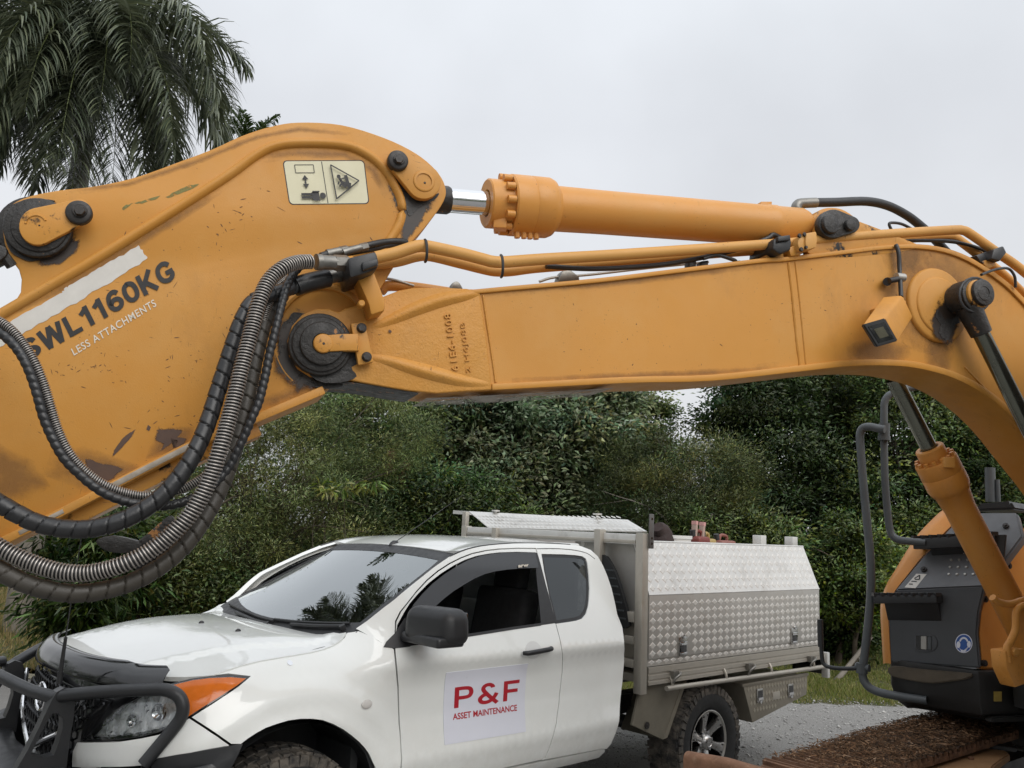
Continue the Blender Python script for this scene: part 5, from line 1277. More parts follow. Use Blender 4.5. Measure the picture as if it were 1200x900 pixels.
# ---------------------------------------------------------------- tracks (world coordinates first)
TZ = 0.80
F0, F1 = at_z(905.5, 886, TZ), at_z(1096, 841, TZ)
TD = (F1 - F0); TD.z = 0; TD.normalize(); TL = Vector((TD.y, -TD.x, 0))      # TL: towards the camera side
NP = at_z(1104, 882.5, TZ); TWID = (NP - F0).dot(TL)
TWID = max(0.40, min(0.62, TWID))
trk = empty('track', (0, 0, 0)); trk.parent = exc
def tw(u, v, z): p = F0 + TD * u + TL * v; return Vector((p.x, p.y, z)) - RO
RAD = 0.37; LEN = 2.3
prof = []
n_arc = 7
pitch = 0.158
# loop: top run backwards, round the rear, bottom run, round the idler
loop = [(u, TZ, 0.0) for u in np.arange(0.0, LEN, 0.02)]
loop += [(LEN + RAD * math.sin(a), TZ - RAD + RAD * math.cos(a), a) for a in np.arange(0, math.pi, 0.05)]
loop += [(LEN - u, TZ - 2 * RAD, math.pi) for u in np.arange(0.0, LEN, 0.02)]
loop += [(-RAD * math.sin(a), TZ - RAD - RAD * math.cos(a), math.pi + a) for a in np.arange(0, math.pi, 0.05)]
d = 0.0; nxt = 0.0; spots = []
for i in range(len(loop)):
    if d >= nxt: spots.append(loop[i]); nxt += pitch
    j = (i + 1) % len(loop); d += math.hypot(loop[j][0] - loop[i][0], loop[j][1] - loop[i][1])
def shoe_mesh():
    mb = MB(); w = TWID; p = pitch * 0.95
    # section along the travel direction: plate with three grousers
    sec = [(-p / 2, -0.018), (-p / 2, 0.004), (-p * 0.46, 0.004), (-p * 0.44, 0.024), (-p * 0.38, 0.024), (-p * 0.34, 0.004), (-0.08 * p, 0.004), (-0.05 * p, 0.024), (0.02 * p, 0.024), (0.06 * p, 0.004), (0.32 * p, 0.004), (0.35 * p, 0.022), (0.41 * p, 0.022), (0.45 * p, 0.0), (p / 2, 0.0), (p / 2, -0.018)]
    V = [Vector((a, s_, b)) for s_ in (0, w) for a, b in sec]; k = len(sec)
    Fc = [tuple(range(k)), tuple(range(2 * k - 1, k - 1, -1))] + [((i + 1) % k, i, i + k, (i + 1) % k + k) for i in range(k)]
    mb.add(V, Fc); o = mk('track_shoe', mb.V, mb.F, TRACKRUST, trk, False)
    bm = bmesh.new(); bm.from_mesh(o.data); bmesh.ops.recalc_face_normals(bm, faces=bm.faces); bm.to_mesh(o.data); bm.free(); return o
s0 = shoe_mesh()
for i, (u, z, a) in enumerate(spots):
    o = s0 if i == 0 else s0.copy()
    if i: COL.objects.link(o); o.parent = trk
    tilt = a + random.uniform(-0.02, 0.02)
    tx = TD * math.cos(tilt) - ZUP * math.sin(tilt); tz = TD * math.sin(tilt) + ZUP * math.cos(tilt)
    o.matrix_local = basis(tx, TL, tz, tw(u, 0, z - 0.024))
# idler, frame
def wheel_disc(name, u, z, r, v0, v1, mat, parent, seg=28):
    V, Fc = lathe([(v0, 0.001), (v0, r * 0.9), (v0 + 0.02, r), (v1 - 0.02, r), (v1, r * 0.9), (v1, 0.001)], seg, 'Z'); c = tw(u, 0, z)
    return mk(name, [c + TD * v.x + ZUP * v.y + TL * v.z for v in V], Fc, mat, parent, True, None, 40)
wheel_disc('idler_wheel', 0.0, TZ - RAD, RAD - 0.06, TWID * 0.35, TWID * 0.65, GREASE, trk)
wheel_disc('drive_sprocket', LEN, TZ - RAD, RAD - 0.06, TWID * 0.35, TWID * 0.65, GREASE, trk)
mb = MB(); a = tw(0.25, TWID * 0.25, 0.22); 
V = [tw(u, v, z) for u in (0.2, LEN - 0.2) for v in (TWID * 0.2, TWID * 0.85) for z in (0.2, 0.62)]
mb.add(V, [(0, 1, 3, 2), (4, 6, 7, 5), (0, 4, 5, 1), (2, 3, 7, 6), (0, 2, 6, 4), (1, 5, 7, 3)]); mb.build('track_frame', BASEBLK, trk, smooth=False)
# dirt and wood mulch lying on the shoes
n = 24000
u = RNG.uniform(-0.05, 2.2, n); v = RNG.uniform(0.0, TWID, n) ; dens = np.clip(0.10 + u / 1.1, 0, 1)
keep = RNG.random(n) < dens; u, v = u[keep], v[keep]; n = len(u)
edge = 1.0
h = RNG.random(n) ** 2 * (0.03 + 0.05 * np.clip(u - 0.15, 0, 1)) * np.sin(np.pi * np.clip(v / TWID, 0.06, 0.94)) ** 0.4
yaw = RNG.uniform(0, 2 * np.pi, n); pit = RNG.normal(0, 0.22, n); ln = RNG.gamma(2.0, 0.0068, n) + 0.005; wd = RNG.uniform(0.002, 0.007, n)
td, tl = np.array(TD), np.array(TL); base_ = np.array(F0 - RO); base_[2] = 0
C = base_ + np.outer(u, td) + np.outer(v, tl); C[:, 2] = TZ + 0.004 + h
ax = np.stack([np.cos(yaw) * np.cos(pit), np.sin(yaw) * np.cos(pit), np.sin(pit)], 1); sd_ = np.stack([-np.sin(yaw), np.cos(yaw), np.zeros(n)], 1)
upv = np.cross(ax, sd_)
A = ax * ln[:, None] / 2; B = sd_ * wd[:, None] / 2; U = -upv * wd[:, None] * 0.5
U[:, 2] = np.abs(U[:, 2])
V = np.stack([C - A - B, C - A + B, C + A + B, C + A - B, C - A + U, C + A + U], 1).reshape(-1, 3)
i0 = np.arange(n) * 6
Fq = np.concatenate([np.stack([i0, i0 + 3, i0 + 5, i0 + 4], 1), np.stack([i0 + 2, i0 + 1, i0 + 4, i0 + 5], 1)])
pal = np.array([(0.105, 0.058, 0.032), (0.16, 0.085, 0.045), (0.055, 0.036, 0.024), (0.21, 0.125, 0.07), (0.30, 0.20, 0.13), (0.08, 0.05, 0.03)])
cc = pal[RNG.choice(6, n, p=[.28, .22, .24, .13, .04, .09])] * RNG.uniform(0.7, 1.2, (n, 1))
o = mk_np('mulch_on_track', V, Fq, MULCH, trk, np.repeat(cc, 6, 0)); o['kind'] = 'stuff'
# soil bed under the mulch, thicker towards the machine
gu, gv = 60, 16; V, Fc = [], []
for i in range(gu):
    for j in range(gv):
        uu, vv = 0.42 + 1.8 * i / (gu - 1), TWID * (0.02 + 0.96 * j / (gv - 1)); e_ = min(1, (i / 14)) * math.sin(math.pi * min(0.97, max(0.03, j / (gv - 1)))) ** 0.5
        V.append(tw(uu, vv + random.uniform(-.012, .012), TZ - 0.012 + e_ * 0.032 + random.uniform(-0.008, 0.012)))
for i in range(gu - 1):
    for j in range(gv - 1): a = i * gv + j; Fc.append((a, a + 1, a + gv + 1, a + gv))
SOILT = _rust('track_soil', (0.06, 0.038, 0.024), (0.13, 0.075, 0.042), 0.8)
o = mk('soil_on_track', V, Fc, SOILT, trk); o['kind'] = 'stuff'
# flat brown guard plate and dozer blade end between the tracks
def platez(name, pts, z, thick, mat, bev=0.006, parent=exc):
    P = [at_z(x, y, z) - RO for x, y in pts]; return slab(name, P, ZUP, thick, mat, parent, bev)
g = platez('guard_plate', [(1050, 905), (1082, 893), (1104, 887), (1120, 878), (1131, 873.5), (1150, 875), (1178, 879.5), (1183, 883), (1164, 897), (1158, 912), (1040, 912)], 0.74, 0.04, BROWNPLATE)
for px, py in ((1114, 885), (1138, 890)):
    c = at_z(px, py, 0.74) - RO; mb = MB(); mb.cyl(c, c + ZUP * 0.012, 0.014, 10); mb.build('plate_bolt', RUST, g)
sl = platez('guard_rail', [(1148, 868), (1192, 874), (1191, 877), (1147, 871)], 0.76, 0.02, BASEBLK, 0.003)
platez('guard_rail', [(1045, 901), (1060, 895), (1098, 888.5), (1097, 891), (1062, 899), (1050, 906)], 0.70, 0.02, simple('dusty_steel_edge', (0.30, 0.26, 0.22), 0.7, var=0.3), 0.003)
# blade: a rounded, mud-coated plate running towards the camera
b0 = at_z(806, 880, 0.80); bdir = Vector((0.62, -0.785, 0)); bn = Vector((bdir.y, -bdir.x, 0))
V, Fc = [], []; secs = []
for i in range(13):
    s_ = i * 0.11; c = b0 + bdir * s_ - RO
    hgt = 0.0 if i == 0 else 0.02 * min(1, i / 2) - 0.012 * max(0, i - 4) * 0.6
    wth = 0.085 * (0.75 if i == 0 else 1.0)
    pts = []
    for k in range(11):
        t = k / 10; a = math.pi * t
        pts.append((math.cos(a) * wth / 2 * 1.0, 0.80 + hgt - 0.035 + 0.035 * math.sin(a) ** 0.7 if 0 < k < 10 else 0.80 + hgt - 0.035))
    prf = [(wth / 2 + 0.10, 0.18), (wth / 2 + 0.02, 0.42), (wth / 2, 0.62)] + pts + [(-wth / 2, 0.62), (-wth / 2 + 0.02, 0.42), (-wth / 2 + 0.10, 0.18)]
    secs.append([c + bn * a - Vector((0, 0, c.z)) + Vector((0, 0, z)) - Vector((0, 0, 0)) for a, z in prf])
m = len(secs[0])
for r_ in secs: V += r_
for i in range(len(secs) - 1):
    for k in range(m): a, b = i * m + k, i * m + (k + 1) % m; Fc.append((a, b, b + m, a + m))
Fc += [tuple(range(m)), tuple(range((len(secs) - 1) * m, len(secs) * m))[::-1]]
bl_ = mk('dozer_blade', V, Fc, RUST, exc, True, None, 60)
bm = bmesh.new(); bm.from_mesh(bl_.data); bmesh.ops.recalc_face_normals(bm, faces=bm.faces); bm.to_mesh(bl_.data); bm.free()
bl_['label'] = 'dozer blade caked in reddish mud'
# ================================================================== UTILITY TRUCK (x forward, y to its left side, z up; front axle at x = 0)
UYAW = 3.8888
ute = empty('utility_truck', (-1.5199, 4.5862, 0), UYAW, 'white extra-cab utility truck with black bull bar and silver tread-plate tray boxes', 'utility truck')
UT = Matrix.Translation((-1.5199, 4.5862, 0)) @ Matrix.Rotation(UYAW, 4, 'Z'); UI = UT.inverted()
UC = UI @ CAM
def uray(px, py): return UI.to_3x3() @ ray(px, py)
def U(px, py, ax, val):
    d = uray(px, py); return UC + d * ((val - UC[ax]) / d[ax])
_cab = pchip([(.36, .78), (.42, .84), (.47, .874), (.53, .897), (.59, .911), (.625, .9185), (.645, .919), (.68, .913), (.76, .900), (.86, .891), (.97, .893), (1.04, .905), (1.075, .9165), (1.095, .9205), (1.11, .9185), (1.14, .907), (1.20, .884), (1.26, .860), (1.36, .818), (1.50, .752), (1.62, .690), (1.67, .660), (1.71, .618), (1.74, .55)])
_fen = pchip([(.36, .86), (.5, .895), (.7, .918), (.88, .925), (.97, .915), (1.05, .888), (1.11, .845), (1.16, .79), (1.20, .735), (1.25, .66), (1.35, .55), (1.7, .2)])
_tap = pchip([(0, 0), (.18, .002), (.30, .014), (.40, .042), (.48, .085), (.55, .14), (.61, .21), (.66, .29), (.70, .38), (.735, .49), (.76, .60), (.778, .72), (.788, .83), (.796, .96)])
ARC = (-.035, .405)
def S(x, z):
    k = sstep(-.66, -.20, x)
    y = _cab(z) * (1 - k) + _fen(z) * k
    xx = x + max(0, z - .85) * .26 + max(0, .75 - z) * .2
    if xx > 0: y -= _tap(min(xx, .80))
    if abs(x) < 1.2:
        r = math.hypot(x - ARC[0], z - ARC[1]); y += .016 * sstep(.70, .60, r) + .010 * math.exp(-((r - .50) / .035) ** 2)
    if x < -1.9: y -= .022 * (max(0, -1.9 - x) / .42) ** 2.2     # cab corner turns in
    return y
def SF(off=0.0): return lambda x, z: (x, S(x, z) + off, z)
def hit(px, py):
    d = uray(px, py); prev = None; t = 1.8
    while t < 9:
        p = UC + d * t
        f = p.y - S(p.x, p.z) if p.x < .95 else 1
        if prev is not None and f < 0:
            lo, hi = t - .02, t
            for _ in range(25):
                mi_ = (lo + hi) / 2; p = UC + d * mi_
                if p.y - S(p.x, p.z) > 0: lo = mi_
                else: hi = mi_
            return (p.x, p.z)
        prev = f; t += .02
    p = U(px, py, 1, .9); return (p.x, p.z)
def hit3(px, py): x, z = hit(px, py); return Vector((x, S(x, z), z))
def DG(off=0.0):                       # the nose corner, swept by u = x - y so that it stays regular round the bend
    def f(u, z):
        lo, hi = -1.0, .86
        for _ in range(22):
            m = (lo + hi) / 2
            if m - S(m, z) < u: lo = m
            else: hi = m
        return (lo + off * .64, S(lo, z) + off * .77, z)
    return f
def D_(pts): return [(p.x - p.y, p.z) for p in (hit3(*q) for q in pts)]
def H_(pts): return [hit(*p) for p in pts]
GAP = .0044
# --- lines shared by panels (photo px, measured on the near side)
doorfront = H_([(470, 900), (469, 860), (467.5, 840), (466.5, 805), (465, 787), (463.5, 772), (462.3, 760)])
doorup = H_([(463.5, 728), (469, 717), (477, 707), (488, 693), (500, 680), (513, 669), (527, 660), (540, 653.5), (553, 648.5), (569, 645), (585, 643.2), (606, 642.3), (628, 642.6)])
doorrear = H_([(629, 646), (633, 660), (640, 687), (647, 713), (652, 733), (656, 748), (658.4, 760), (659.5, 774), (658.9, 788), (657, 805), (655, 825), (652, 848), (648.5, 862), (645, 873), (639, 888)])
ditch = H_([(416, 736.5), (430, 727), (450, 711), (470, 695), (490, 679), (510, 663), (527, 651.5), (540, 645.5), (555, 641), (568, 638.8), (580, 637.5), (600, 636.2), (617, 636), (637, 636.2), (655, 637), (668, 637.8), (680, 639.5)])
cabrear = H_([(692, 644), (701, 652), (707, 663), (712, 675), (717, 690), (721, 707), (723.6, 720), (729.5, 735), (731.6, 752), (731.7, 775), (729.5, 800), (726.5, 830), (722, 858), (716, 872), (711, 878)])
arch = H_([(282.7, 873), (291, 866.5), (301, 860), (312, 854), (324.7, 849.5), (338, 845.5), (352.7, 843.5), (366, 843.5), (378, 845), (390, 849.5), (401.7, 855.7), (411, 862.5), (420, 870), (427, 877.5), (432, 884.5), (439, 900)])
hoodline = H_([(249.5, 791.5), (260, 787.5), (281, 780.5), (305, 774.5), (328, 770.5), (350, 767), (365, 764.3), (380, 760.5), (390, 756.5), (398, 751.5), (403, 746), (406, 740.5)])
headtop = H_([(291.5, 793.5), (270, 791.5), (247, 792.5), (226, 795), (206, 799.5), (192, 803.5), (180, 808)])
headbot = H_([(166, 864), (185, 860), (203, 852.5), (222, 840.5), (240, 829), (260, 816), (278, 804), (291.5, 793.5)])
bumline = H_([(222, 840.5), (240, 852), (255, 862), (270.5, 873)])
def rock(x): return .475 + .0 * x
zr = .50
# --- fender
arch_low = [(arch[-1][0], arch[-1][1])]
e = arch[-1]
arch_ext = [(e[0] - .025, e[1] - .08), (e[0] - .03, .50)]
fender = arch + arch_ext + [(doorfront[0][0] - .012, .50)] + doorfront + [hit(462.8, 745)] + H_([(449, 757.5)]) + [hit(432, 745), hit(418, 738)] + hoodline[::-1][1:] + headtop[2:3][::-1] + H_([(270, 791.2), (291.5, 793.0)]) + headbot[::-1][1:5] + bumline[1:]
fender = arch + arch_ext + [(doorfront[0][0] - .012, .50)] + doorfront + H_([(456, 757), (447, 752), (434, 744), (420, 738.5)]) + hoodline[::-1] + H_([(268, 790.5), (291.5, 793.0)]) + headbot[::-1][1:5] + bumline[1:]
surf_panel('front_fender', fender, SF(), UTEWHITE, ute, .035, .02, gap=GAP, mirror=True)
# --- bumper corner (white), between headlight, fender and the steel bar
bcp = D_([(90, 869), (110, 869), (140, 868), (166, 864), (185, 860), (203, 852.5), (222, 840.5), (240, 852), (255, 862), (270.5, 873), (262, 880), (240, 886), (205, 893), (170, 898), (120, 900), (84, 900), (85, 880)])
surf_panel('front_bumper', bcp, DG(), UTEWHITE, ute, .03, .02, gap=GAP, mirror=True)
# --- front door: painted lower half and thin frame; the glass opening is cut out
sill_f = H_([(449, 757), (463, 758.5), (480, 757), (553, 745.5), (600, 738), (635, 732.8), (651, 730.5)])
win_in = H_([(651, 730.5), (645, 708), (637, 680), (631, 658), (628.5, 648.2), (606, 647.5), (585, 648.2), (572, 649.8), (559, 652.2), (545, 657), (532, 663.5), (517, 673), (503, 684), (491, 696), (481, 707.5), (474, 719), (466.5, 733), (463.5, 757.5)])
door = doorfront + doorup + doorrear + [(doorrear[-1][0] + .03, .50), (doorfront[0][0] - .01, .50)]
front_opening = [(p[0], p[1]) for p in H_([(463.2, 757.8), (480, 755.5), (553, 744), (600, 736.5), (650, 729.5)])] + win_in[1:-1]
fd = surf_panel('front_door', door, SF(), UTEWHITE, ute, .035, .022, holes=[front_opening], gap=GAP, mirror=True)
# --- cab side: A pillar, roof rail, rear half-door and rear corner
rearwin = H_([(634.7, 649.5), (660, 650), (675, 651), (682.7, 652.3), (686.5, 655), (688.3, 660), (690, 675), (690.7, 690), (690.2, 702), (689, 711), (686.5, 719), (682, 724.5), (675, 727), (666, 728.5), (652, 730.5), (644, 699), (638, 670)])
side = ditch + cabrear + [(cabrear[-1][0] + .06, .485), (doorrear[-1][0] + .03, .50)] + doorrear[::-1] + doorup[::-1] + H_([(462.8, 745), (463, 757)]) + H_([(452, 757), (443, 751), (430, 744)])
cs = surf_panel('cab_side', side, SF(), UTEWHITE, ute, .035, .03, holes=[rearwin], gap=.0022, mirror=True)
# rear half-door cut line along the roof and sill: a thin black tube drawn in for the gap's shade
mbg = MB()
for sgn in (1, -1):
    mbg = MB(); P = [Vector((x, (S(x, z) + .0003) * sgn, z)) for x, z in H_([(629, 643), (645, 642.8), (660, 643.3), (675, 645), (688, 648.5), (697, 655)])]
    mbg.tube(P, .0022, 6, 3); mbg.build('door_gap_line', BLACKP, ute)
# --- rocker panel / sill below the doors
rk = [(-.50, .497), (-2.17, .482), (-2.19, .455), (-2.16, .42), (-.52, .425)]
surf_panel('rocker_panel', rk, SF(-.006), UTEWHITE, ute, .06, .03, mirror=True)
# --- dark shell behind the gaps
shell = [(.30, .95)] + [(a, b) for a, b in arch[1:-1]] + [(-.52, .45), (-2.10, .47), (-2.19, .62), (-2.24, .90), (-2.22, 1.12), (-2.18, 1.20), (-1.55, 1.20), (-.60, 1.19), (-.28, 1.19), (.15, 1.13)]
surf_panel('inner_shell', shell, SF(-.028), CABDARK, ute, .07, .004, mirror=True)
# wheel-arch liner
for sgn in (1, -1):
    mb = MB(); V, Fc = [], []; n = 20
    for i in range(n):
        a = R(-25 + 230 * i / (n - 1))
        for y in (.895, .45): V.append(Vector((ARC[0] + .478 * math.cos(a), y * sgn, ARC[1] + .478 * math.sin(a))))
    for i in range(n - 1): Fc.append((2 * i, 2 * i + 1, 2 * i + 3, 2 * i + 2))
    mb.add(V, Fc)
    mb.box((ARC[0], .44 * sgn, .62), (1.0, .02, .7)); mb.build('arch_liner', BLACKP, ute, auto=60)
# --- bonnet
zc = pchip([(-.60, 1.218), (-.34, 1.222), (-.10, 1.228), (.10, 1.222), (.28, 1.203), (.43, 1.177), (.56, 1.150), (.66, 1.128), (.73, 1.108), (.80, 1.07), (.86, 1.02)])
def HZ(x, y):
    a = abs(y); z = zc(x + .09 * (a / .74) ** 2) - .026 * (a / .74) ** 2
    cr = .655 - .17 * max(0, x + .2)
    z -= .012 * sstep(cr - .012, cr + .03, a)
    return z
hl3 = [(x, S(x, z)) for x, z in hoodline]
# outline from the shutline (near side), mirrored to the far side
edge = [(x, y) for x, y in hl3]
edge = [(x, y) for x, y in edge if y > .3]
hx0, hy0 = edge[0]
nose = [(x, S(x, 1.11) - .004) for x in (.44, .49, .535)] + [(.575, .60), (.615, .53), (.650, .45), (.682, .36), (.706, .26), (.722, .14), (.728, .0)]
half = [(-.245, 0), (-.25, .2), (-.28, .42), (-.33, .60), (edge[-1][0], edge[-1][1])] + edge[::-1][1:] + nose
hood_poly = half + [(x, -y) for x, y in half[::-1][1:-1]]
# the bonnet meets the fender height at its edge
edge_z = [(x, S(x, z), z) for x, z in hoodline]
ez = pchip(sorted([(x, z) for x, y, z in edge_z]))
def HZE(x, y):
    z = HZ(x, y); a = abs(y)
    if -.45 < x < .60:
        xe = min(max(x, edge_z[-1][0]), edge_z[0][0]); ye = np.interp(xe, [q[0] for q in edge_z[::-1]], [q[1] for q in edge_z[::-1]]); d = ez(xe) - HZ(xe, ye)
        z += d * sstep(ye - .30, ye, a)
    return z
bon = surf_panel('bonnet', hood_poly, lambda x, y: (x, y, HZE(x, y)), UTEWHITE, ute, .035, .02, gap=GAP * .5)
for px, py in ((236, 730.5), (279, 740)):
    d = uray(px, py); t = 2.0
    while t < 6:
        p = UC + d * t
        if p.z < HZE(p.x, p.y): break
        t += .01
    mb = MB(); V, Fc = lathe([(-.01, .012), (.008, .009), (.014, .003), (.0141, .0001)], 10, 'Z'); mb.add([p + Vector((v.x * 1.5, v.y, v.z)) for v in V], Fc); mb.build('washer_jet', BLACKP, bon)
# --- windscreen, roof
def WX(y, z): return -.245 - .07 * (y / .73) ** 2 - (z - 1.2) * 1.92
wb = [(y, 1.205 + .045 * (abs(y) / .73) ** 2) for y in np.linspace(-.735, .735, 13)]
wt = [(y, 1.640 - .022 * (abs(y) / .60) ** 2) for y in np.linspace(.600, -.600, 11)]
def WF(off): 
    n_ = Vector((1, 0, 1.92)).normalized(); return lambda y, z: tuple(Vector((WX(y, z), y, z)) + n_ * off)
ws_poly = wb + [(.70, 1.34), (.665, 1.46), (.63, 1.56)] + wt + [(-.63, 1.56), (-.665, 1.46), (-.70, 1.34)]
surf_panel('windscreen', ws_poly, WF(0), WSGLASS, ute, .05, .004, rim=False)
band_in = inset(ws_poly, .034)
surf_panel('windscreen_seal', inset(ws_poly, -.012), WF(.0016), BLACKP, ute, .05, .006, holes=[band_in])
cowl = [(y, z - .05) for y, z in wb] + [(y, z + .03) for y, z in wb[::-1]]
surf_panel('cowl_panel', cowl, WF(.004), BLACKP, ute, .04, .01)
def RZ(x, y): 
    t = sstep(-1.02, -1.55, x); f = 1.625 + (1.717 - 1.625) * (1 - (1 - min(1, max(0, (-1.02 - x) / .55))) ** 2)
    return f - .022 * (abs(y) / .62) ** 2.4 - .045 * max(0, (-1.95 - x) / .3) ** 2
rf_edge = [(x, S(x, z)) for x, z in ditch[6:]]
rz_edge = pchip(sorted([(x, z) for x, z in ditch[6:]]))
def RZE(x, y):
    a = abs(y); z = RZ(x, y); xe = min(max(x, ditch[-1][0]), ditch[6][0]); ye = np.interp(xe, [q[0] for q in rf_edge[::-1]], [q[1] for q in rf_edge[::-1]])
    return z + (rz_edge(xe) - RZ(xe, ye)) * sstep(ye - .16, ye, a)
ft = [(WX(y, z) - .006, y) for y, z in wt]
rhalf = [(x, y) for x, y in ft if y >= 0][::-1] + rf_edge[1:] + [(rf_edge[-1][0] - .012, rf_edge[-1][1] - .04), (rf_edge[-1][0] - .05, .3), (rf_edge[-1][0] - .06, 0)]
roof_poly = rhalf + [(x, -y) for x, y in rhalf[::-1][1:-1]]
surf_panel('roof', roof_poly, lambda x, y: (x, y, RZE(x, y)), UTEWHITE, ute, .05, .02, gap=.003)
for sgn in (1, -1): mb = MB(); mb.tube([Vector((x, (y - .001) * sgn, z - .003)) for (x, y), (x2, z) in list(zip(rf_edge, ditch[6:]))[:-1]], .005, 8, 2); mb.build('roof_ditch_strip', BLACKP, ute)
# cab back and floor
mb = MB(); mb.box((-2.20, 0, .88), (.03, 1.56, .80)); mb.box((-2.16, 0, 1.48), (.03, 1.22, .44))
mb.build('cab_back', UTEWHITE, ute, bevel=.01)
mb = MB(); mb.box((-1.3, 0, .55), (2.0, 1.6, .05)); mb.box((-.42, 0, .85), (.04, 1.55, .6)); mb.build('cab_floor', CABDARK, ute, smooth=False)
# --- interior
mb = MB(); mb.add([Vector((x, y, z)) for y in (-.78, .78) for x, z in ((-.42, 1.17), (-.70, 1.20), (-.86, 1.16), (-.90, 1.0), (-.80, .75), (-.42, .75))], [(0, 1, 7, 6), (1, 2, 8, 7), (2, 3, 9, 8), (3, 4, 10, 9), (4, 5, 11, 10), (5, 4, 3, 2, 1, 0), (6, 7, 8, 9, 10, 11)]); mb.build('dashboard', CABDARK, ute, bevel=.02)
for y in (.37, -.37):
    mb = MB(); mb.box((-1.42, y, .78), (.50, .50, .16)); sb = mb.build('seat', SEATM, ute, bevel=.05, bseg=3)
    mb = MB(); mb.box((-1.72, y, 1.10), (.14, .48, .62), Matrix.Rotation(-.2, 3, 'Y')); mb.build('seat_back', SEATM, sb, bevel=.05, bseg=3)
    mb = MB(); mb.box((-1.80, y, 1.48), (.09, .26, .17), Matrix.Rotation(-.15, 3, 'Y')); mb.build('headrest', SEATM, sb, bevel=.035, bseg=3)
P = [Vector((-1.02 + .06 * math.sin(a) * -1, -.37 + .185 * math.cos(a), 1.14 + .175 * math.sin(a))) for a in np.linspace(0, 2 * math.pi, 28)]
mb = MB(); mb.tube(P, .015, 8, 0); mb.cyl(Vector((-1.02, -.37, 1.14)), Vector((-.88, -.37, 1.08)), .03, 10); mb.box((-1.015, -.37, 1.13), (.02, .34, .05)); mb.build('steering_wheel', CABDARK, ute)
mb = MB(); mb.add([Vector((x, y, 1.585 + .03 * (x < -1.1))) for x, y in ((-1.16, .52), (-2.1, .55), (-2.1, -.55), (-1.16, -.52))], [(0, 1, 2, 3)]); mb.build('headlining', CABPALE, ute, smooth=False)
mb = MB(); mb.box((-1.13, 0.02, 1.53), (.03, .22, .065), Matrix.Rotation(.3, 3, 'Y')); mb.cyl(Vector((-1.12, .02, 1.56)), Vector((-1.08, .02, 1.60)), .012, 8); mb.build('rear_view_mirror', BLACKP, ute, bevel=.015)
# --- side glass, black pillars, weather shield
surf_panel('front_window', inset(front_opening, -.012), lambda x, z: (x, -S(x, z) + .024, z), SIDEGLASS, ute, .06, .003, rim=False)   # the near one is wound down
rg_ = surf_panel('rear_window', inset(rearwin, -.008), SF(-.008), SIDEGLASS, ute, .06, .003, rim=False, mirror=True)
surf_panel('rear_window_band', inset(rearwin, .001), SF(-.0065), BLACKP, rg_, .05, .003, holes=[inset(rearwin, .016)], mirror=True)
bp = H_([(626, 648.3), (629.5, 648), (633.5, 662), (640.5, 688.5), (647.5, 714.5), (651.5, 729.3), (634, 732.5), (632.5, 715), (629, 680)])
surf_panel('pillar_trim', bp, SF(.0012), BLACKP, ute, .04, .006, mirror=True)
surf_panel('window_sill_trim', H_([(480, 757), (553, 745.5), (600, 738), (634, 733), (634, 730), (600, 734.7), (553, 742), (480, 753.5)]), SF(.002), BLACKP, ute, .04, .01, mirror=True)
vis = H_([(474, 721), (481, 707.5), (491, 695.5), (503, 683.5), (517, 672.5), (532, 663), (545, 656.5), (559, 651.8), (572, 649.3), (585, 647.9), (606, 647.2), (625.5, 647.6), (627.5, 665), (610, 665.5), (591, 667), (577, 669), (564, 672.3), (552, 677.5), (540, 684.5), (528, 692), (517, 700.5), (505, 711), (494, 722)])
_vz = [p[1] for p in vis]
wsd = surf_panel('weather_shield', vis, lambda x, z: (x, S(x, z) + .012 + .018 * sstep(.0, .11, (1.665 - z) * .8 if x < -1.0 else .09), z), BLACKG, ute, .03, .004, mirror=True)
mb = MB(); q = [Vector((x, S(x, z) + .034, z)) for x, z in H_([(602.5, 664.8), (614.5, 663.6), (614.5, 660.6), (602.5, 661.8)])]
text_on(mb, 'arw', lambda u, v: bilerp(q, u, v), Vector((0, 1, .3)), .001, .03); mb.build('shield_lettering', WHITEINK, wsd, smooth=False)
# --- door mirror
cor = surf_panel('mirror_sail', H_([(449, 758), (452, 752), (462, 742), (474, 724), (482, 720), (486, 752), (480, 757.5), (462, 759.5)]), SF(.004), BLACKP, ute, .03, .012, mirror=True)
def mirror_house(sgn):
    bm = bmesh.new(); bmesh.ops.create_cube(bm, size=1.0)
    for v in bm.verts: v.co = Vector((v.co.x * .165, v.co.y * .305, v.co.z * .178))
    bmesh.ops.bevel(bm, geom=list(bm.edges), offset=.055, segments=5, affect='EDGES', profile=.5)
    for v in bm.verts:
        if v.co.z > 0: v.co.x *= 1 - .9 * v.co.z; v.co.y *= 1 - .25 * (v.co.z / .1) * .3
        v.co.x += .035 * (v.co.y / .12) * -1 * .6
    for f in bm.faces: f.smooth = True
    me = bpy.data.meshes.new('door_mirror'); bm.to_mesh(me); bm.free()
    o = link('door_mirror', me, ute, BLACKP); o.location = (-.665, 1.050 * sgn, 1.296)
    if sgn < 0: o.scale = (1, -1, 1)
    mb = MB(); mb.box((0.008, -.02, -.066), (.166, .305, .050)); a = mb.build('mirror_base', BLACKP, o, bevel=.018, bseg=3)
    mb = MB(); mb.box((.01, -.15, -.072), (.09, .12, .05)); mb.build('mirror_arm', BLACKP, o, bevel=.015)
    mb = MB(); mb.box((-.086, .0, .008), (.006, .25, .12)); mb.build('mirror_glass', CHROME, o, bevel=.002)
mirror_house(1); mirror_house(-1)
for o_ in ute.children:
    if o_.name.startswith('door_mirror') and o_.location.y < 0: o_.location = (-.80, -.93, 1.28)
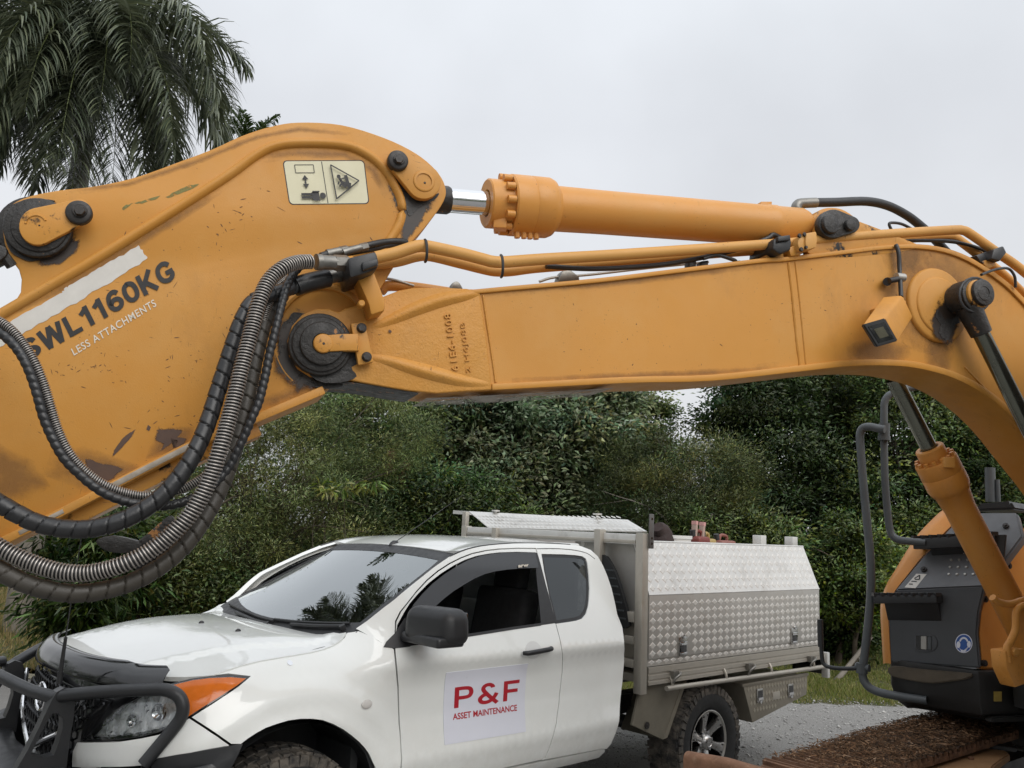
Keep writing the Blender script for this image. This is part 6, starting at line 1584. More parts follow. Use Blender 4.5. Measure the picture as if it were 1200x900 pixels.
# --- door handle, side repeater, badge
def onS(px, py, off): x, z = hit(px, py); return Vector((x, S(x, z) + off, z))
mb = MB(); mb.tube([onS(611.5, 765, .012), onS(614, 764.5, .034), onS(622, 763, .040), onS(634, 760.7, .040), onS(641, 759.5, .034), onS(644, 759, .012)], [.011, .0135, .014, .014, .0135, .011], 12, 4); mb.build('door_handle', BLACKP, ute)
x, z = hit(625.5, 762); bmv = surf_panel('handle_recess', [(x + .062 * math.cos(t), z + .048 * math.sin(t)) for t in np.linspace(0, 2 * math.pi, 25)[:-1]], lambda a, b: (a, S(a, b) + .001 - .012 * (1 - min(1, ((a - x) / .062) ** 2 + ((b - z) / .048) ** 2)) ** .5 * .0, b), simple('handle_recess_shade', (.66, .665, .65), .35, var=.03), ute, .02, .004)  # flat disc: the shade of the recess is put into its grey
x, z = hit(429.5, 825); surf_panel('side_repeater', [(x + .034 * math.cos(t), z + .020 * math.sin(t)) for t in np.linspace(0, 2 * math.pi, 21)[:-1]], lambda a, b: (a, S(a, b) + .002 + .008 * max(0, 1 - ((a - x) / .036) ** 2 - ((b - z) / .022) ** 2) ** .5, b), simple('repeater_lens', (.55, .53, .50), .12, var=.2, scale=60), ute, .008, .004)
x, z = hit(339.5, 776.5); surf_panel('fender_badge', [(x + .013 * math.cos(t), z + .010 * math.sin(t)) for t in np.linspace(0, 2 * math.pi, 15)[:-1]], SF(.003), CHROME, ute, .008, .003)
# --- company sign on the door
sq = [hit(*p) for p in ((520.8, 873), (616, 857.5), (618.7, 777.5), (522.7, 788.3))]
sg = surf_panel('company_sign', sq, SF(.0022), SIGNWHITE, ute, .03, .002)
sg['label'] = 'white magnetic sign reading P&F Asset Maintenance in red'
def sgn_uv(off):
    Q = [Vector((a, b, 0)) for a, b in sq]
    def f(u, v): p = bilerp(Q, u, v); return Vector((p.x, S(p.x, p.y) + off, p.y))
    return f
fs = sgn_uv(.0026); mb = MB()
def sub(x0, x1, y0, y1): return lambda u, v: fs(x0 + (x1 - x0) * u, y0 + (y1 - y0) * v)
# P & F drawn as wide strokes, then the small line as type
def stroke(pts, w=.036, asp=1.14):
    P = spl([Vector((a * asp, b, 0)) for a, b in pts], 5 if len(pts) > 2 else 1); ring = []
    for i, p in enumerate(P):
        t = P[min(i + 1, len(P) - 1)] - P[max(i - 1, 0)]; t.normalize(); n_ = Vector((-t.y, t.x, 0)) * w / 2; ring.append((fs((p + n_).x / asp, (p + n_).y), fs((p - n_).x / asp, (p - n_).y)))
    V = [q for r_ in ring for q in r_]; Fc = [(2 * i, 2 * i + 1, 2 * i + 3, 2 * i + 2) for i in range(len(ring) - 1)]
    Fc2 = []
    for f in Fc:
        a, b, c = V[f[0]], V[f[1]], V[f[2]]; Fc2.append(f if (b - a).cross(c - a).y > 0 else f[::-1])
    mb.add(V, Fc2)
glyphs_on(mb, 'P&F', sub(.115, .915, .475, .775), Vector((0, 1, 0)), .165, .16)
text_on(mb, 'ASSET MAINTENANCE', sub(.105, .895, .315, .405), Vector((0, 1, 0)), .0006, .022)
mb.build('sign_lettering', REDINK, sg, smooth=False)
# --- headlight: faceted reflector bowl under a clear lens, amber end
hl_poly = D_([(97.5, 867), (115, 867.5), (140, 866.5), (166, 862.5), (185, 857.5), (203, 850.5), (222, 839), (240, 828), (260, 815.5), (278, 803.8), (291, 794), (270, 792.2), (247, 793.2), (226, 795.8), (206, 800.5), (192, 804.5), (180, 808.5), (166, 814), (150, 823), (136, 833), (122, 844), (108, 857)])
amb = D_([(217, 843), (240, 828), (260, 815.5), (278, 803.8), (290, 794.3), (270, 792.6), (247, 793.6), (226, 796.2), (202, 802), (192, 806), (204, 812), (212, 824)])
hlo = surf_panel('headlight', hl_poly, DG(-.003), LENSGLASS, ute, .03, .004, gap=.003, rim=False)
def bowl(u, z):
    x, y, z = DG(-.030)(u, z); k = .5 + .5 * math.sin(46 * u + 11 * z); k2 = .5 + .5 * math.sin(40 * z - 23 * u + 1.2 * math.sin(30 * u)); d_ = .030 * abs(k * 2 - 1) ** .6 + .020 * abs(k2 * 2 - 1) ** .6
    return (x - d_ * .64, y - d_ * .77, z)
surf_panel('lamp_bowl', hl_poly, bowl, REFLECTOR, hlo, .014, .02, gap=.004)
surf_panel('amber_indicator', amb, DG(-.0008), AMBERLENS, hlo, .022, .006, gap=.003)
surf_panel('lens_rim', inset(hl_poly, -.003), DG(-.004), BLACKG, hlo, .04, .012, holes=[inset(hl_poly, .005)])
for q_, r_ in (((182, 838), .036), ((150, 848), .026)):
    c = hit3(*q_); dd = Vector((.75, .5, 0)).normalized(); c = c - Vector((.64, .77, 0)) * .062; mb = MB(); V, Fc = lathe([(-.03, r_ * .55), (-.01, r_ * .9), (.012, r_), (.016, r_ * .9), (.012, r_ * .8), (.004, r_ * .35), (.006, .0001)], 24, 'Z'); xx_, yy_, zz_ = frame_from(dd); mb.add([c + xx_ * v.x + yy_ * v.y + zz_ * v.z for v in V], Fc); mb.build('lamp_projector', CHROME, hlo)
for o_ in [hlo] + list(hlo.children):       # the same lamp on the far side
    m2 = o_.data.copy(); m2.transform(Matrix.Scale(-1, 4, Vector((0, 1, 0)))); m2.flip_normals(); o2 = link(o_.name.split('.')[0], m2, ute if o_ is hlo else far_lamp)
    if o_ is hlo: far_lamp = o2
# --- front fascia behind the bar: x as a function of y
def NX(y, z):
    a = abs(y); lo, hi = -.2, .86
    for _ in range(20):
        m = (lo + hi) / 2
        if S(m, z) > a: lo = m
        else: hi = m
    return lo
def NF(off): return lambda y, z: (NX(y, z) + off, y, z)
ha, hb2 = hit3(150, 822), hit3(97, 867)
surf_panel('nose_panel', [(-ha.y, ha.z + .02), (-hb2.y, hb2.z), (-.46, .55), (.46, .55), (hb2.y, hb2.z), (ha.y, ha.z + .02), (.5, 1.085), (.25, 1.09), (0, 1.095), (-.25, 1.09), (-.5, 1.085)], NF(-.022), BLACKG, ute, .05, .02)
gr = surf_panel('grille', [(-.50, .985), (-.42, .80), (-.30, .70), (.30, .70), (.42, .80), (.50, .985), (.3, 1.0), (0, 1.01), (-.3, 1.0)], NF(-.012), BLACKG, ute, .05, .02)
mb = MB()
for row in range(6):
    for k in range(-9, 10):
        y = k * .05 + (row % 2) * .025; z = .735 + row * .048
        if abs(y) > .30 + (z - .70) * .62: continue
        P = [Vector((NX(y, z) - .002, y + .026 * math.cos(R(30 + 60 * q)), z + .026 * math.sin(R(30 + 60 * q)))) for q in range(7)]
        mb.tube(P, .0055, 5, 0)
o = mb.build('grille_mesh', BLACKP, gr); o['kind'] = 'stuff'
mb = MB()
P = [Vector((NX(y, .80) + .012, y, .715 + .16 * abs(y) / .42 + (.09 * max(0, abs(y) - .30) / .12))) for y in np.linspace(-.44, .44, 21)]
mb.tube(P, [.010 + .018 * (1 - abs(i - 10) / 10) * .3 for i in range(21)], 10, 0); mb.build('chrome_grille_strip', CHROME, gr)
mb = MB(); P = [Vector((NX(.0, .93) + .012, .075 * math.cos(a), .93 + .058 * math.sin(a))) for a in np.linspace(0, 2 * math.pi, 25)]
mb.tube(P, .010, 8, 0)
mb.tube([Vector((NX(0, .93) + .012, y, .93 + z)) for y, z in ((-.062, .03), (-.04, .015), (-.015, -.022), (0, .012), (.015, -.022), (.04, .015), (.062, .03))], .008, 8, 2); mb.build('oval_emblem', CHROME, gr)
# white lower bumper behind the bar
surf_panel('bumper_face', [(-.56, .80), (-.50, .55), (.50, .55), (.56, .80), (.46, .72), (.3, .66), (-.3, .66), (-.46, .72)], NF(-.006), UTEWHITE, ute, .05, .02)
# bonnet protector: glossy dark strip that stands over the leading edge
_pn = pchip([(0, .735), (.14, .730), (.26, .714), (.36, .690), (.45, .660), (.53, .622), (.60, .580), (.66, .535), (.70, .50)])
def BP(u, v):      # u across the car (-1..1), v from the bonnet down over the lip
    y = u * .665; xe = _pn(abs(y)); a = v * 1.5
    dn_ = (_pn(abs(y) + .01) - _pn(max(0, abs(y) - .01))) / .02; nl_ = Vector((1, -dn_)).normalized() * .085 * math.sin(a)
    return (xe - .040 + nl_.x, y + math.copysign(nl_.y, y), max(HZ(xe - .05, abs(y)), 1.085) + .024 - .095 * (1 - math.cos(a)))
bpq = [(-1, .05), (-.75, .0), (-.4, -.05), (0, -.12), (.4, -.05), (.75, .0), (1, .05), (1.04, .35), (1.03, .85), (.97, 1), (.5, 1), (0, 1), (-.5, 1), (-.97, 1), (-1.03, .85), (-1.04, .35)]
surf_panel('bonnet_protector', bpq, BP, BLACKG, ute, .06, .004)
# --- bull bar
bb = empty('bull_bar', (0, 0, 0)); bb.parent = ute
def tubeU(name, pts, r, parent=bb, mat=STEELBLK, n=7, seg=16):
    mb = MB(); mb.tube([Vector(p) for p in pts], r, seg, n); return mb.build(name, mat, parent)
def both(pts): return [(x, -y, z) for x, y, z in pts]
wing = [U(px, py, 1, y) for px, py, y in ((66, 817, .40), (80, 814.5, .45), (110, 811.5, .54), (140, 809.5, .63), (170, 808.5, .72), (190, 808, .79), (202, 811, .83), (211, 818, .85), (214.5, 829, .86), (212, 841, .855), (203, 854, .84), (188, 872, .82), (168, 896, .80))]
tubeU('wing_tube', wing, .0265); tubeU('wing_tube', [Vector((p.x, -p.y, p.z)) for p in wing], .0265)
cen = [U(px, py, 1, y) for px, py, y in ((66, 818, .40), (52, 814, .33), (37, 809.5, .24), (18, 801, .11), (0, 792, -.04), (-14, 785, -.2), (-12, 778, -.34), (2, 775, -.42))]
tubeU('centre_tube', cen, .0265)
for sgn in (1, -1):
    y0 = .405 * sgn
    prof_ = [(p.x, p.z) for p in (U(px, py, 1, .405) for px, py in ((16, 902), (30, 878), (45, 848), (57, 822), (64, 810), (73, 805), (83, 808), (86, 818), (84, 840), (80, 862), (75, 902)))]
    hole = [(p.x, p.z) for p in (U(px, py, 1, .405) for px, py in ((34, 882), (42, 865), (52, 845), (59, 835), (66, 834), (71, 840), (71, 852), (66, 870), (61, 883), (50, 886)))]
    V3, N_ = [], len(prof_)
    pts2 = dense(prof_, .05); h2 = dense(hole, .05); allp = pts2 + h2; eg = [(i, (i + 1) % len(pts2)) for i in range(len(pts2))] + [(len(pts2) + i, len(pts2) + (i + 1) % len(h2)) for i in range(len(h2))]
    r_ = delaunay_2d_cdt([Vector(p) for p in allp], eg, [], 0, 1e-6); T_ = []
    for f in r_[2]:
        c = sum((r_[0][i] for i in f), Vector((0, 0))) / len(f)
        if pip(c, pts2) and not pip(c, h2): T_.append(tuple(f))
    m = len(r_[0]); V = [Vector((p.x, y0 - .028, p.y)) for p in r_[0]] + [Vector((p.x, y0 + .028, p.y)) for p in r_[0]]
    Fc = T_ + [tuple(i + m for i in f[::-1]) for f in T_]; cnt = {}
    for f in T_:
        for i in range(len(f)): cnt.setdefault(frozenset((f[i], f[(i + 1) % len(f)])), []).append((f[i], f[(i + 1) % len(f)]))
    Fc += [(l[0][1], l[0][0], l[0][0] + m, l[0][1] + m) for l in cnt.values() if len(l) == 1]
    o = mk('bar_upright', V, Fc, STEELBLK, bb, True, None, 30); bm = bmesh.new(); bm.from_mesh(o.data); bmesh.ops.recalc_face_normals(bm, faces=bm.faces); bm.to_mesh(o.data); bm.free(); o.data.set_sharp_from_angle(angle=R(30))
# folded steel bumper below
sec = [(-.02, .72), (-.02, .47), (.10, .44), (.24, .50), (.27, .60), (.25, .70), (.10, .735)]
stn = [(.30, .905, .062, .35), (.40, .91, .045, .45), (.55, .875, .03, .6), (.68, .76, .012, .8), (.76, .58, .0, .95), (.80, .40, .0, 1.0), (.84, .15, 0, 1.0)]
rows = []
for x, y, dz, k in stn: rows.append([(x, y, dz, k)])
V, Fc = [], []
stf = stn + [(x, -y, dz, k) for x, y, dz, k in stn[::-1]]
for i, (x, y, dz, k) in enumerate(stf):
    a = Vector(stf[max(0, i - 1)][:2]); b = Vector(stf[min(len(stf) - 1, i + 1)][:2]); t = (b - a).normalized(); o_ = Vector((-t.y, t.x)) if (-t.y) * 1 > 0 or abs(y) > .6 else Vector((t.y, -t.x))
    if o_.dot(Vector((x - 0.2, y))) < 0: o_ = -o_
    for d_, z in sec: V.append(Vector((x + o_.x * d_ * .75 * k, y + o_.y * d_ * .75 * k * .35, z + dz * (1 if z > .6 else .3))))
m = len(sec)
for i in range(len(stf) - 1):
    for k in range(m): a, b = i * m + k, i * m + (k + 1) % m; Fc.append((a, b, b + m, a + m))
Fc += [tuple(range(m)), tuple(range((len(stf) - 1) * m, len(stf) * m))]
mb = MB(); mb.add(V, Fc); sbp = mb.build('steel_bumper', STEELBLK, bb, bevel=.006); bm = bmesh.new(); bm.from_mesh(sbp.data); bmesh.ops.recalc_face_normals(bm, faces=bm.faces); bm.to_mesh(sbp.data); bm.free()
wingp = [hit(283, 871), hit(262, 874.5), hit(238, 878.5), hit(205, 884), hit(178, 889)]
wp = wingp + [(wingp[-1][0] + .02, .50), (.25, .50), (.335, .66), (.29, .76)]
surf_panel('bumper_wing', wp, SF(.012), STEELBLK, bb, .04, .03, mirror=True)
# UHF aerial on the bar, whip on the roof
mb = MB(); b_ = Vector((.835, .405, 1.055)); mb.cyl(b_, b_ + Vector((0, 0, .05)), .012, 12); mb.cyl(b_ + Vector((0, 0, .05)), b_ + Vector((-.003, 0, .19)), .0095, 12, r2=.007); a_ = mb.build('aerial_base', BLACKP, ute)
mb = MB(); mb.tube([b_ + Vector((-.003, 0, .19)), b_ + Vector((-.012, -.005, .5)), b_ + Vector((-.035, -.012, .95))], [.0028, .0022, .0014], 6, 4); mb.build('aerial_whip', BLACKP, a_)
p = U(459, 636, 2, 1.665); mb = MB()
V, Fc = lathe([(0, .03), (.018, .022), (.03, .010), (.031, .0001)], 12, 'Z'); mb.add([Vector((-1.13 + v.x * 1.5, 0 + v.y * .8, 1.645 + v.z)) for v in V], Fc); a_ = mb.build('roof_aerial', BLACKP, ute)
mb = MB(); mb.tube([Vector((-1.14, 0, 1.67)), Vector((-1.42, 0, 1.84)), Vector((-1.66, 0, 1.985))], [.003, .002, .0014], 6, 3); mb.build('aerial_whip', BLACKP, a_)
# wipers
def onW(y, z, off): return Vector(WF(off)(y, z))
for pts in ([(-.60, 1.232), (-.35, 1.225), (-.05, 1.214), (.12, 1.212)], [(.10, 1.218), (.30, 1.226), (.50, 1.238), (.66, 1.252)]):
    mb = MB(); mb.tube([onW(y, z + .010, .014) for y, z in pts], .0085, 6, 4); mb.tube([onW(y, z - .006, .018) for y, z in pts[1:]], .010, 6, 4); mb.cyl(onW(pts[-1][0], pts[-1][1] - .01, -.01), onW(pts[-1][0], pts[-1][1] - .01, .03), .016, 10); mb.build('wiper', BLACKP, ute)
# --- wheels
def wheel(x, y, z, sgn):
    w = empty('wheel', (x, y, z), 0); w.parent = ute
    if sgn < 0: w.rotation_euler = (0, 0, math.pi)
    # lathe about the axle: along +y is outwards
    tp = [(-.125, .215), (-.132, .26), (-.135, .31), (-.128, .348), (-.105, .372), (-.05, .380), (.05, .380), (.105, .372), (.124, .355), (.133, .320), (.135, .28), (.128, .240), (.118, .222), (.112, .213)]
    V, Fc = lathe(tp, 56, 'Y'); ty = mk('tyre', V, Fc, [TYREDUST, TYREBLK], w, True, [1 if i // 56 >= 9 else 0 for i in range(len(Fc))], 60)
    mb = MB(); rr = random.Random(5)
    for k in range(44):
        a = 2 * math.pi * k / 44
        for j, (yy, wy, hh) in enumerate(((-.095, .05, .37), (-.035, .05, .378), (.030, .05, .378), (.093, .052, .371), (.126, .020, .345))):
            aa = a + (.5 * (j % 2)) * 2 * math.pi / 44; c = Vector((math.cos(aa) * hh, yy, math.sin(aa) * hh)); rot = Matrix.Rotation(-aa, 3, 'Y') @ Matrix.Rotation(rr.uniform(-.25, .25), 3, 'X')
            mb.box(c, (.014 if j < 4 else .045, wy, .038), rot)
    o = mb.build('tyre_tread', TYREDUST, ty, smooth=False); o['kind'] = 'stuff'
    V, Fc = lathe([(.112, .213), (.120, .216), (.122, .208), (.112, .200), (.08, .196), (-.10, .19), (-.11, .02)], 48, 'Y'); rim = mk('rim', V, Fc, [simple('dark_rim', (.05, .05, .052), .3, metal=.8, var=.2)], w, True, None, 40)
    V, Fc = lathe([(.1225, .212), (.124, .207), (.116, .197), (.112, .197)], 48, 'Y'); mk('rim_lip', V, Fc, GALV, rim, True, None, 40)
    for k in range(6):
        a = 2 * math.pi * k / 6 + .35; c, s_ = math.cos(a), math.sin(a); mb = MB(); T = Vector((-s_, 0, c)); Rr = Vector((c, 0, s_))
        V = []
        for r_, w_, y_ in ((.045, .030, .082), (.10, .024, .094), (.150, .030, .108), (.196, .046, .116)):
            for q in (-1, 1):
                V += [Rr * r_ + T * (q * w_) + Vector((0, y_, 0)), Rr * r_ + T * (q * w_ * .85) + Vector((0, y_ - .045, 0))]
        Fc = []
        for i in range(3):
            b0_ = i * 4; Fc += [(b0_, b0_ + 2, b0_ + 6, b0_ + 4), (b0_ + 1, b0_ + 5, b0_ + 7, b0_ + 3), (b0_, b0_ + 4, b0_ + 5, b0_ + 1), (b0_ + 2, b0_ + 3, b0_ + 7, b0_ + 6)]
        Fc += [(0, 1, 3, 2), (12, 14, 15, 13)]; mb.add(V, Fc); o = mb.build('spoke', FITTING if False else simple_alloy, rim, bevel=.004); bm = bmesh.new(); bm.from_mesh(o.data); bmesh.ops.recalc_face_normals(bm, faces=bm.faces); bm.to_mesh(o.data); bm.free()
        mb = MB()
        for q in (-.55, .55):
            p_ = Rr * .178 + T * (q * .045) + Vector((0, .113, 0)); mb.cyl(p_, p_ + Vector((0, .006, 0)), .006, 8)
        mb.build('rim_rivet', BOLT, rim)
    V, Fc = lathe([(.075, .056), (.100, .052), (.116, .044), (.124, .034), (.126, .030), (.122, .026), (.123, .0001)], 28, 'Y'); mk('centre_cap', V, Fc, simple_alloy, rim, True, None, 40)
    mb = MB()
    for k in range(6): a = 2 * math.pi * k / 6 + .35 + math.pi / 6; p_ = Vector((math.cos(a) * .066, .078, math.sin(a) * .066)); mb.cyl(p_, p_ + Vector((0, .022, 0)), .011, 6)
    mb.build('wheel_nut', CHROME, rim)
    return w
simple_alloy = simple('machined_alloy', (.46, .45, .435), .28, metal=.95, var=.2)
wheel(-3.22, .79, .385, 1); wheel(-3.22, -.79, .385, -1); wheel(-.02, .775, .385, 1); wheel(-.02, -.775, .385, -1)
# --- chassis
mb = MB()
for y in (.40, -.40): mb.box((-2.3, y, .60), (5.2, .08, .14))
mb.cyl(Vector((-3.22, -.75, .385)), Vector((-3.22, .75, .385)), .05, 14); mb.cyl(Vector((0, -.7, .385)), Vector((0, .7, .385)), .04, 12)
for x in (-2.7, -3.6, -4.5, -1.4): mb.box((x, 0, .66), (.10, 1.2, .08))
mb.box((-2.36, .35, .66), (.16, .5, .36)); mb.box((-1.2, 0, .45), (1.6, .5, .25))
mb.build('chassis', BASEBLK, ute, smooth=False)
mb = MB(); mb.add([Vector(p) for p in ((-2.27, .80, .50), (-2.32, .72, .46), (-2.46, .70, .55), (-2.42, .74, .80), (-2.30, .78, .85))], [(0, 1, 2, 3, 4)]); mb.build('sill_bracket', BASEBLK, ute, smooth=False)
# ================= tray
XH, XR = -2.468, -4.825
def bx(name, c, size, mat, parent=ute, bev=.004): mb = MB(); mb.box(c, size); return mb.build(name, mat, parent, bevel=bev)
tray = bx('tray_deck', ((XH + XR) / 2, 0, .865), (XR * -1 + XH, 1.80, .05), ALLOYRAIL)
for y in (.915, -.915):
    prof_ = [(.826, 0), (.826, .014), (.846, .014), (.848, .009), (.858, .009), (.860, .014), (.884, .014), (.886, .009), (.898, .009), (.900, .014), (.935, .014), (.935, 0)]
    s_ = 1 if y > 0 else -1; V = [Vector((x, y + s_ * d_, z)) for x in (XH - .045, XR) for z, d_ in prof_]; m = len(prof_)
    Fc = [(i, (i + 1) % m, (i + 1) % m + m, i + m) for i in range(m)] + [tuple(range(m)), tuple(range(2 * m - 1, m - 1, -1))]
    mb = MB(); mb.add(V, Fc); o = mb.build('side_rail', ALLOYRAIL, tray, smooth=False); bm = bmesh.new(); bm.from_mesh(o.data); bmesh.ops.recalc_face_normals(bm, faces=bm.faces); bm.to_mesh(o.data); bm.free()
# rub tube with hangers and rope hooks
a0, a1 = U(781, 807, 1, .945), U(964, 781.5, 1, .945)
mb = MB(); mb.cyl(a0, a1, .0165, 14); rt_ = mb.build('rope_rail', ALLOYRAIL, tray)
for k in range(4):
    p = a0.lerp(a1, (.03, .33, .62, .93)[k]); mb = MB(); mb.tube([p, p + Vector((0, .0, .035)), p + Vector((0, -.02, .075))], .010, 8, 3); mb.build('rail_hanger', ALLOYRAIL, rt_)
for px, py in ((789, 790), (877, 781), (949, 772)):
    p = U(px, py, 1, .935); mb = MB(); mb.box(p + Vector((0, .01, 0)), (.06, .03, .045)); mb.tube([p + Vector((-.04, .03, .012)), p + Vector((-.01, .045, .0)), p + Vector((.02, .035, -.02)), p + Vector((.03, .02, -.05))], .008, 8, 3); mb.build('drop_side_latch', FITTING, tray)
# headboard
hb_ = empty('headboard', (0, 0, 0)); hb_.parent = ute
for y, z0, z1, w in ((.895, .775, 1.785, .062), (-.895, .775, 1.785, .062), (.555, .93, 1.80, .055), (-.50, .93, 1.78, .05)):
    bx('headboard_post', (XH + .0 + (.03 if abs(y) < .8 else 0), y, (z0 + z1) / 2), (.06, w, z1 - z0), ALLOYRAIL, hb_)
mb = MB(); V = [(XH + .026, -.862, z) for z in (1.708, 1.714, 1.740, 1.744, 1.775, 1.780)]
bx('top_rail', (XH, 0, 1.744), (.050, 1.72, .068), PALEALLOY, hb_); bx('top_rail', (XH + .004, 0, 1.727), (.052, 1.72, .022), ALLOYRAIL, hb_)
for z in (1.245, 1.10, .955): bx('cross_rail', (XH + .008, 0, z), (.05, 1.72, .065 if z > 1.2 else .05), ALLOYRAIL, hb_)
bx('headboard_sheet', (XH - .030, 0, 1.10), (.006, 1.74, .36), ALLOYRAIL, hb_)
# dark rack bracket on the near post
pb = bx('rack_bracket', (XH - .040, .938, 1.80), (.046, .010, .225), simple('dull_steel', (.16, .155, .15), .5, metal=.7, var=.3), hb_)
mb = MB()
for z in (1.72, 1.755, 1.88): p = Vector((XH - .040, .9435, z)); mb.cyl(p, p + Vector((0, .002, 0)), .008, 10)
mb.build('bracket_hole', BLACKG, pb)
# tread-plate helper: raised lozenges on a quad
def lozenges(name, P0, du, dv, nu, nv, nrm, parent, mat=ALLOY_HI, w=.45, h=.47, skip=None, rise=.0022, stag=False, mask=None):
    V, Fc = [], []
    for j in range(nv):
        for i in range(nu):
            uu = i + .5 + (.5 if stag and j % 2 else 0)
            c = P0 + du * uu + dv * (j + .5)
            if mask and not mask(c): continue
            if skip and any(abs((c - s_).dot(du.normalized())) < a and abs((c - s_).dot(dv.normalized())) < b for s_, a, b in skip): continue
            b0_ = len(V); a, b = du * w, dv * h
            V += [c - a, c - b, c + a, c + b, c - a * .66 + nrm * rise, c - b * .66 + nrm * rise, c + a * .66 + nrm * rise, c + b * .66 + nrm * rise]
            Fc += [(b0_ + q, b0_ + (q + 1) % 4, b0_ + 4 + (q + 1) % 4, b0_ + 4 + q) for q in range(4)] + [(b0_ + 4, b0_ + 5, b0_ + 6, b0_ + 7)]
    Fx = []
    for f in Fc:
        a, b, c = V[f[0]], V[f[1]], V[f[2]]; Fx.append(f if (b - a).cross(c - a).dot(nrm) > 0 else f[::-1])
    o = mk(name, V, Fx, mat, parent, False); o['kind'] = 'stuff'; return o
# side boxes: vertical door below, sloping panel above, ends, inner wall
ZD, ZF, ZT, YF, YT = .938, 1.390, 1.730, .915, .775
for sgn in (1, -1):
    bxo = empty('side_box', (0, 0, 0)); bxo.parent = ute
    x0, x1 = XH - .052, XR + .004
    mb = MB(); sec = [(YF - .006, ZD), (YF - .006, ZF), (YT - .004, ZT - .006), (.36, ZT - .006), (.36, ZD)]
    V = [Vector((x, y * sgn, z)) for x in (x0, x1) for y, z in sec]; m = 5; Fc = [(i, (i + 1) % m, (i + 1) % m + m, i + m) for i in range(m)] + [tuple(range(m)), tuple(range(m, 2 * m))]
    mb.add(V, Fc); o = mb.build('box_shell', ALLOY, bxo, smooth=False); bm = bmesh.new(); bm.from_mesh(o.data); bmesh.ops.recalc_face_normals(bm, faces=bm.faces); bm.to_mesh(o.data); bm.free()
    lw = XH - .052 - XR - .008
    dl = MB(); V = [Vector((x, y * sgn, z)) for x, z in ((x0 - .004, ZD + .045), (x1 + .004, ZD + .045), (x1 + .004, ZF - .003), (x0 - .004, ZF - .003)) for y in (YF, YF - .004)]
    dl.box(((x0 + x1) / 2, (YF - .002) * sgn, (ZD + .045 + ZF - .003) / 2), (abs(x1 - x0) - .008, .008, ZF - .048 - ZD)); dn = dl.build('lower_door', ALLOY, bxo, bevel=.002)
    lat = [Vector((-2.935, YF * sgn, 1.075)), Vector((-4.385, YF * sgn, 1.125))]
    if sgn > 0: lat = [U(799, 757, 1, YF), U(930, 745, 1, YF)]
    lozenges('tread_lozenges', Vector((x1 + .01, (YF + .002) * sgn, ZD + .052)), Vector(((lw - .01) / 29, 0, 0)), Vector((0, 0, (ZF - ZD - .06) / 7.6)), 29, 7, Vector((0, sgn, 0)), dn, skip=[(p, .075, .065) for p in lat])
    lozenges('tread_lozenges', Vector((x1 + .01, (YF - .0055) * sgn, ZD + .006)), Vector(((lw - .01) / 29, 0, 0)), Vector((0, 0, .036)), 29, 1, Vector((0, sgn, 0)), bxo)
    # sloping upper panel
    A_, B_ = Vector((0, (YF - .004) * sgn, ZF + .002)), Vector((0, (YT - .002) * sgn, ZT)); up_ = (B_ - A_); n_ = Vector((0, up_.z * 1, -up_.y * 1)) if sgn > 0 else Vector((0, -up_.z, up_.y)); n_.normalize()
    if n_.z < 0: n_ = -n_
    mb = MB(); V = [Vector((x, 0, 0)) + q + n_ * e_ for x in (x0 - .002, x1 + .002) for q, e_ in ((A_, .006), (B_, .006), (B_, -.002), (A_, -.002))]
    mb.add(V, [(0, 1, 5, 4), (1, 2, 6, 5), (2, 3, 7, 6), (3, 0, 4, 7), (0, 3, 2, 1), (4, 5, 6, 7)]); upo = mb.build('upper_panel', PALEALLOY, bxo, smooth=False); bm = bmesh.new(); bm.from_mesh(upo.data); bmesh.ops.recalc_face_normals(bm, faces=bm.faces); bm.to_mesh(upo.data); bm.free()
    lozenges('tread_lozenges', Vector((x1 + .02, 0, 0)) + A_ + n_ * .006 + up_.normalized() * .012, Vector(((lw - .03) / 28, 0, 0)), up_ * (.95 / 6), 28, 6, n_, upo, ALLOY_HI, .40, .46)
    mb = MB(); mb.tube([Vector((x0, (YT) * sgn, ZT)), Vector((x1, YT * sgn, ZT))], .008, 8, 0); mb.tube([Vector((x0, (YF - .002) * sgn, ZF)), Vector((x1, (YF - .002) * sgn, ZF))], .007, 8, 0); mb.build('folded_edge', PALEALLOY, bxo)
    # pull latches
    for p in lat:
        lt = MB(); c = Vector((p.x, (YF + .006) * sgn, p.z)); lt.box(c, (.105, .010, .125)); lo = lt.build('paddle_latch', simple('stainless', (.45, .44, .42), .25, metal=.9, var=.2), bxo, bevel=.006)
        m2 = MB(); m2.box(c + Vector((0, .004 * sgn, -.008)), (.080, .006, .080)); m2.build('latch_pocket', BLACKG, lo, bevel=.003)
        m2 = MB(); m2.box(c + Vector((0, .010 * sgn, .018)), (.078, .008, .022)); m2.box(c + Vector((0, .009 * sgn, -.045)), (.078, .006, .012)); m2.cyl(c + Vector((0, .004 * sgn, .066)), c + Vector((0, .016 * sgn, .066)), .014, 12); m2.build('latch_paddle', CHROME, lo, bevel=.002)
    # rack feet on top
    for x in ((XR + .28, XR + .62) if sgn > 0 else (XR + .28, XR + .62)):
        if sgn < 0: continue
for px in (890, 927):
    p = U(px, 634, 1, .60); bx('rack_foot', (p.x, .60, ZT + .035), (.085, .08, .09), PALEALLOY)
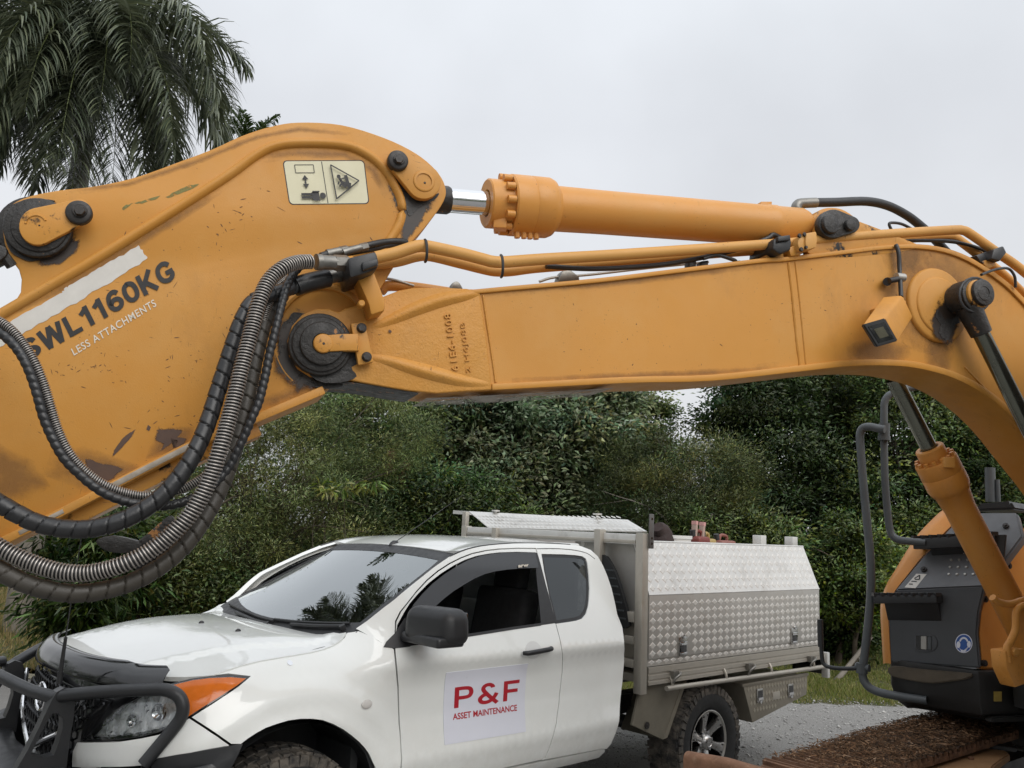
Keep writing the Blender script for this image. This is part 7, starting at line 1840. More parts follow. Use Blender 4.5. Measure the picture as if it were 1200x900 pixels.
# canopy front sheets seen between cab and headboard
fs_ = bx('canopy_front', (XH - .058, .56, 1.34), (.006, .62, .78), ALLOY, ute, .001)
lozenges('tread_lozenges', Vector((XH - .0545, .27, .98)), Vector((0, .052, 0)), Vector((0, 0, .095)), 12, 8, Vector((1, 0, 0)), fs_, ALLOY_HI, .40, .42, stag=True, mask=lambda c: c.y < .89 - max(0, c.z - 1.39) * .42)
fs2 = bx('canopy_front', (XH - .058, -.56, 1.34), (.006, .62, .78), ALLOY, ute, .001)
# tilted lid of the box that stands across the tray behind the cab
Lb = [U(572, 618, 0, XH - .02), U(758, 622.5, 0, XH - .02), U(735.6, 609, 0, XH - .20), U(549, 599, 0, XH - .20)]
Lb = [Vector((q.x, q.y, q.z)) for q in Lb]; nL = (Lb[1] - Lb[0]).cross(Lb[3] - Lb[0]).normalized(); nL = nL if nL.z > 0 else -nL
mb = MB(); mb.add(Lb + [q - nL * .012 for q in Lb], [(0, 1, 2, 3), (7, 6, 5, 4), (0, 4, 5, 1), (1, 5, 6, 2), (2, 6, 7, 3), (3, 7, 4, 0)]); lidb = mb.build('cross_box_lid', PALEALLOY, ute, smooth=False); bm = bmesh.new(); bm.from_mesh(lidb.data); bmesh.ops.recalc_face_normals(bm, faces=bm.faces); bm.to_mesh(lidb.data); bm.free()
lozenges('tread_lozenges', Lb[0] + nL * .0004, (Lb[1] - Lb[0]) / 34, (Lb[3] - Lb[0]) / 5, 34, 4, nL, lidb, ALLOY_HI, .36, .38, rise=.0008)
lp = [Lb[3], U(531, 598, 0, XH - .20)]; mb = MB(); mb.add([lp[1], lp[0], lp[0] + Vector((-.25, 0, 0)), lp[1] + Vector((-.25, 0, 0))] + [q + Vector((0, 0, -.03)) for q in (lp[1], lp[0], lp[0] + Vector((-.25, 0, 0)), lp[1] + Vector((-.25, 0, 0)))], [(0, 1, 2, 3), (7, 6, 5, 4), (0, 4, 5, 1), (1, 5, 6, 2), (2, 6, 7, 3), (3, 7, 4, 0)]); mb.build('lid_lip', PALEALLOY, lidb, smooth=False)
pp = U(545.5, 611, 0, XH - .12); bx('lid_stay', (pp.x, pp.y, pp.z - .02), (.04, .045, .20), ALLOYRAIL, lidb)
for px, py in ((581, 599.5), (700, 603.5)):
    p = U(px, py, 0, XH - .20); mb = MB(); mb.cyl(p + Vector((0, 0, -.03)), p + Vector((0, 0, .004)), .010, 10); mb.cyl(p + Vector((0, 0, .0)), p + Vector((0, 0, .012)), .034, 14); mb.build('lid_knob', PALEALLOY, lidb)
# grey louvre behind the cab window line
vq = [U(x, y, 0, XH + .035) for x, y in s2([(700, 655), (707, 651), (712, 655), (721, 672), (730, 700), (737, 733), (724, 736), (712, 738)], 2, True)]
mb = MB(); mb.add(vq + [q - Vector((.03, 0, 0)) for q in vq], [tuple(range(len(vq))), tuple(range(2 * len(vq) - 1, len(vq) - 1, -1))] + [((i + 1) % len(vq), i, i + len(vq), (i + 1) % len(vq) + len(vq)) for i in range(len(vq))]); lv = mb.build('cab_vent', BLACKP, hb_, smooth=False)
for i in range(7): mb = MB(); p = U(714 + i * 2.2, 668 + i * 9.4, 0, XH + .037); mb.box(p, (.006, .085, .010)); mb.build('vent_slat', RAILGREY, lv)
# under-tray toolbox
ub = [(-3.66, .728), (-4.62, .712), (-4.60, .565), (-3.79, .445)]
V = [Vector((x, y, z)) for y in (.905, .50) for x, z in ub]; mb = MB(); mb.add(V, [(0, 1, 2, 3), (7, 6, 5, 4), (0, 4, 5, 1), (1, 5, 6, 2), (2, 6, 7, 3), (3, 7, 4, 0)])
DIRTALLOY = _alloy('muddy_tread_plate', (0.33, 0.30, 0.245), 0.45, 0.6)
ubo = mb.build('under_tray_box', DIRTALLOY, ute, bevel=.006); bm = bmesh.new(); bm.from_mesh(ubo.data); bmesh.ops.recalc_face_normals(bm, faces=bm.faces); bm.to_mesh(ubo.data); bm.free()
lozenges('tread_lozenges', Vector((-4.60, .906, .45)), Vector((.0425, 0, 0)), Vector((0, 0, .052)), 22, 5, Vector((0, 1, 0)), ubo, _alloy('muddy_lozenge', (0.42, 0.385, 0.31), 0.4, 0.6), .38, .44, mask=lambda c: c.z < .70 and c.z - .03 > .445 + (-3.79 - c.x) * .148 and c.x < -3.70 - (.728 - c.z) * .45)
bx('box_lip', (-4.13, .90, .722), (.98, .03, .022), DIRTALLOY, ubo)
for px, py in ((890.5, 815), (926.5, 809)):
    p = U(px, py, 1, .91); m2 = MB(); m2.box(p, (.085, .010, .10)); lo = m2.build('paddle_latch', simple('stainless', (.45, .44, .42), .25, metal=.9, var=.2), ubo, bevel=.005)
    m2 = MB(); m2.box(p + Vector((0, .004, .012)), (.062, .006, .05)); m2.build('latch_pocket', BLACKG, lo); m2 = MB(); m2.box(p + Vector((0, .008, -.022)), (.064, .008, .018)); m2.cyl(p + Vector((0, .003, -.045)), p + Vector((0, .012, -.045)), .012, 10); m2.build('latch_paddle', CHROME, lo)
p = U(909.5, 815, 1, .908); bx('maker_plate', (p.x, .909, p.z), (.105, .004, .055), ALLOYRAIL, ubo, .001)
# mud flap plate ahead of the rear wheel
fp_ = [U(x, y, 1, .86) for x, y in ((752, 803), (800, 803), (778, 867), (741, 851))]; fq = [p + Vector((.02, -.34, 0)) for p in fp_]
mb = MB(); a, b, c, d = fp_; e_ = Vector((-.012, 0, -.006)); 
outer = [U(752, 801, 1, .88), U(800, 800, 1, .88), U(777, 867, 1, .88), U(741, 850, 1, .88)]
inw = Vector((0, -.02, 0)); mb.add(outer + [p + inw for p in outer], [(0, 1, 2, 3), (7, 6, 5, 4), (0, 4, 5, 1), (1, 5, 6, 2), (2, 6, 7, 3), (3, 7, 4, 0)])
mb.add([outer[1], outer[2], outer[2] + Vector((-.035, .01, .01)), outer[1] + Vector((-.035, .01, .01))] + [q + Vector((-.0, -.36, 0)) for q in (outer[1], outer[2], outer[2] + Vector((-.035, .01, .01)), outer[1] + Vector((-.035, .01, .01)))], [(0, 1, 2, 3), (7, 6, 5, 4), (0, 4, 5, 1), (1, 5, 6, 2), (2, 6, 7, 3), (3, 7, 4, 0)])
mg = mb.build('mud_guard', MUDSTEEL, ute, smooth=False, bevel=.003); bm = bmesh.new(); bm.from_mesh(mg.data); bmesh.ops.recalc_face_normals(bm, faces=bm.faces); bm.to_mesh(mg.data); bm.free()
p = U(758, 850, 1, .885); mb = MB(); mb.cyl(p, p + Vector((0, .006, 0)), .022, 14); mb.cyl(p, p + Vector((0, .010, 0)), .008, 8); mb.build('guard_bolt', BOLT, mg)
# tail-lamp bracket
p = U(967.5, 779, 0, XR - .02); bx('tail_lamp_bracket', (XR - .02, p.y, p.z), (.04, .055, .20), PALEALLOY); bx('tail_lamp', (XR - .03, p.y - .16, p.z - .01), (.05, .26, .13), BLACKG)
# --- things lying in the tray
TROOT = UT
def wpos(x, y, z): return UT @ Vector((x, y, z))
# ================================================================== tools that stand in the tray (each a thing of its own)
def item(name, label, cat, x, y, z, rz=0.0, group=None):
    return empty(name, wpos(x, y, z), UYAW + rz, label, cat, group)
TZ0 = .89
def trayx(px): return U(px, 632, 1, .25)
p = trayx(779)
t = item('tarpaulin_roll', 'dark rolled bundle poking above the tray box beside the headboard post', 'tarpaulin', p.x, .25, TZ0)
mb = MB(); mb.tube([Vector((-.10, 0, .0)), Vector((-.03, 0, .45)), Vector((.04, 0, .86)), Vector((.12, .02, .95))], [.10, .11, .10, .045], 14, 5); mb.build('roll', simple('dark_canvas', (.035, .022, .020), .85, var=.4, bump=.4, bscale=20), t)
mb = MB(); mb.tube([Vector((.03 + .104 * math.cos(a), .104 * math.sin(a), .70)) for a in np.linspace(0, 6.283, 20)], .012, 6, 0); mb.build('strap', BLACKP, t)
p = trayx(788.5)
t = item('white_bucket', 'white plastic bucket rim showing above the tray box', 'bucket', p.x, .25, TZ0)
V, Fc = lathe([(0, .0001), (0, .12), (.86, .145), (.865, .155), (.89, .155), (.89, .14), (.86, .135), (.05, .11), (.05, .0001)], 24, 'Z'); mk('pail', V, Fc, simple('white_plastic', (.62, .61, .59), .45, var=.1), t, True, None, 40)
mb = MB(); mb.tube([Vector((.15 * math.cos(a), .15 * math.sin(a) , .87 - .05 * math.sin(a))) for a in np.linspace(0, 3.14, 14)], .005, 6, 0); mb.build('pail_handle', GALV, t)
for i, (px, lean, lab) in enumerate(((806, -.10, 'left of two pale timber stakes standing in the tray'), (811, -.15, 'right of two pale timber stakes standing in the tray'))):
    q = trayx(px); t = item('timber_stake', lab, 'timber', q.x, .25, TZ0, 0, 'timber stakes standing in the tray')
    rot = Matrix.Rotation(lean, 3, 'Y'); mb = MB(); mb.box(rot @ Vector((0, 0, .50)), (.028, .045, 1.0), rot); mb.build('stake', simple('weathered_timber', (.33, .24, .20), .8, var=.35, scale=18, bump=.2), t, bevel=.003)
    mb = MB(); mb.box(rot @ Vector((0, 0, 1.005)), (.030, .047, .03), rot); mb.build('stake_end', simple('pink_marking_paint', (.50, .27, .25), .7), t)
def can(label, px, col, h, w):
    q = trayx(px); t = item('fuel_can', label, 'fuel can', q.x, .25, TZ0)
    mb = MB(); mb.box((0, 0, h / 2), (w, .16, h)); b = mb.build('can_body', simple('can_plastic', col, .45, var=.2), t, bevel=.03, bseg=3)
    mb = MB(); mb.tube([Vector((-w * .35, 0, h - .01)), Vector((-w * .3, 0, h + .035)), Vector((w * .1, 0, h + .04)), Vector((w * .2, 0, h - .01))], .014, 8, 4); mb.build('can_handle', simple('can_plastic', col, .45, var=.2), t)
    mb = MB(); mb.cyl(Vector((w * .34, 0, h - .02)), Vector((w * .40, 0, h + .05)), .024, 12); mb.build('can_cap', BLACKP, t)
can('dark red fuel can in the tray next to the timber stakes', 817, (.16, .030, .022), .89, .17)
can('dull yellow fuel can in the tray right of the dark red one', 827, (.34, .235, .08), .875, .11)
can('brownish red fuel can standing alone further back in the tray', 846, (.21, .075, .055), .865, .22)
# ================================================================== GROUND, ROAD, TREES
def hor(px): return 619.2 + .0425 * (px - 600)
def gpos(px, d): return Vector(((px - 600) / F_PX * d, d, 0.0))
def htop(px, d, ytop): return CAM_H + (hor(px) - ytop) / F_PX * d
def sheet(name, pts, z, mat, kind='structure', sub=0):
    o = mk(name, [(x, y, z) for x, y in pts], [tuple(range(len(pts)))], mat, None, False); tag(o, kind=kind); return o
sheet('ground', [(-260, -260), (260, -260), (260, 260), (-260, 260)], -.004, SOIL)
def wob(pts, amp, n):
    out = []
    for a, b in zip(pts, pts[1:]):
        for k in range(n): t = k / n; out.append((a[0] + (b[0] - a[0]) * t, a[1] + (b[1] - a[1]) * t + random.uniform(-amp, amp)))
    return out + [pts[-1]]
ed = wob([(16, 12.0), (9, 10.6), (5.0, 9.9), (3.2, 9.75), (0, 9.5), (-3.5, 9.2)], .10, 9)
sheet('gravel_driveway', [(-3.5, -14), (16, -14)] + ed, .002, GRAVEL)
ed2 = wob([(-3.45, 9.25), (-5, 9.3), (-8, 9.8), (-14, 11.5), (-24, 15)], .06, 9)
sheet('road', [(-3.45, -14)] + ed2 + [(-24, -14)], .006, ROAD)
sheet('verge', [(-3.45, 9.22)] + [(x, y + .02) for x, y in ed2] + [(-24, 15.5)] + [(x - .1, y + .32 + random.uniform(-.06, .06)) for x, y in ed2[::-1]], .010, simple('pale_dry_verge', (.30, .27, .19), .95, var=.35, scale=5, bump=.5, bscale=30))
# loose stones
n = 16000
x = RNG.uniform(-.5, 5.5, n); y = RNG.uniform(4.2, 10.2, n); s_ = RNG.gamma(2.0, .0026, n) + .003
k = (np.abs(x) < y * .75); x, y, s_ = x[k], y[k], s_[k]; n = len(x)
oct_ = np.array([(1, 0, 0), (0, 1, 0), (-1, 0, 0), (0, -1, 0), (0, 0, .62), (0, 0, -.3)], float)
j = RNG.uniform(.6, 1.35, (n, 6, 1)); V = oct_[None] * j * s_[:, None, None]
a = RNG.uniform(0, 6.28, n); c, s2_ = np.cos(a), np.sin(a); vx = V[:, :, 0] * c[:, None] - V[:, :, 1] * s2_[:, None]; vy = V[:, :, 0] * s2_[:, None] + V[:, :, 1] * c[:, None]
V = np.stack([vx + x[:, None], vy + y[:, None], V[:, :, 2] + .003 + s_[:, None] * .2], 2).reshape(-1, 3)
F8 = np.array([(0, 1, 4), (1, 2, 4), (2, 3, 4), (3, 0, 4), (1, 0, 5), (2, 1, 5), (3, 2, 5), (0, 3, 5)]); Fq = (np.arange(n)[:, None, None] * 6 + F8[None]).reshape(-1, 3)
g = RNG.uniform(.24, .58, (n, 1)) * np.array([[1.0, .975, .94]]); tag(mk_np('gravel_stones', V, Fq, STONE, None, np.repeat(g, 6, 0)), kind='stuff')

def grass(name, regs, label=None):
    Vs, Fs, Cs = [], [], []; b = 0
    for (x0, x1, y0, y1, n, h0, h1, cols, front) in regs:
        x = RNG.uniform(x0, x1, n); y = RNG.uniform(y0, y1, n)
        if front is not None:
            ok = y > np.interp(x, front[0], front[1]) + RNG.uniform(0, .25, n); x, y = x[ok], y[ok]
        m = len(x); cl = .6 + .4 * np.sin(x * 2.1 + 1.3 * np.sin(y * 1.7)) * np.sin(y * 1.3)
        h = RNG.uniform(h0, h1, m) * cl; a = RNG.uniform(0, 6.28, m); w = RNG.uniform(.004, .009, m); le = RNG.normal(0, .35, (m, 2)) * h[:, None]
        P0 = np.stack([x - np.cos(a) * w, y - np.sin(a) * w, np.zeros(m)], 1); P1_ = np.stack([x + np.cos(a) * w, y + np.sin(a) * w, np.zeros(m)], 1); P2_ = np.stack([x + le[:, 0], y + le[:, 1], h], 1)
        Vs.append(np.stack([P0, P1_, P2_], 1).reshape(-1, 3)); Fs.append(np.arange(m * 3).reshape(-1, 3) + b); b += m * 3
        cc = np.array(cols)[RNG.integers(0, len(cols), m)] * RNG.uniform(.75, 1.25, (m, 1)); Cs.append(np.repeat(cc, 3, 0))
    tag(mk_np(name, np.concatenate(Vs), np.concatenate(Fs), GRASSM, None, np.concatenate(Cs)), kind='stuff')
GC = [(.14, .175, .045), (.19, .20, .06), (.10, .13, .032), (.26, .24, .10)]; DC = [(.27, .22, .10), (.34, .28, .14), (.16, .16, .055), (.22, .17, .08), (.10, .12, .03)]
fr = ([p[0] for p in ed[::-1]], [p[1] for p in ed[::-1]])
fr2 = ([p[0] for p in ed2[::-1]], [p[1] + .25 for p in ed2[::-1]])
grass('grass', [(1.0, 9, 9.4, 12.2, 42000, .03, .09, GC, fr), (2.0, 9, 11.5, 19, 36000, .03, .11, GC, None), (-12, -3.3, 9.3, 13, 30000, .04, .16, DC, fr2), (-15, -4.5, 12, 19, 30000, .12, .55, DC, None)])

# ------------------------------------------------------------------ leaves
def leaf_quads(C, A, Nn, ln, wd, fold=.25, cols=None):
    """C base points, A leaf axes, Nn approximate normals, ln/wd sizes -> rhombic folded leaves"""
    n = len(C); B = np.cross(Nn, A); B /= np.linalg.norm(B, axis=1, keepdims=True) + 1e-9; U_ = np.cross(A, B)
    mid = C + A * (ln * .48)[:, None]
    R_ = mid + B * (wd * .5)[:, None] + U_ * (wd * fold)[:, None]; L_ = mid - B * (wd * .5)[:, None] + U_ * (wd * fold)[:, None]; T_ = C + A * ln[:, None] - U_ * (ln * .10)[:, None]
    return np.stack([C, R_, T_, L_], 1).reshape(-1, 3), np.arange(n * 4).reshape(-1, 4), (np.repeat(cols, 4, 0) if cols is not None else None)
def unit(v): return v / (np.linalg.norm(v, axis=1, keepdims=True) + 1e-9)
def crown(blobs, nclump, nleaf, spread, ln, wd, pal, droop=.3, flat=.6, seed=0, whorl=0):
    """leaves gathered in clumps over the outer part of ellipsoid blobs [(cx,cy,cz,rx,ry,rz)]"""
    nclump = int(nclump * .55); spread *= 1.12
    g = np.random.default_rng(seed); bl = np.array(blobs, float); vol = (bl[:, 3] * bl[:, 5]); bi = g.choice(len(bl), nclump, p=vol / vol.sum())
    d = unit(g.normal(size=(nclump, 3))); r = g.uniform(.45, 1.06, (nclump, 1)) ** .6
    K = bl[bi, :3] + d * r * bl[bi, 3:6]; ok = K[:, 2] > .12; KB = bl[bi, :3][ok]; K = K[ok]; nclump = len(K)
    ct = .45 + 1.25 * g.random(nclump) ** 1.6; ch = g.normal(0, 1, nclump)
    if wd > .03: nleaf = int(nleaf * 1.35); ln *= .85; wd *= .85
    per = max(1, nleaf // nclump); ci = np.repeat(np.arange(nclump), per); n = len(ci)
    size = g.uniform(.55, 1.5, nclump)
    off = g.normal(size=(n, 3)) * spread * size[ci][:, None] * np.array([1, 1, flat])
    C = K[ci] + off; C[:, 2] = np.maximum(C[:, 2], .03)
    A = unit(off * (1.2 / spread) + g.normal(size=(n, 3)) * .7 + np.array([0, 0, -droop])); Nn = unit(g.normal(size=(n, 3)) * .6 + np.array([0, 0, 1.0]))
    l = ln * g.uniform(.6, 1.3, n); w = wd * g.uniform(.7, 1.25, n)
    p = np.array(pal); base = p[g.integers(0, len(p), n)] * 2.0 * g.uniform(.78, 1.22); hue = np.stack([1 + .14 * ch[ci], np.ones(n), 1 - .08 * ch[ci]], 1)
    sn = unit(.55 * unit(off / np.array([1, 1, flat])) + .55 * unit((K[:, :] - KB)[ci]) + np.array([0, 0, .35]) + g.normal(size=(n, 3)) * .22)
    cols = base * ct[ci][:, None] * np.clip(hue, .6, 1.5) * g.uniform(.75, 1.3, (n, 1))
    return (*leaf_quads(C, A, Nn, l, w, cols=np.clip(cols, .004, .6)), K, np.repeat(sn, 4, 0))
def limbs(mb, base, K, rad, n, seed, fork=.35, bend=.25):
    g = random.Random(seed); zt = max(k[2] for k in K); zb = fork * zt
    top = Vector((base.x + g.uniform(-.1, .1), base.y, zb + (zt - zb) * .45)); trunk = spl([Vector((base.x, base.y, -.05)), Vector((base.x + g.uniform(-.08, .08), base.y, zb * .55)), Vector((base.x + g.uniform(-.12, .12), base.y, zb)), top], 5)
    mb.tube(trunk, [rad * 1.15, rad, rad * .85, rad * .5], 9, 0)
    for _ in range(n):
        k = Vector(K[g.randrange(len(K))]); s_ = trunk[g.randrange(len(trunk) // 3, len(trunk))]; m = s_.lerp(k, .5) + Vector((g.uniform(-bend, bend), g.uniform(-bend, bend), g.uniform(0, bend)))
        mb.tube([s_, m, k], [rad * .42, rad * .25, rad * .07], 6, 4)
def tree(name, label, cat, px, d, blobs, nclump, nleaf, spread, ln, wd, pal, seed, rad=.07, nl=14, droop=.3, flat=.6, mat=None, group=None, bark=None, bend=.25):
    """blobs in photo terms: (px, y px, half width px, half height px, depth offset)"""
    base = gpos(px, d); t = empty(name, base, 0, label, cat, group); B = []
    for bx_, by_, hw, hh, dz in blobs:
        dd = d + dz; c = at_depth(bx_, by_, 1.0); k = dd / (c.y); P_ = CAM + (c - CAM) * k
        B.append((P_.x, P_.y, P_.z, hw / F_PX * dd, max(.35, min(hw, hh * 1.4) / F_PX * dd * .8), hh / F_PX * dd))
    V, Fq, cc, K, sn = crown(B, nclump, nleaf, spread, ln, wd, pal, droop, flat, seed)
    V = V - np.array(base); mk_np('crown', V, Fq, mat or LEAF, t, cc, nrm=sn)
    mb = MB(); limbs(mb, Vector((0, 0, 0)), (K - np.array(base)).tolist(), rad, nl, seed, bend=bend); mb.build('trunk', bark or BARK, t, auto=60)
    return t
DK = [(.040, .066, .022), (.054, .086, .030), (.030, .054, .018), (.074, .105, .042)]
MD = [(.078, .112, .034), (.098, .134, .044), (.054, .084, .028), (.130, .160, .058)]
FE = [(.088, .112, .040), (.115, .142, .054), (.064, .086, .034), (.150, .172, .072)]
PL = [(.095, .128, .062), (.125, .158, .085), (.065, .098, .045), (.17, .195, .115)]
YG = [(.12, .16, .028), (.085, .13, .024), (.17, .20, .045)]
tree('wattle', 'feathery olive-green wattle behind the white truck, left of the windscreen', 'tree', 300, 10.2, [(330, 560, 110, 80, 0), (250, 640, 110, 80, -.2), (380, 620, 90, 60, 0), (180, 690, 90, 50, -.1), (420, 510, 90, 70, .8), (330, 680, 130, 50, -.2)], 620, 150000, .13, .058, .0085, FE, 1, .05, 60, .15, .7, bend=.4)
tree('dark_tree', 'dark dense broadleaf tree under the boom, just right of the pivot', 'tree', 440, 13.2, [(440, 500, 75, 70, 0), (500, 520, 60, 60, -.3), (390, 470, 70, 50, .6), (520, 600, 80, 50, -.6), (455, 590, 70, 60, -.9)], 420, 30000, .15, .095, .042, DK, 2, .09, 16)
tree('big_leaf_tree', 'grey-green large-leaved tree above the far end of the tray lid', 'tree', 560, 13.0, [(560, 520, 70, 60, 0), (530, 560, 60, 50, -.3), (600, 580, 70, 50, -.3), (560, 470, 50, 30, .2)], 240, 21000, .16, .125, .062, PL, 3, .07, 16, .5)
tree('big_leaf_tree', 'grey-green large-leaved tree left of the pale feathery bush, taller than its neighbour', 'tree', 665, 13.4, [(665, 520, 70, 60, 0), (700, 560, 50, 60, 0), (640, 480, 60, 34, .3), (700, 480, 50, 36, .4)], 250, 22000, .16, .125, .062, PL, 4, .07, 16, .5)
tree('wattle', 'pale feathery bush with a leaning pale stem, behind the middle of the tray', 'tree', 800, 12.0, [(810, 570, 75, 55, 0), (760, 600, 70, 50, 0), (850, 560, 45, 50, 0), (748, 540, 44, 34, .5), (820, 620, 70, 40, -.2)], 420, 80000, .13, .062, .0095, FE, 5, .05, 34, .1, .7, bark=BARKPALE, bend=.35)
tree('yellow_green_tree', 'yellow-green tree whose top meets the gap of sky under the boom', 'tree', 735, 16.0, [(745, 490, 50, 34, 0), (700, 510, 60, 50, .3), (768, 540, 30, 26, 0), (640, 470, 60, 18, .5)], 240, 18000, .16, .10, .045, MD, 6, .07, 16)
tree('dark_tree', 'very dark tall tree right of the gap of sky under the boom', 'tree', 885, 15.0, [(880, 480, 55, 60, 0), (910, 540, 70, 70, 0), (862, 475, 34, 40, .2), (900, 620, 70, 60, -.4), (930, 450, 60, 50, .4), (960, 600, 60, 80, -.3)], 520, 36000, .17, .105, .050, DK, 7, .11, 18)
tree('bushy_tree', 'mid-green bushy tree left of the tall grey handrail', 'tree', 965, 16.5, [(960, 470, 55, 45, 0), (990, 540, 60, 60, 0), (1010, 450, 50, 40, .3), (940, 430, 60, 40, .5)], 420, 28000, .16, .095, .045, MD, 8, .09, 16)
tree('bushy_tree', 'bushy tree behind the handrail and the far lift cylinder', 'tree', 1080, 14.2, [(1070, 520, 60, 70, 0), (1040, 600, 60, 60, -.3), (1120, 560, 60, 70, .3), (1150, 520, 60, 60, 0), (1090, 440, 80, 50, .4), (1030, 660, 60, 50, -.3)], 520, 36000, .16, .10, .048, DK[:2] + MD[:2], 9, .09, 18)
tree('dark_tree', 'dark tree at the right edge, behind the boom and toolbox', 'tree', 1190, 15.0, [(1190, 540, 80, 90, 0), (1160, 460, 70, 60, .2), (1230, 480, 80, 90, .2), (1200, 640, 80, 70, 0)], 300, 18000, .19, .12, .055, DK, 10, .10, 14)
tree('shrub', 'low green shrub beside the rear corner of the tray', 'shrub', 1000, 12.4, [(1000, 690, 36, 40, 0), (985, 640, 34, 34, .2), (960, 680, 24, 40, .3), (1022, 650, 30, 40, .2)], 150, 11000, .12, .085, .040, MD + YG[:1], 11, .035, 12)
tree('shrub', 'dark drooping shrub behind the handrail foot, above the grass strip', 'shrub', 985, 13.2, [(985, 730, 50, 34, 0), (1025, 720, 40, 40, 0), (940, 720, 40, 44, .3)], 170, 12000, .13, .09, .045, DK, 12, .03, 10, .7)
tree('long_leaf_shrub', 'dark shrub of long narrow leaves under the hose loop at the left', 'shrub', 95, 9.0, [(105, 650, 50, 40, 0), (75, 690, 42, 40, 0), (125, 690, 40, 40, 0), (150, 640, 46, 36, .3), (100, 725, 30, 26, 0)], 170, 7000, .12, .16, .030, [(.045, .085, .024), (.062, .11, .032), (.030, .060, .020), (.12, .16, .06)], 13, .03, 14, .9, .7)
tree('shrub', 'mid-green thicket shrub at the foot of the wattle beside the bonnet', 'shrub', 190, 9.6, [(190, 690, 60, 40, 0), (240, 700, 60, 30, .2)], 130, 12000, .12, .08, .03, MD, 14, .03, 12)
tree('sapling', 'sapling with pale lime-green drooping leaves above the windscreen', 'shrub', 415, 9.4, [(392, 572, 22, 4, 0), (425, 566, 20, 5, 0)], 16, 130, .05, .13, .036, [(.17, .22, .06), (.13, .19, .05), (.21, .25, .08)], 15, .012, 6, .9, .4)
tree('shrub', 'dark green shrub behind the cab roof, left of the whip aerial', 'shrub', 490, 11.2, [(500, 590, 60, 40, 0), (560, 600, 60, 34, .2), (450, 600, 50, 40, 0)], 240, 18000, .12, .085, .034, DK + MD[:1], 16, .04, 12)
tree('shrub', 'leafy shrub rising behind the middle of the tray boxes', 'shrub', 850, 11.5, [(850, 620, 50, 26, 0), (890, 640, 40, 40, 0), (810, 630, 50, 22, 0)], 180, 13000, .11, .085, .036, MD, 17, .035, 12)
tree('dark_tree', 'dark tree far behind the arm and the palm at the left edge', 'tree', 20, 19, [(0, 640, 90, 50, 0), (60, 640, 90, 50, 0), (-60, 640, 90, 50, 0), (140, 640, 80, 50, .5)], 320, 18000, .22, .13, .06, DK, 18, .12, 14)
# dry plumes
t = empty('plume_grass', gpos(463, 11.0), 0, 'tall grass with two pinkish-brown dry plumes beside the wattle', 'grass plant')
for px, py in ((455, 546), (472, 558)):
    c = at_depth(px, py, 1); k = 11.0 / c.y; P_ = CAM + (c - CAM) * k - gpos(463, 11.0); g = np.random.default_rng(int(px)); n = 420
    s_ = g.random(n); C = np.array(P_)[None] + np.stack([g.normal(0, .035, n) * (1 - s_ * .6) + .03 * s_, g.normal(0, .03, n), (s_ - .5) * .34], 1); A = unit(g.normal(size=(n, 3)) * .7 + np.array([0, 0, .5]))
    V, Fq, cc = leaf_quads(C, A, unit(g.normal(size=(n, 3))), np.full(n, .07), np.full(n, .010), cols=np.array([(.26, .16, .10), (.33, .22, .14)])[g.integers(0, 2, n)])
    pl = mk_np('plume', V, Fq, LEAF, t, cc); mb = MB(); mb.tube([Vector((P_.x * .3, 0, 0)), Vector((P_.x * .8, P_.y, P_.z * .6)), P_], [.010, .008, .004], 6, 4); mb.build('stalk', BARK, pl)
# leaning pole and thin trunk on the grass at the right
t = empty('leaning_pole', gpos(1000, 12.0), 0, 'weathered grey pole leaning in the grass behind the handrail', 'pole')
a = at_depth(985, 792, 1); b = at_depth(1012, 758, 1); a = CAM + (a - CAM) * (11.6 / a.y) - t.location; b = CAM + (b - CAM) * (12.2 / b.y) - t.location
mb = MB(); mb.tube([a + Vector((-.15, 0, -.12)), a, b, b + (b - a) * .4], [.035, .034, .028, .024], 9, 4); mb.build('pole', BARKPALE, t)
mb = MB(); mb.tube([a + (b - a) * .7, a + (b - a) * .7 + Vector((.16, .05, -.28))], [.02, .014], 7, 0); mb.build('stub', BARKPALE, t)
tree('thin_tree', 'thin dark-trunked young tree on the grass behind the tray corner', 'tree', 980, 12.8, [(985, 690, 34, 34, 0), (970, 660, 30, 30, 0)], 70, 4500, .12, .085, .04, DK, 19, .045, 6)
# wood behind everything
bl = []; g = random.Random(4)
for i in range(46):
    px = -260 + i * 36; d = g.uniform(19, 25); yt = np.interp(px, [-300, 120, 190, 520, 585, 600, 640, 760, 782, 832, 862, 1000, 1400], [600, 590, 450, 430, 480, 490, 465, 470, 515, 515, 445, 400, 360]) + g.uniform(-4, 14)
    zt = htop(px, d, yt); X = (px - 600) / F_PX * d
    bl.append((X, d, zt * .45, 1.0, 1.0, zt * .55)); bl.append((X + g.uniform(-.6, .6), d + .5, zt * .30, 1.1, 1.0, zt * .30))
V, Fq, cc, K, sn = crown(bl, 1500, 62000, .30, .17, .085, DK, .3, .7, 77)
tag(mk_np('woodland', V, Fq, LEAF, None, cc, nrm=sn), kind='stuff')

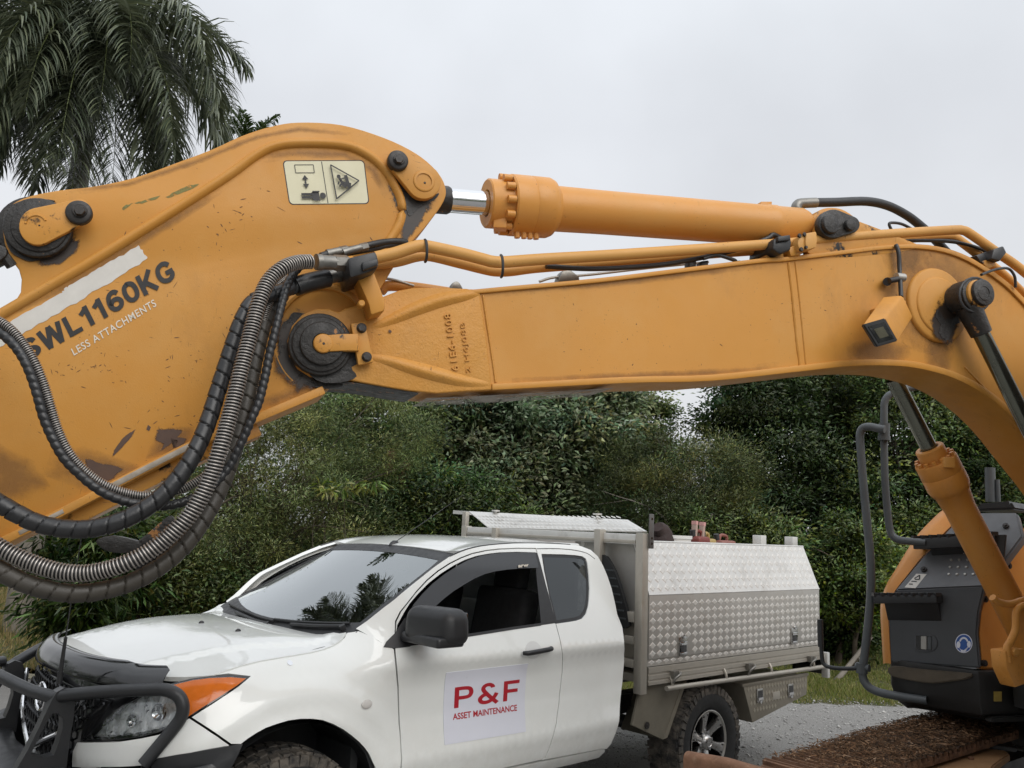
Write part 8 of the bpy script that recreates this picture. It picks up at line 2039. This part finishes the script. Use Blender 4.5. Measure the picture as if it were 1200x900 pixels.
# ------------------------------------------------------------------ palms
def frond(name, parent, c, phi, e0, e1, L_, nl, ll, lw, seed, pal, plum=1.0, base_r=.03):
    g = np.random.default_rng(seed); n = 26; P = [Vector(c)]; dirh = Vector((math.cos(phi), math.sin(phi), 0)); T = []
    for i in range(n):
        e = e0 + (e1 - e0) * (i / (n - 1)) ** .85; t = dirh * math.cos(e) + Vector((0, 0, 1)) * math.sin(e); T.append(t); P.append(P[-1] + t * (L_ / n))
    T.append(T[-1]); sidev = Vector((-dirh.y, dirh.x, 0))
    V, Fc, C = [], [], []
    rv, rf_ = tube(P[::2], [base_r, base_r * .55, base_r * .25, base_r * .08], 6, 0)
    V += [tuple(v) for v in rv]; Fq = [f for f in rf_ if len(f) == 4]; colr = [(.13, .16, .055)] * len(V)
    m = nl
    for s_ in (1, -1):
        for k in range(m):
            u = .10 + .90 * (k + g.uniform(-.3, .3)) / m; u = min(.995, max(.08, u)); i = min(n - 1, int(u * n)); f = u * n - i; p = P[i].lerp(P[i + 1], f); t = T[i]; up = sidev.cross(t) * -1
            if up.z < 0: up = -up
            rise = g.normal(.10, .38 * plum); a = sidev * (s_ * .80) + t * (.62 + .3 * u) + up * rise; a.normalize()
            l = ll * (math.sin(math.pi * (.16 + .80 * u)) ** .7) * g.uniform(.8, 1.12); w = lw * g.uniform(.75, 1.2); b0_ = len(V); q = p.copy(); aa = a.copy(); st_ = l / 4
            col = np.array(pal[g.integers(0, len(pal))]) * g.uniform(.7, 1.3)
            for j in range(5):
                wv = aa.cross(Vector((0, 0, 1)));
                if wv.length < 1e-3: wv = t.copy()
                wv.normalize(); wj = w * (.55, 1.0, .95, .65, .06)[j] / 2; V.append(tuple(q + wv * wj)); V.append(tuple(q - wv * wj)); colr += [tuple(col)] * 2
                q = q + aa * st_; aa = (aa + Vector((0, 0, -1)) * (.26 + .16 * j)).normalized()
            for j in range(4): r_ = b0_ + j * 2; Fq.append((r_, r_ + 1, r_ + 3, r_ + 2))
    return mk_np(name, np.array(V), np.array(Fq), PALMLEAF, parent, np.array(colr))
def palm(label, px, py, d, L_, fr_, nl, ll, lw, seed, pal, rad=.16, name='palm_tree'):
    c = at_depth(px, py, 1); c = CAM + (c - CAM) * (d / c.y); base = Vector((c.x, c.y, 0)); t = empty(name, base, 0, label, 'palm'); cl = c - base
    mb = MB(); mb.tube([Vector((0, 0, -.05)), Vector((.03, 0, cl.z * .3)), Vector((0, 0, cl.z * .65)), cl - Vector((0, 0, .9))], [rad * 1.25, rad * 1.05, rad, rad * .8], 14, 6); mb.build('trunk', BARKPALE, t)
    mb = MB(); mb.tube([cl - Vector((0, 0, .95)), cl - Vector((0, 0, .5)), cl + Vector((0, 0, .1))], [rad * .85, rad * .8, rad * .35], 12, 5); mb.build('crownshaft', simple('crownshaft_green', (.10, .13, .04), .5, var=.2), t)
    for i, (phi, e0, e1, k) in enumerate(fr_): frond('frond', t, cl + Vector((0, 0, random.uniform(-.12, .08))), R(phi), R(e0), R(e1), L_ * k, nl, ll, lw, seed + i, pal)
    return t
PG = [(.105, .125, .082), (.14, .16, .112), (.070, .090, .058), (.165, .185, .118), (.12, .138, .078)]
FR = [(-88, 18, -88, .92), (-12, 28, -86, .84), (-34, 2, -80, .90), (16, 58, -50, .70), (-52, 30, -82, .95), (186, 36, -82, 1.0), (212, 18, -88, 1.0), (160, 56, -40, 1.08), (238, 4, -88, .95), (92, 45, -50, 1.0), (60, 56, -40, .8), (122, 52, -50, 1.0), (-120, 30, -84, 1.0), (-100, 66, -50, .9), (200, -6, -86, .9), (30, 20, -80, .8), (-70, 62, -50, .9), (250, -16, -88, .88), (-64, -10, -88, .88), (-25, 46, -74, .8), (175, 8, -84, .95), (45, 86, 50, .8), (-105, -20, -88, .85), (-20, -14, -86, .85), (225, 48, -60, 1.0), (8, 8, -86, .82), (196, 60, -30, 1.05), (-86, -34, -88, .86), (-68, -40, -88, .8), (-112, -38, -88, .82), (-134, -24, -88, .88), (200, -28, -88, .9), (226, -32, -88, .92), (-44, -34, -88, .86), (180, -18, -88, .95), (214, -2, -88, 1.0), (-96, -56, -88, .8), (-140, 10, -88, 1.0), (-160, -6, -86, 1.0), (-78, 4, -88, 1.0), (-58, 14, -88, 1.0), (-100, 0, -88, .95), (190, 14, -88, 1.08), (-30, -30, -88, .9), (-12, -34, -88, .85), (-122, 6, -86, .95), (-90, -6, -88, .95), (-80, -18, -88, .9), (-98, -24, -88, .9), (-63, -28, -89, 1.05), (-67, -8, -89, 1.12), (-60, -44, -89, .95), (-72, -16, -89, 1.05)]
palm('tall feathery palm with arching grey-green fronds above the left end of the arm', 114, 50, 12.5, 3.9, FR, 120, .90, .032, 100, PG)
FR2 = [(0, 60, 5, 1), (-50, 50, 0, .9), (60, 65, 10, 1), (180, 60, 5, 1), (230, 55, 0, .9), (120, 70, 15, 1), (-90, 60, 0, .9), (20, 82, 40, 1.05), (200, 80, 35, 1)]
palm('distant palm whose small frond tips show just above the arm beside the big palm', 293, 172, 24, 1.5, FR2, 34, .42, .05, 200, [(.04, .07, .022), (.055, .09, .03)], .10)
FR3 = [(-90, 45, -60, 1), (-30, 50, -60, 1), (-150, 50, -60, 1), (30, 60, -40, 1), (150, 60, -40, 1), (-60, 20, -75, .9), (-120, 20, -75, .9), (0, 30, -70, .95), (180, 30, -70, .95), (90, 70, -20, 1), (-80, 75, 0, .9)]
palm('small palm with drooping fronds under the bend of the boom', 992, 478, 17.0, 1.25, FR3, 40, .36, .035, 300, [(.075, .095, .06), (.095, .115, .075), (.06, .08, .05)], .07)

# trees that stand behind and beside the photographer: out of frame, seen only as reflections
bl = []; g = random.Random(9)
for i in range(44):
    a = R(-10 - i * 4.6); r_ = g.uniform(15, 19); h_ = g.uniform(3.4, 5.6); bl.append((math.cos(a) * r_ + 1.0, math.sin(a) * r_ + 1.0, h_ * .5, 1.2, 1.2, h_ * .5))
V, Fq, cc, K, sn = crown(bl, 700, 15000, .42, .42, .22, DK + MD[:1], .3, .7, 78)
tag(mk_np('woodland', V, Fq, LEAF, None, cc, nrm=sn), kind='stuff')
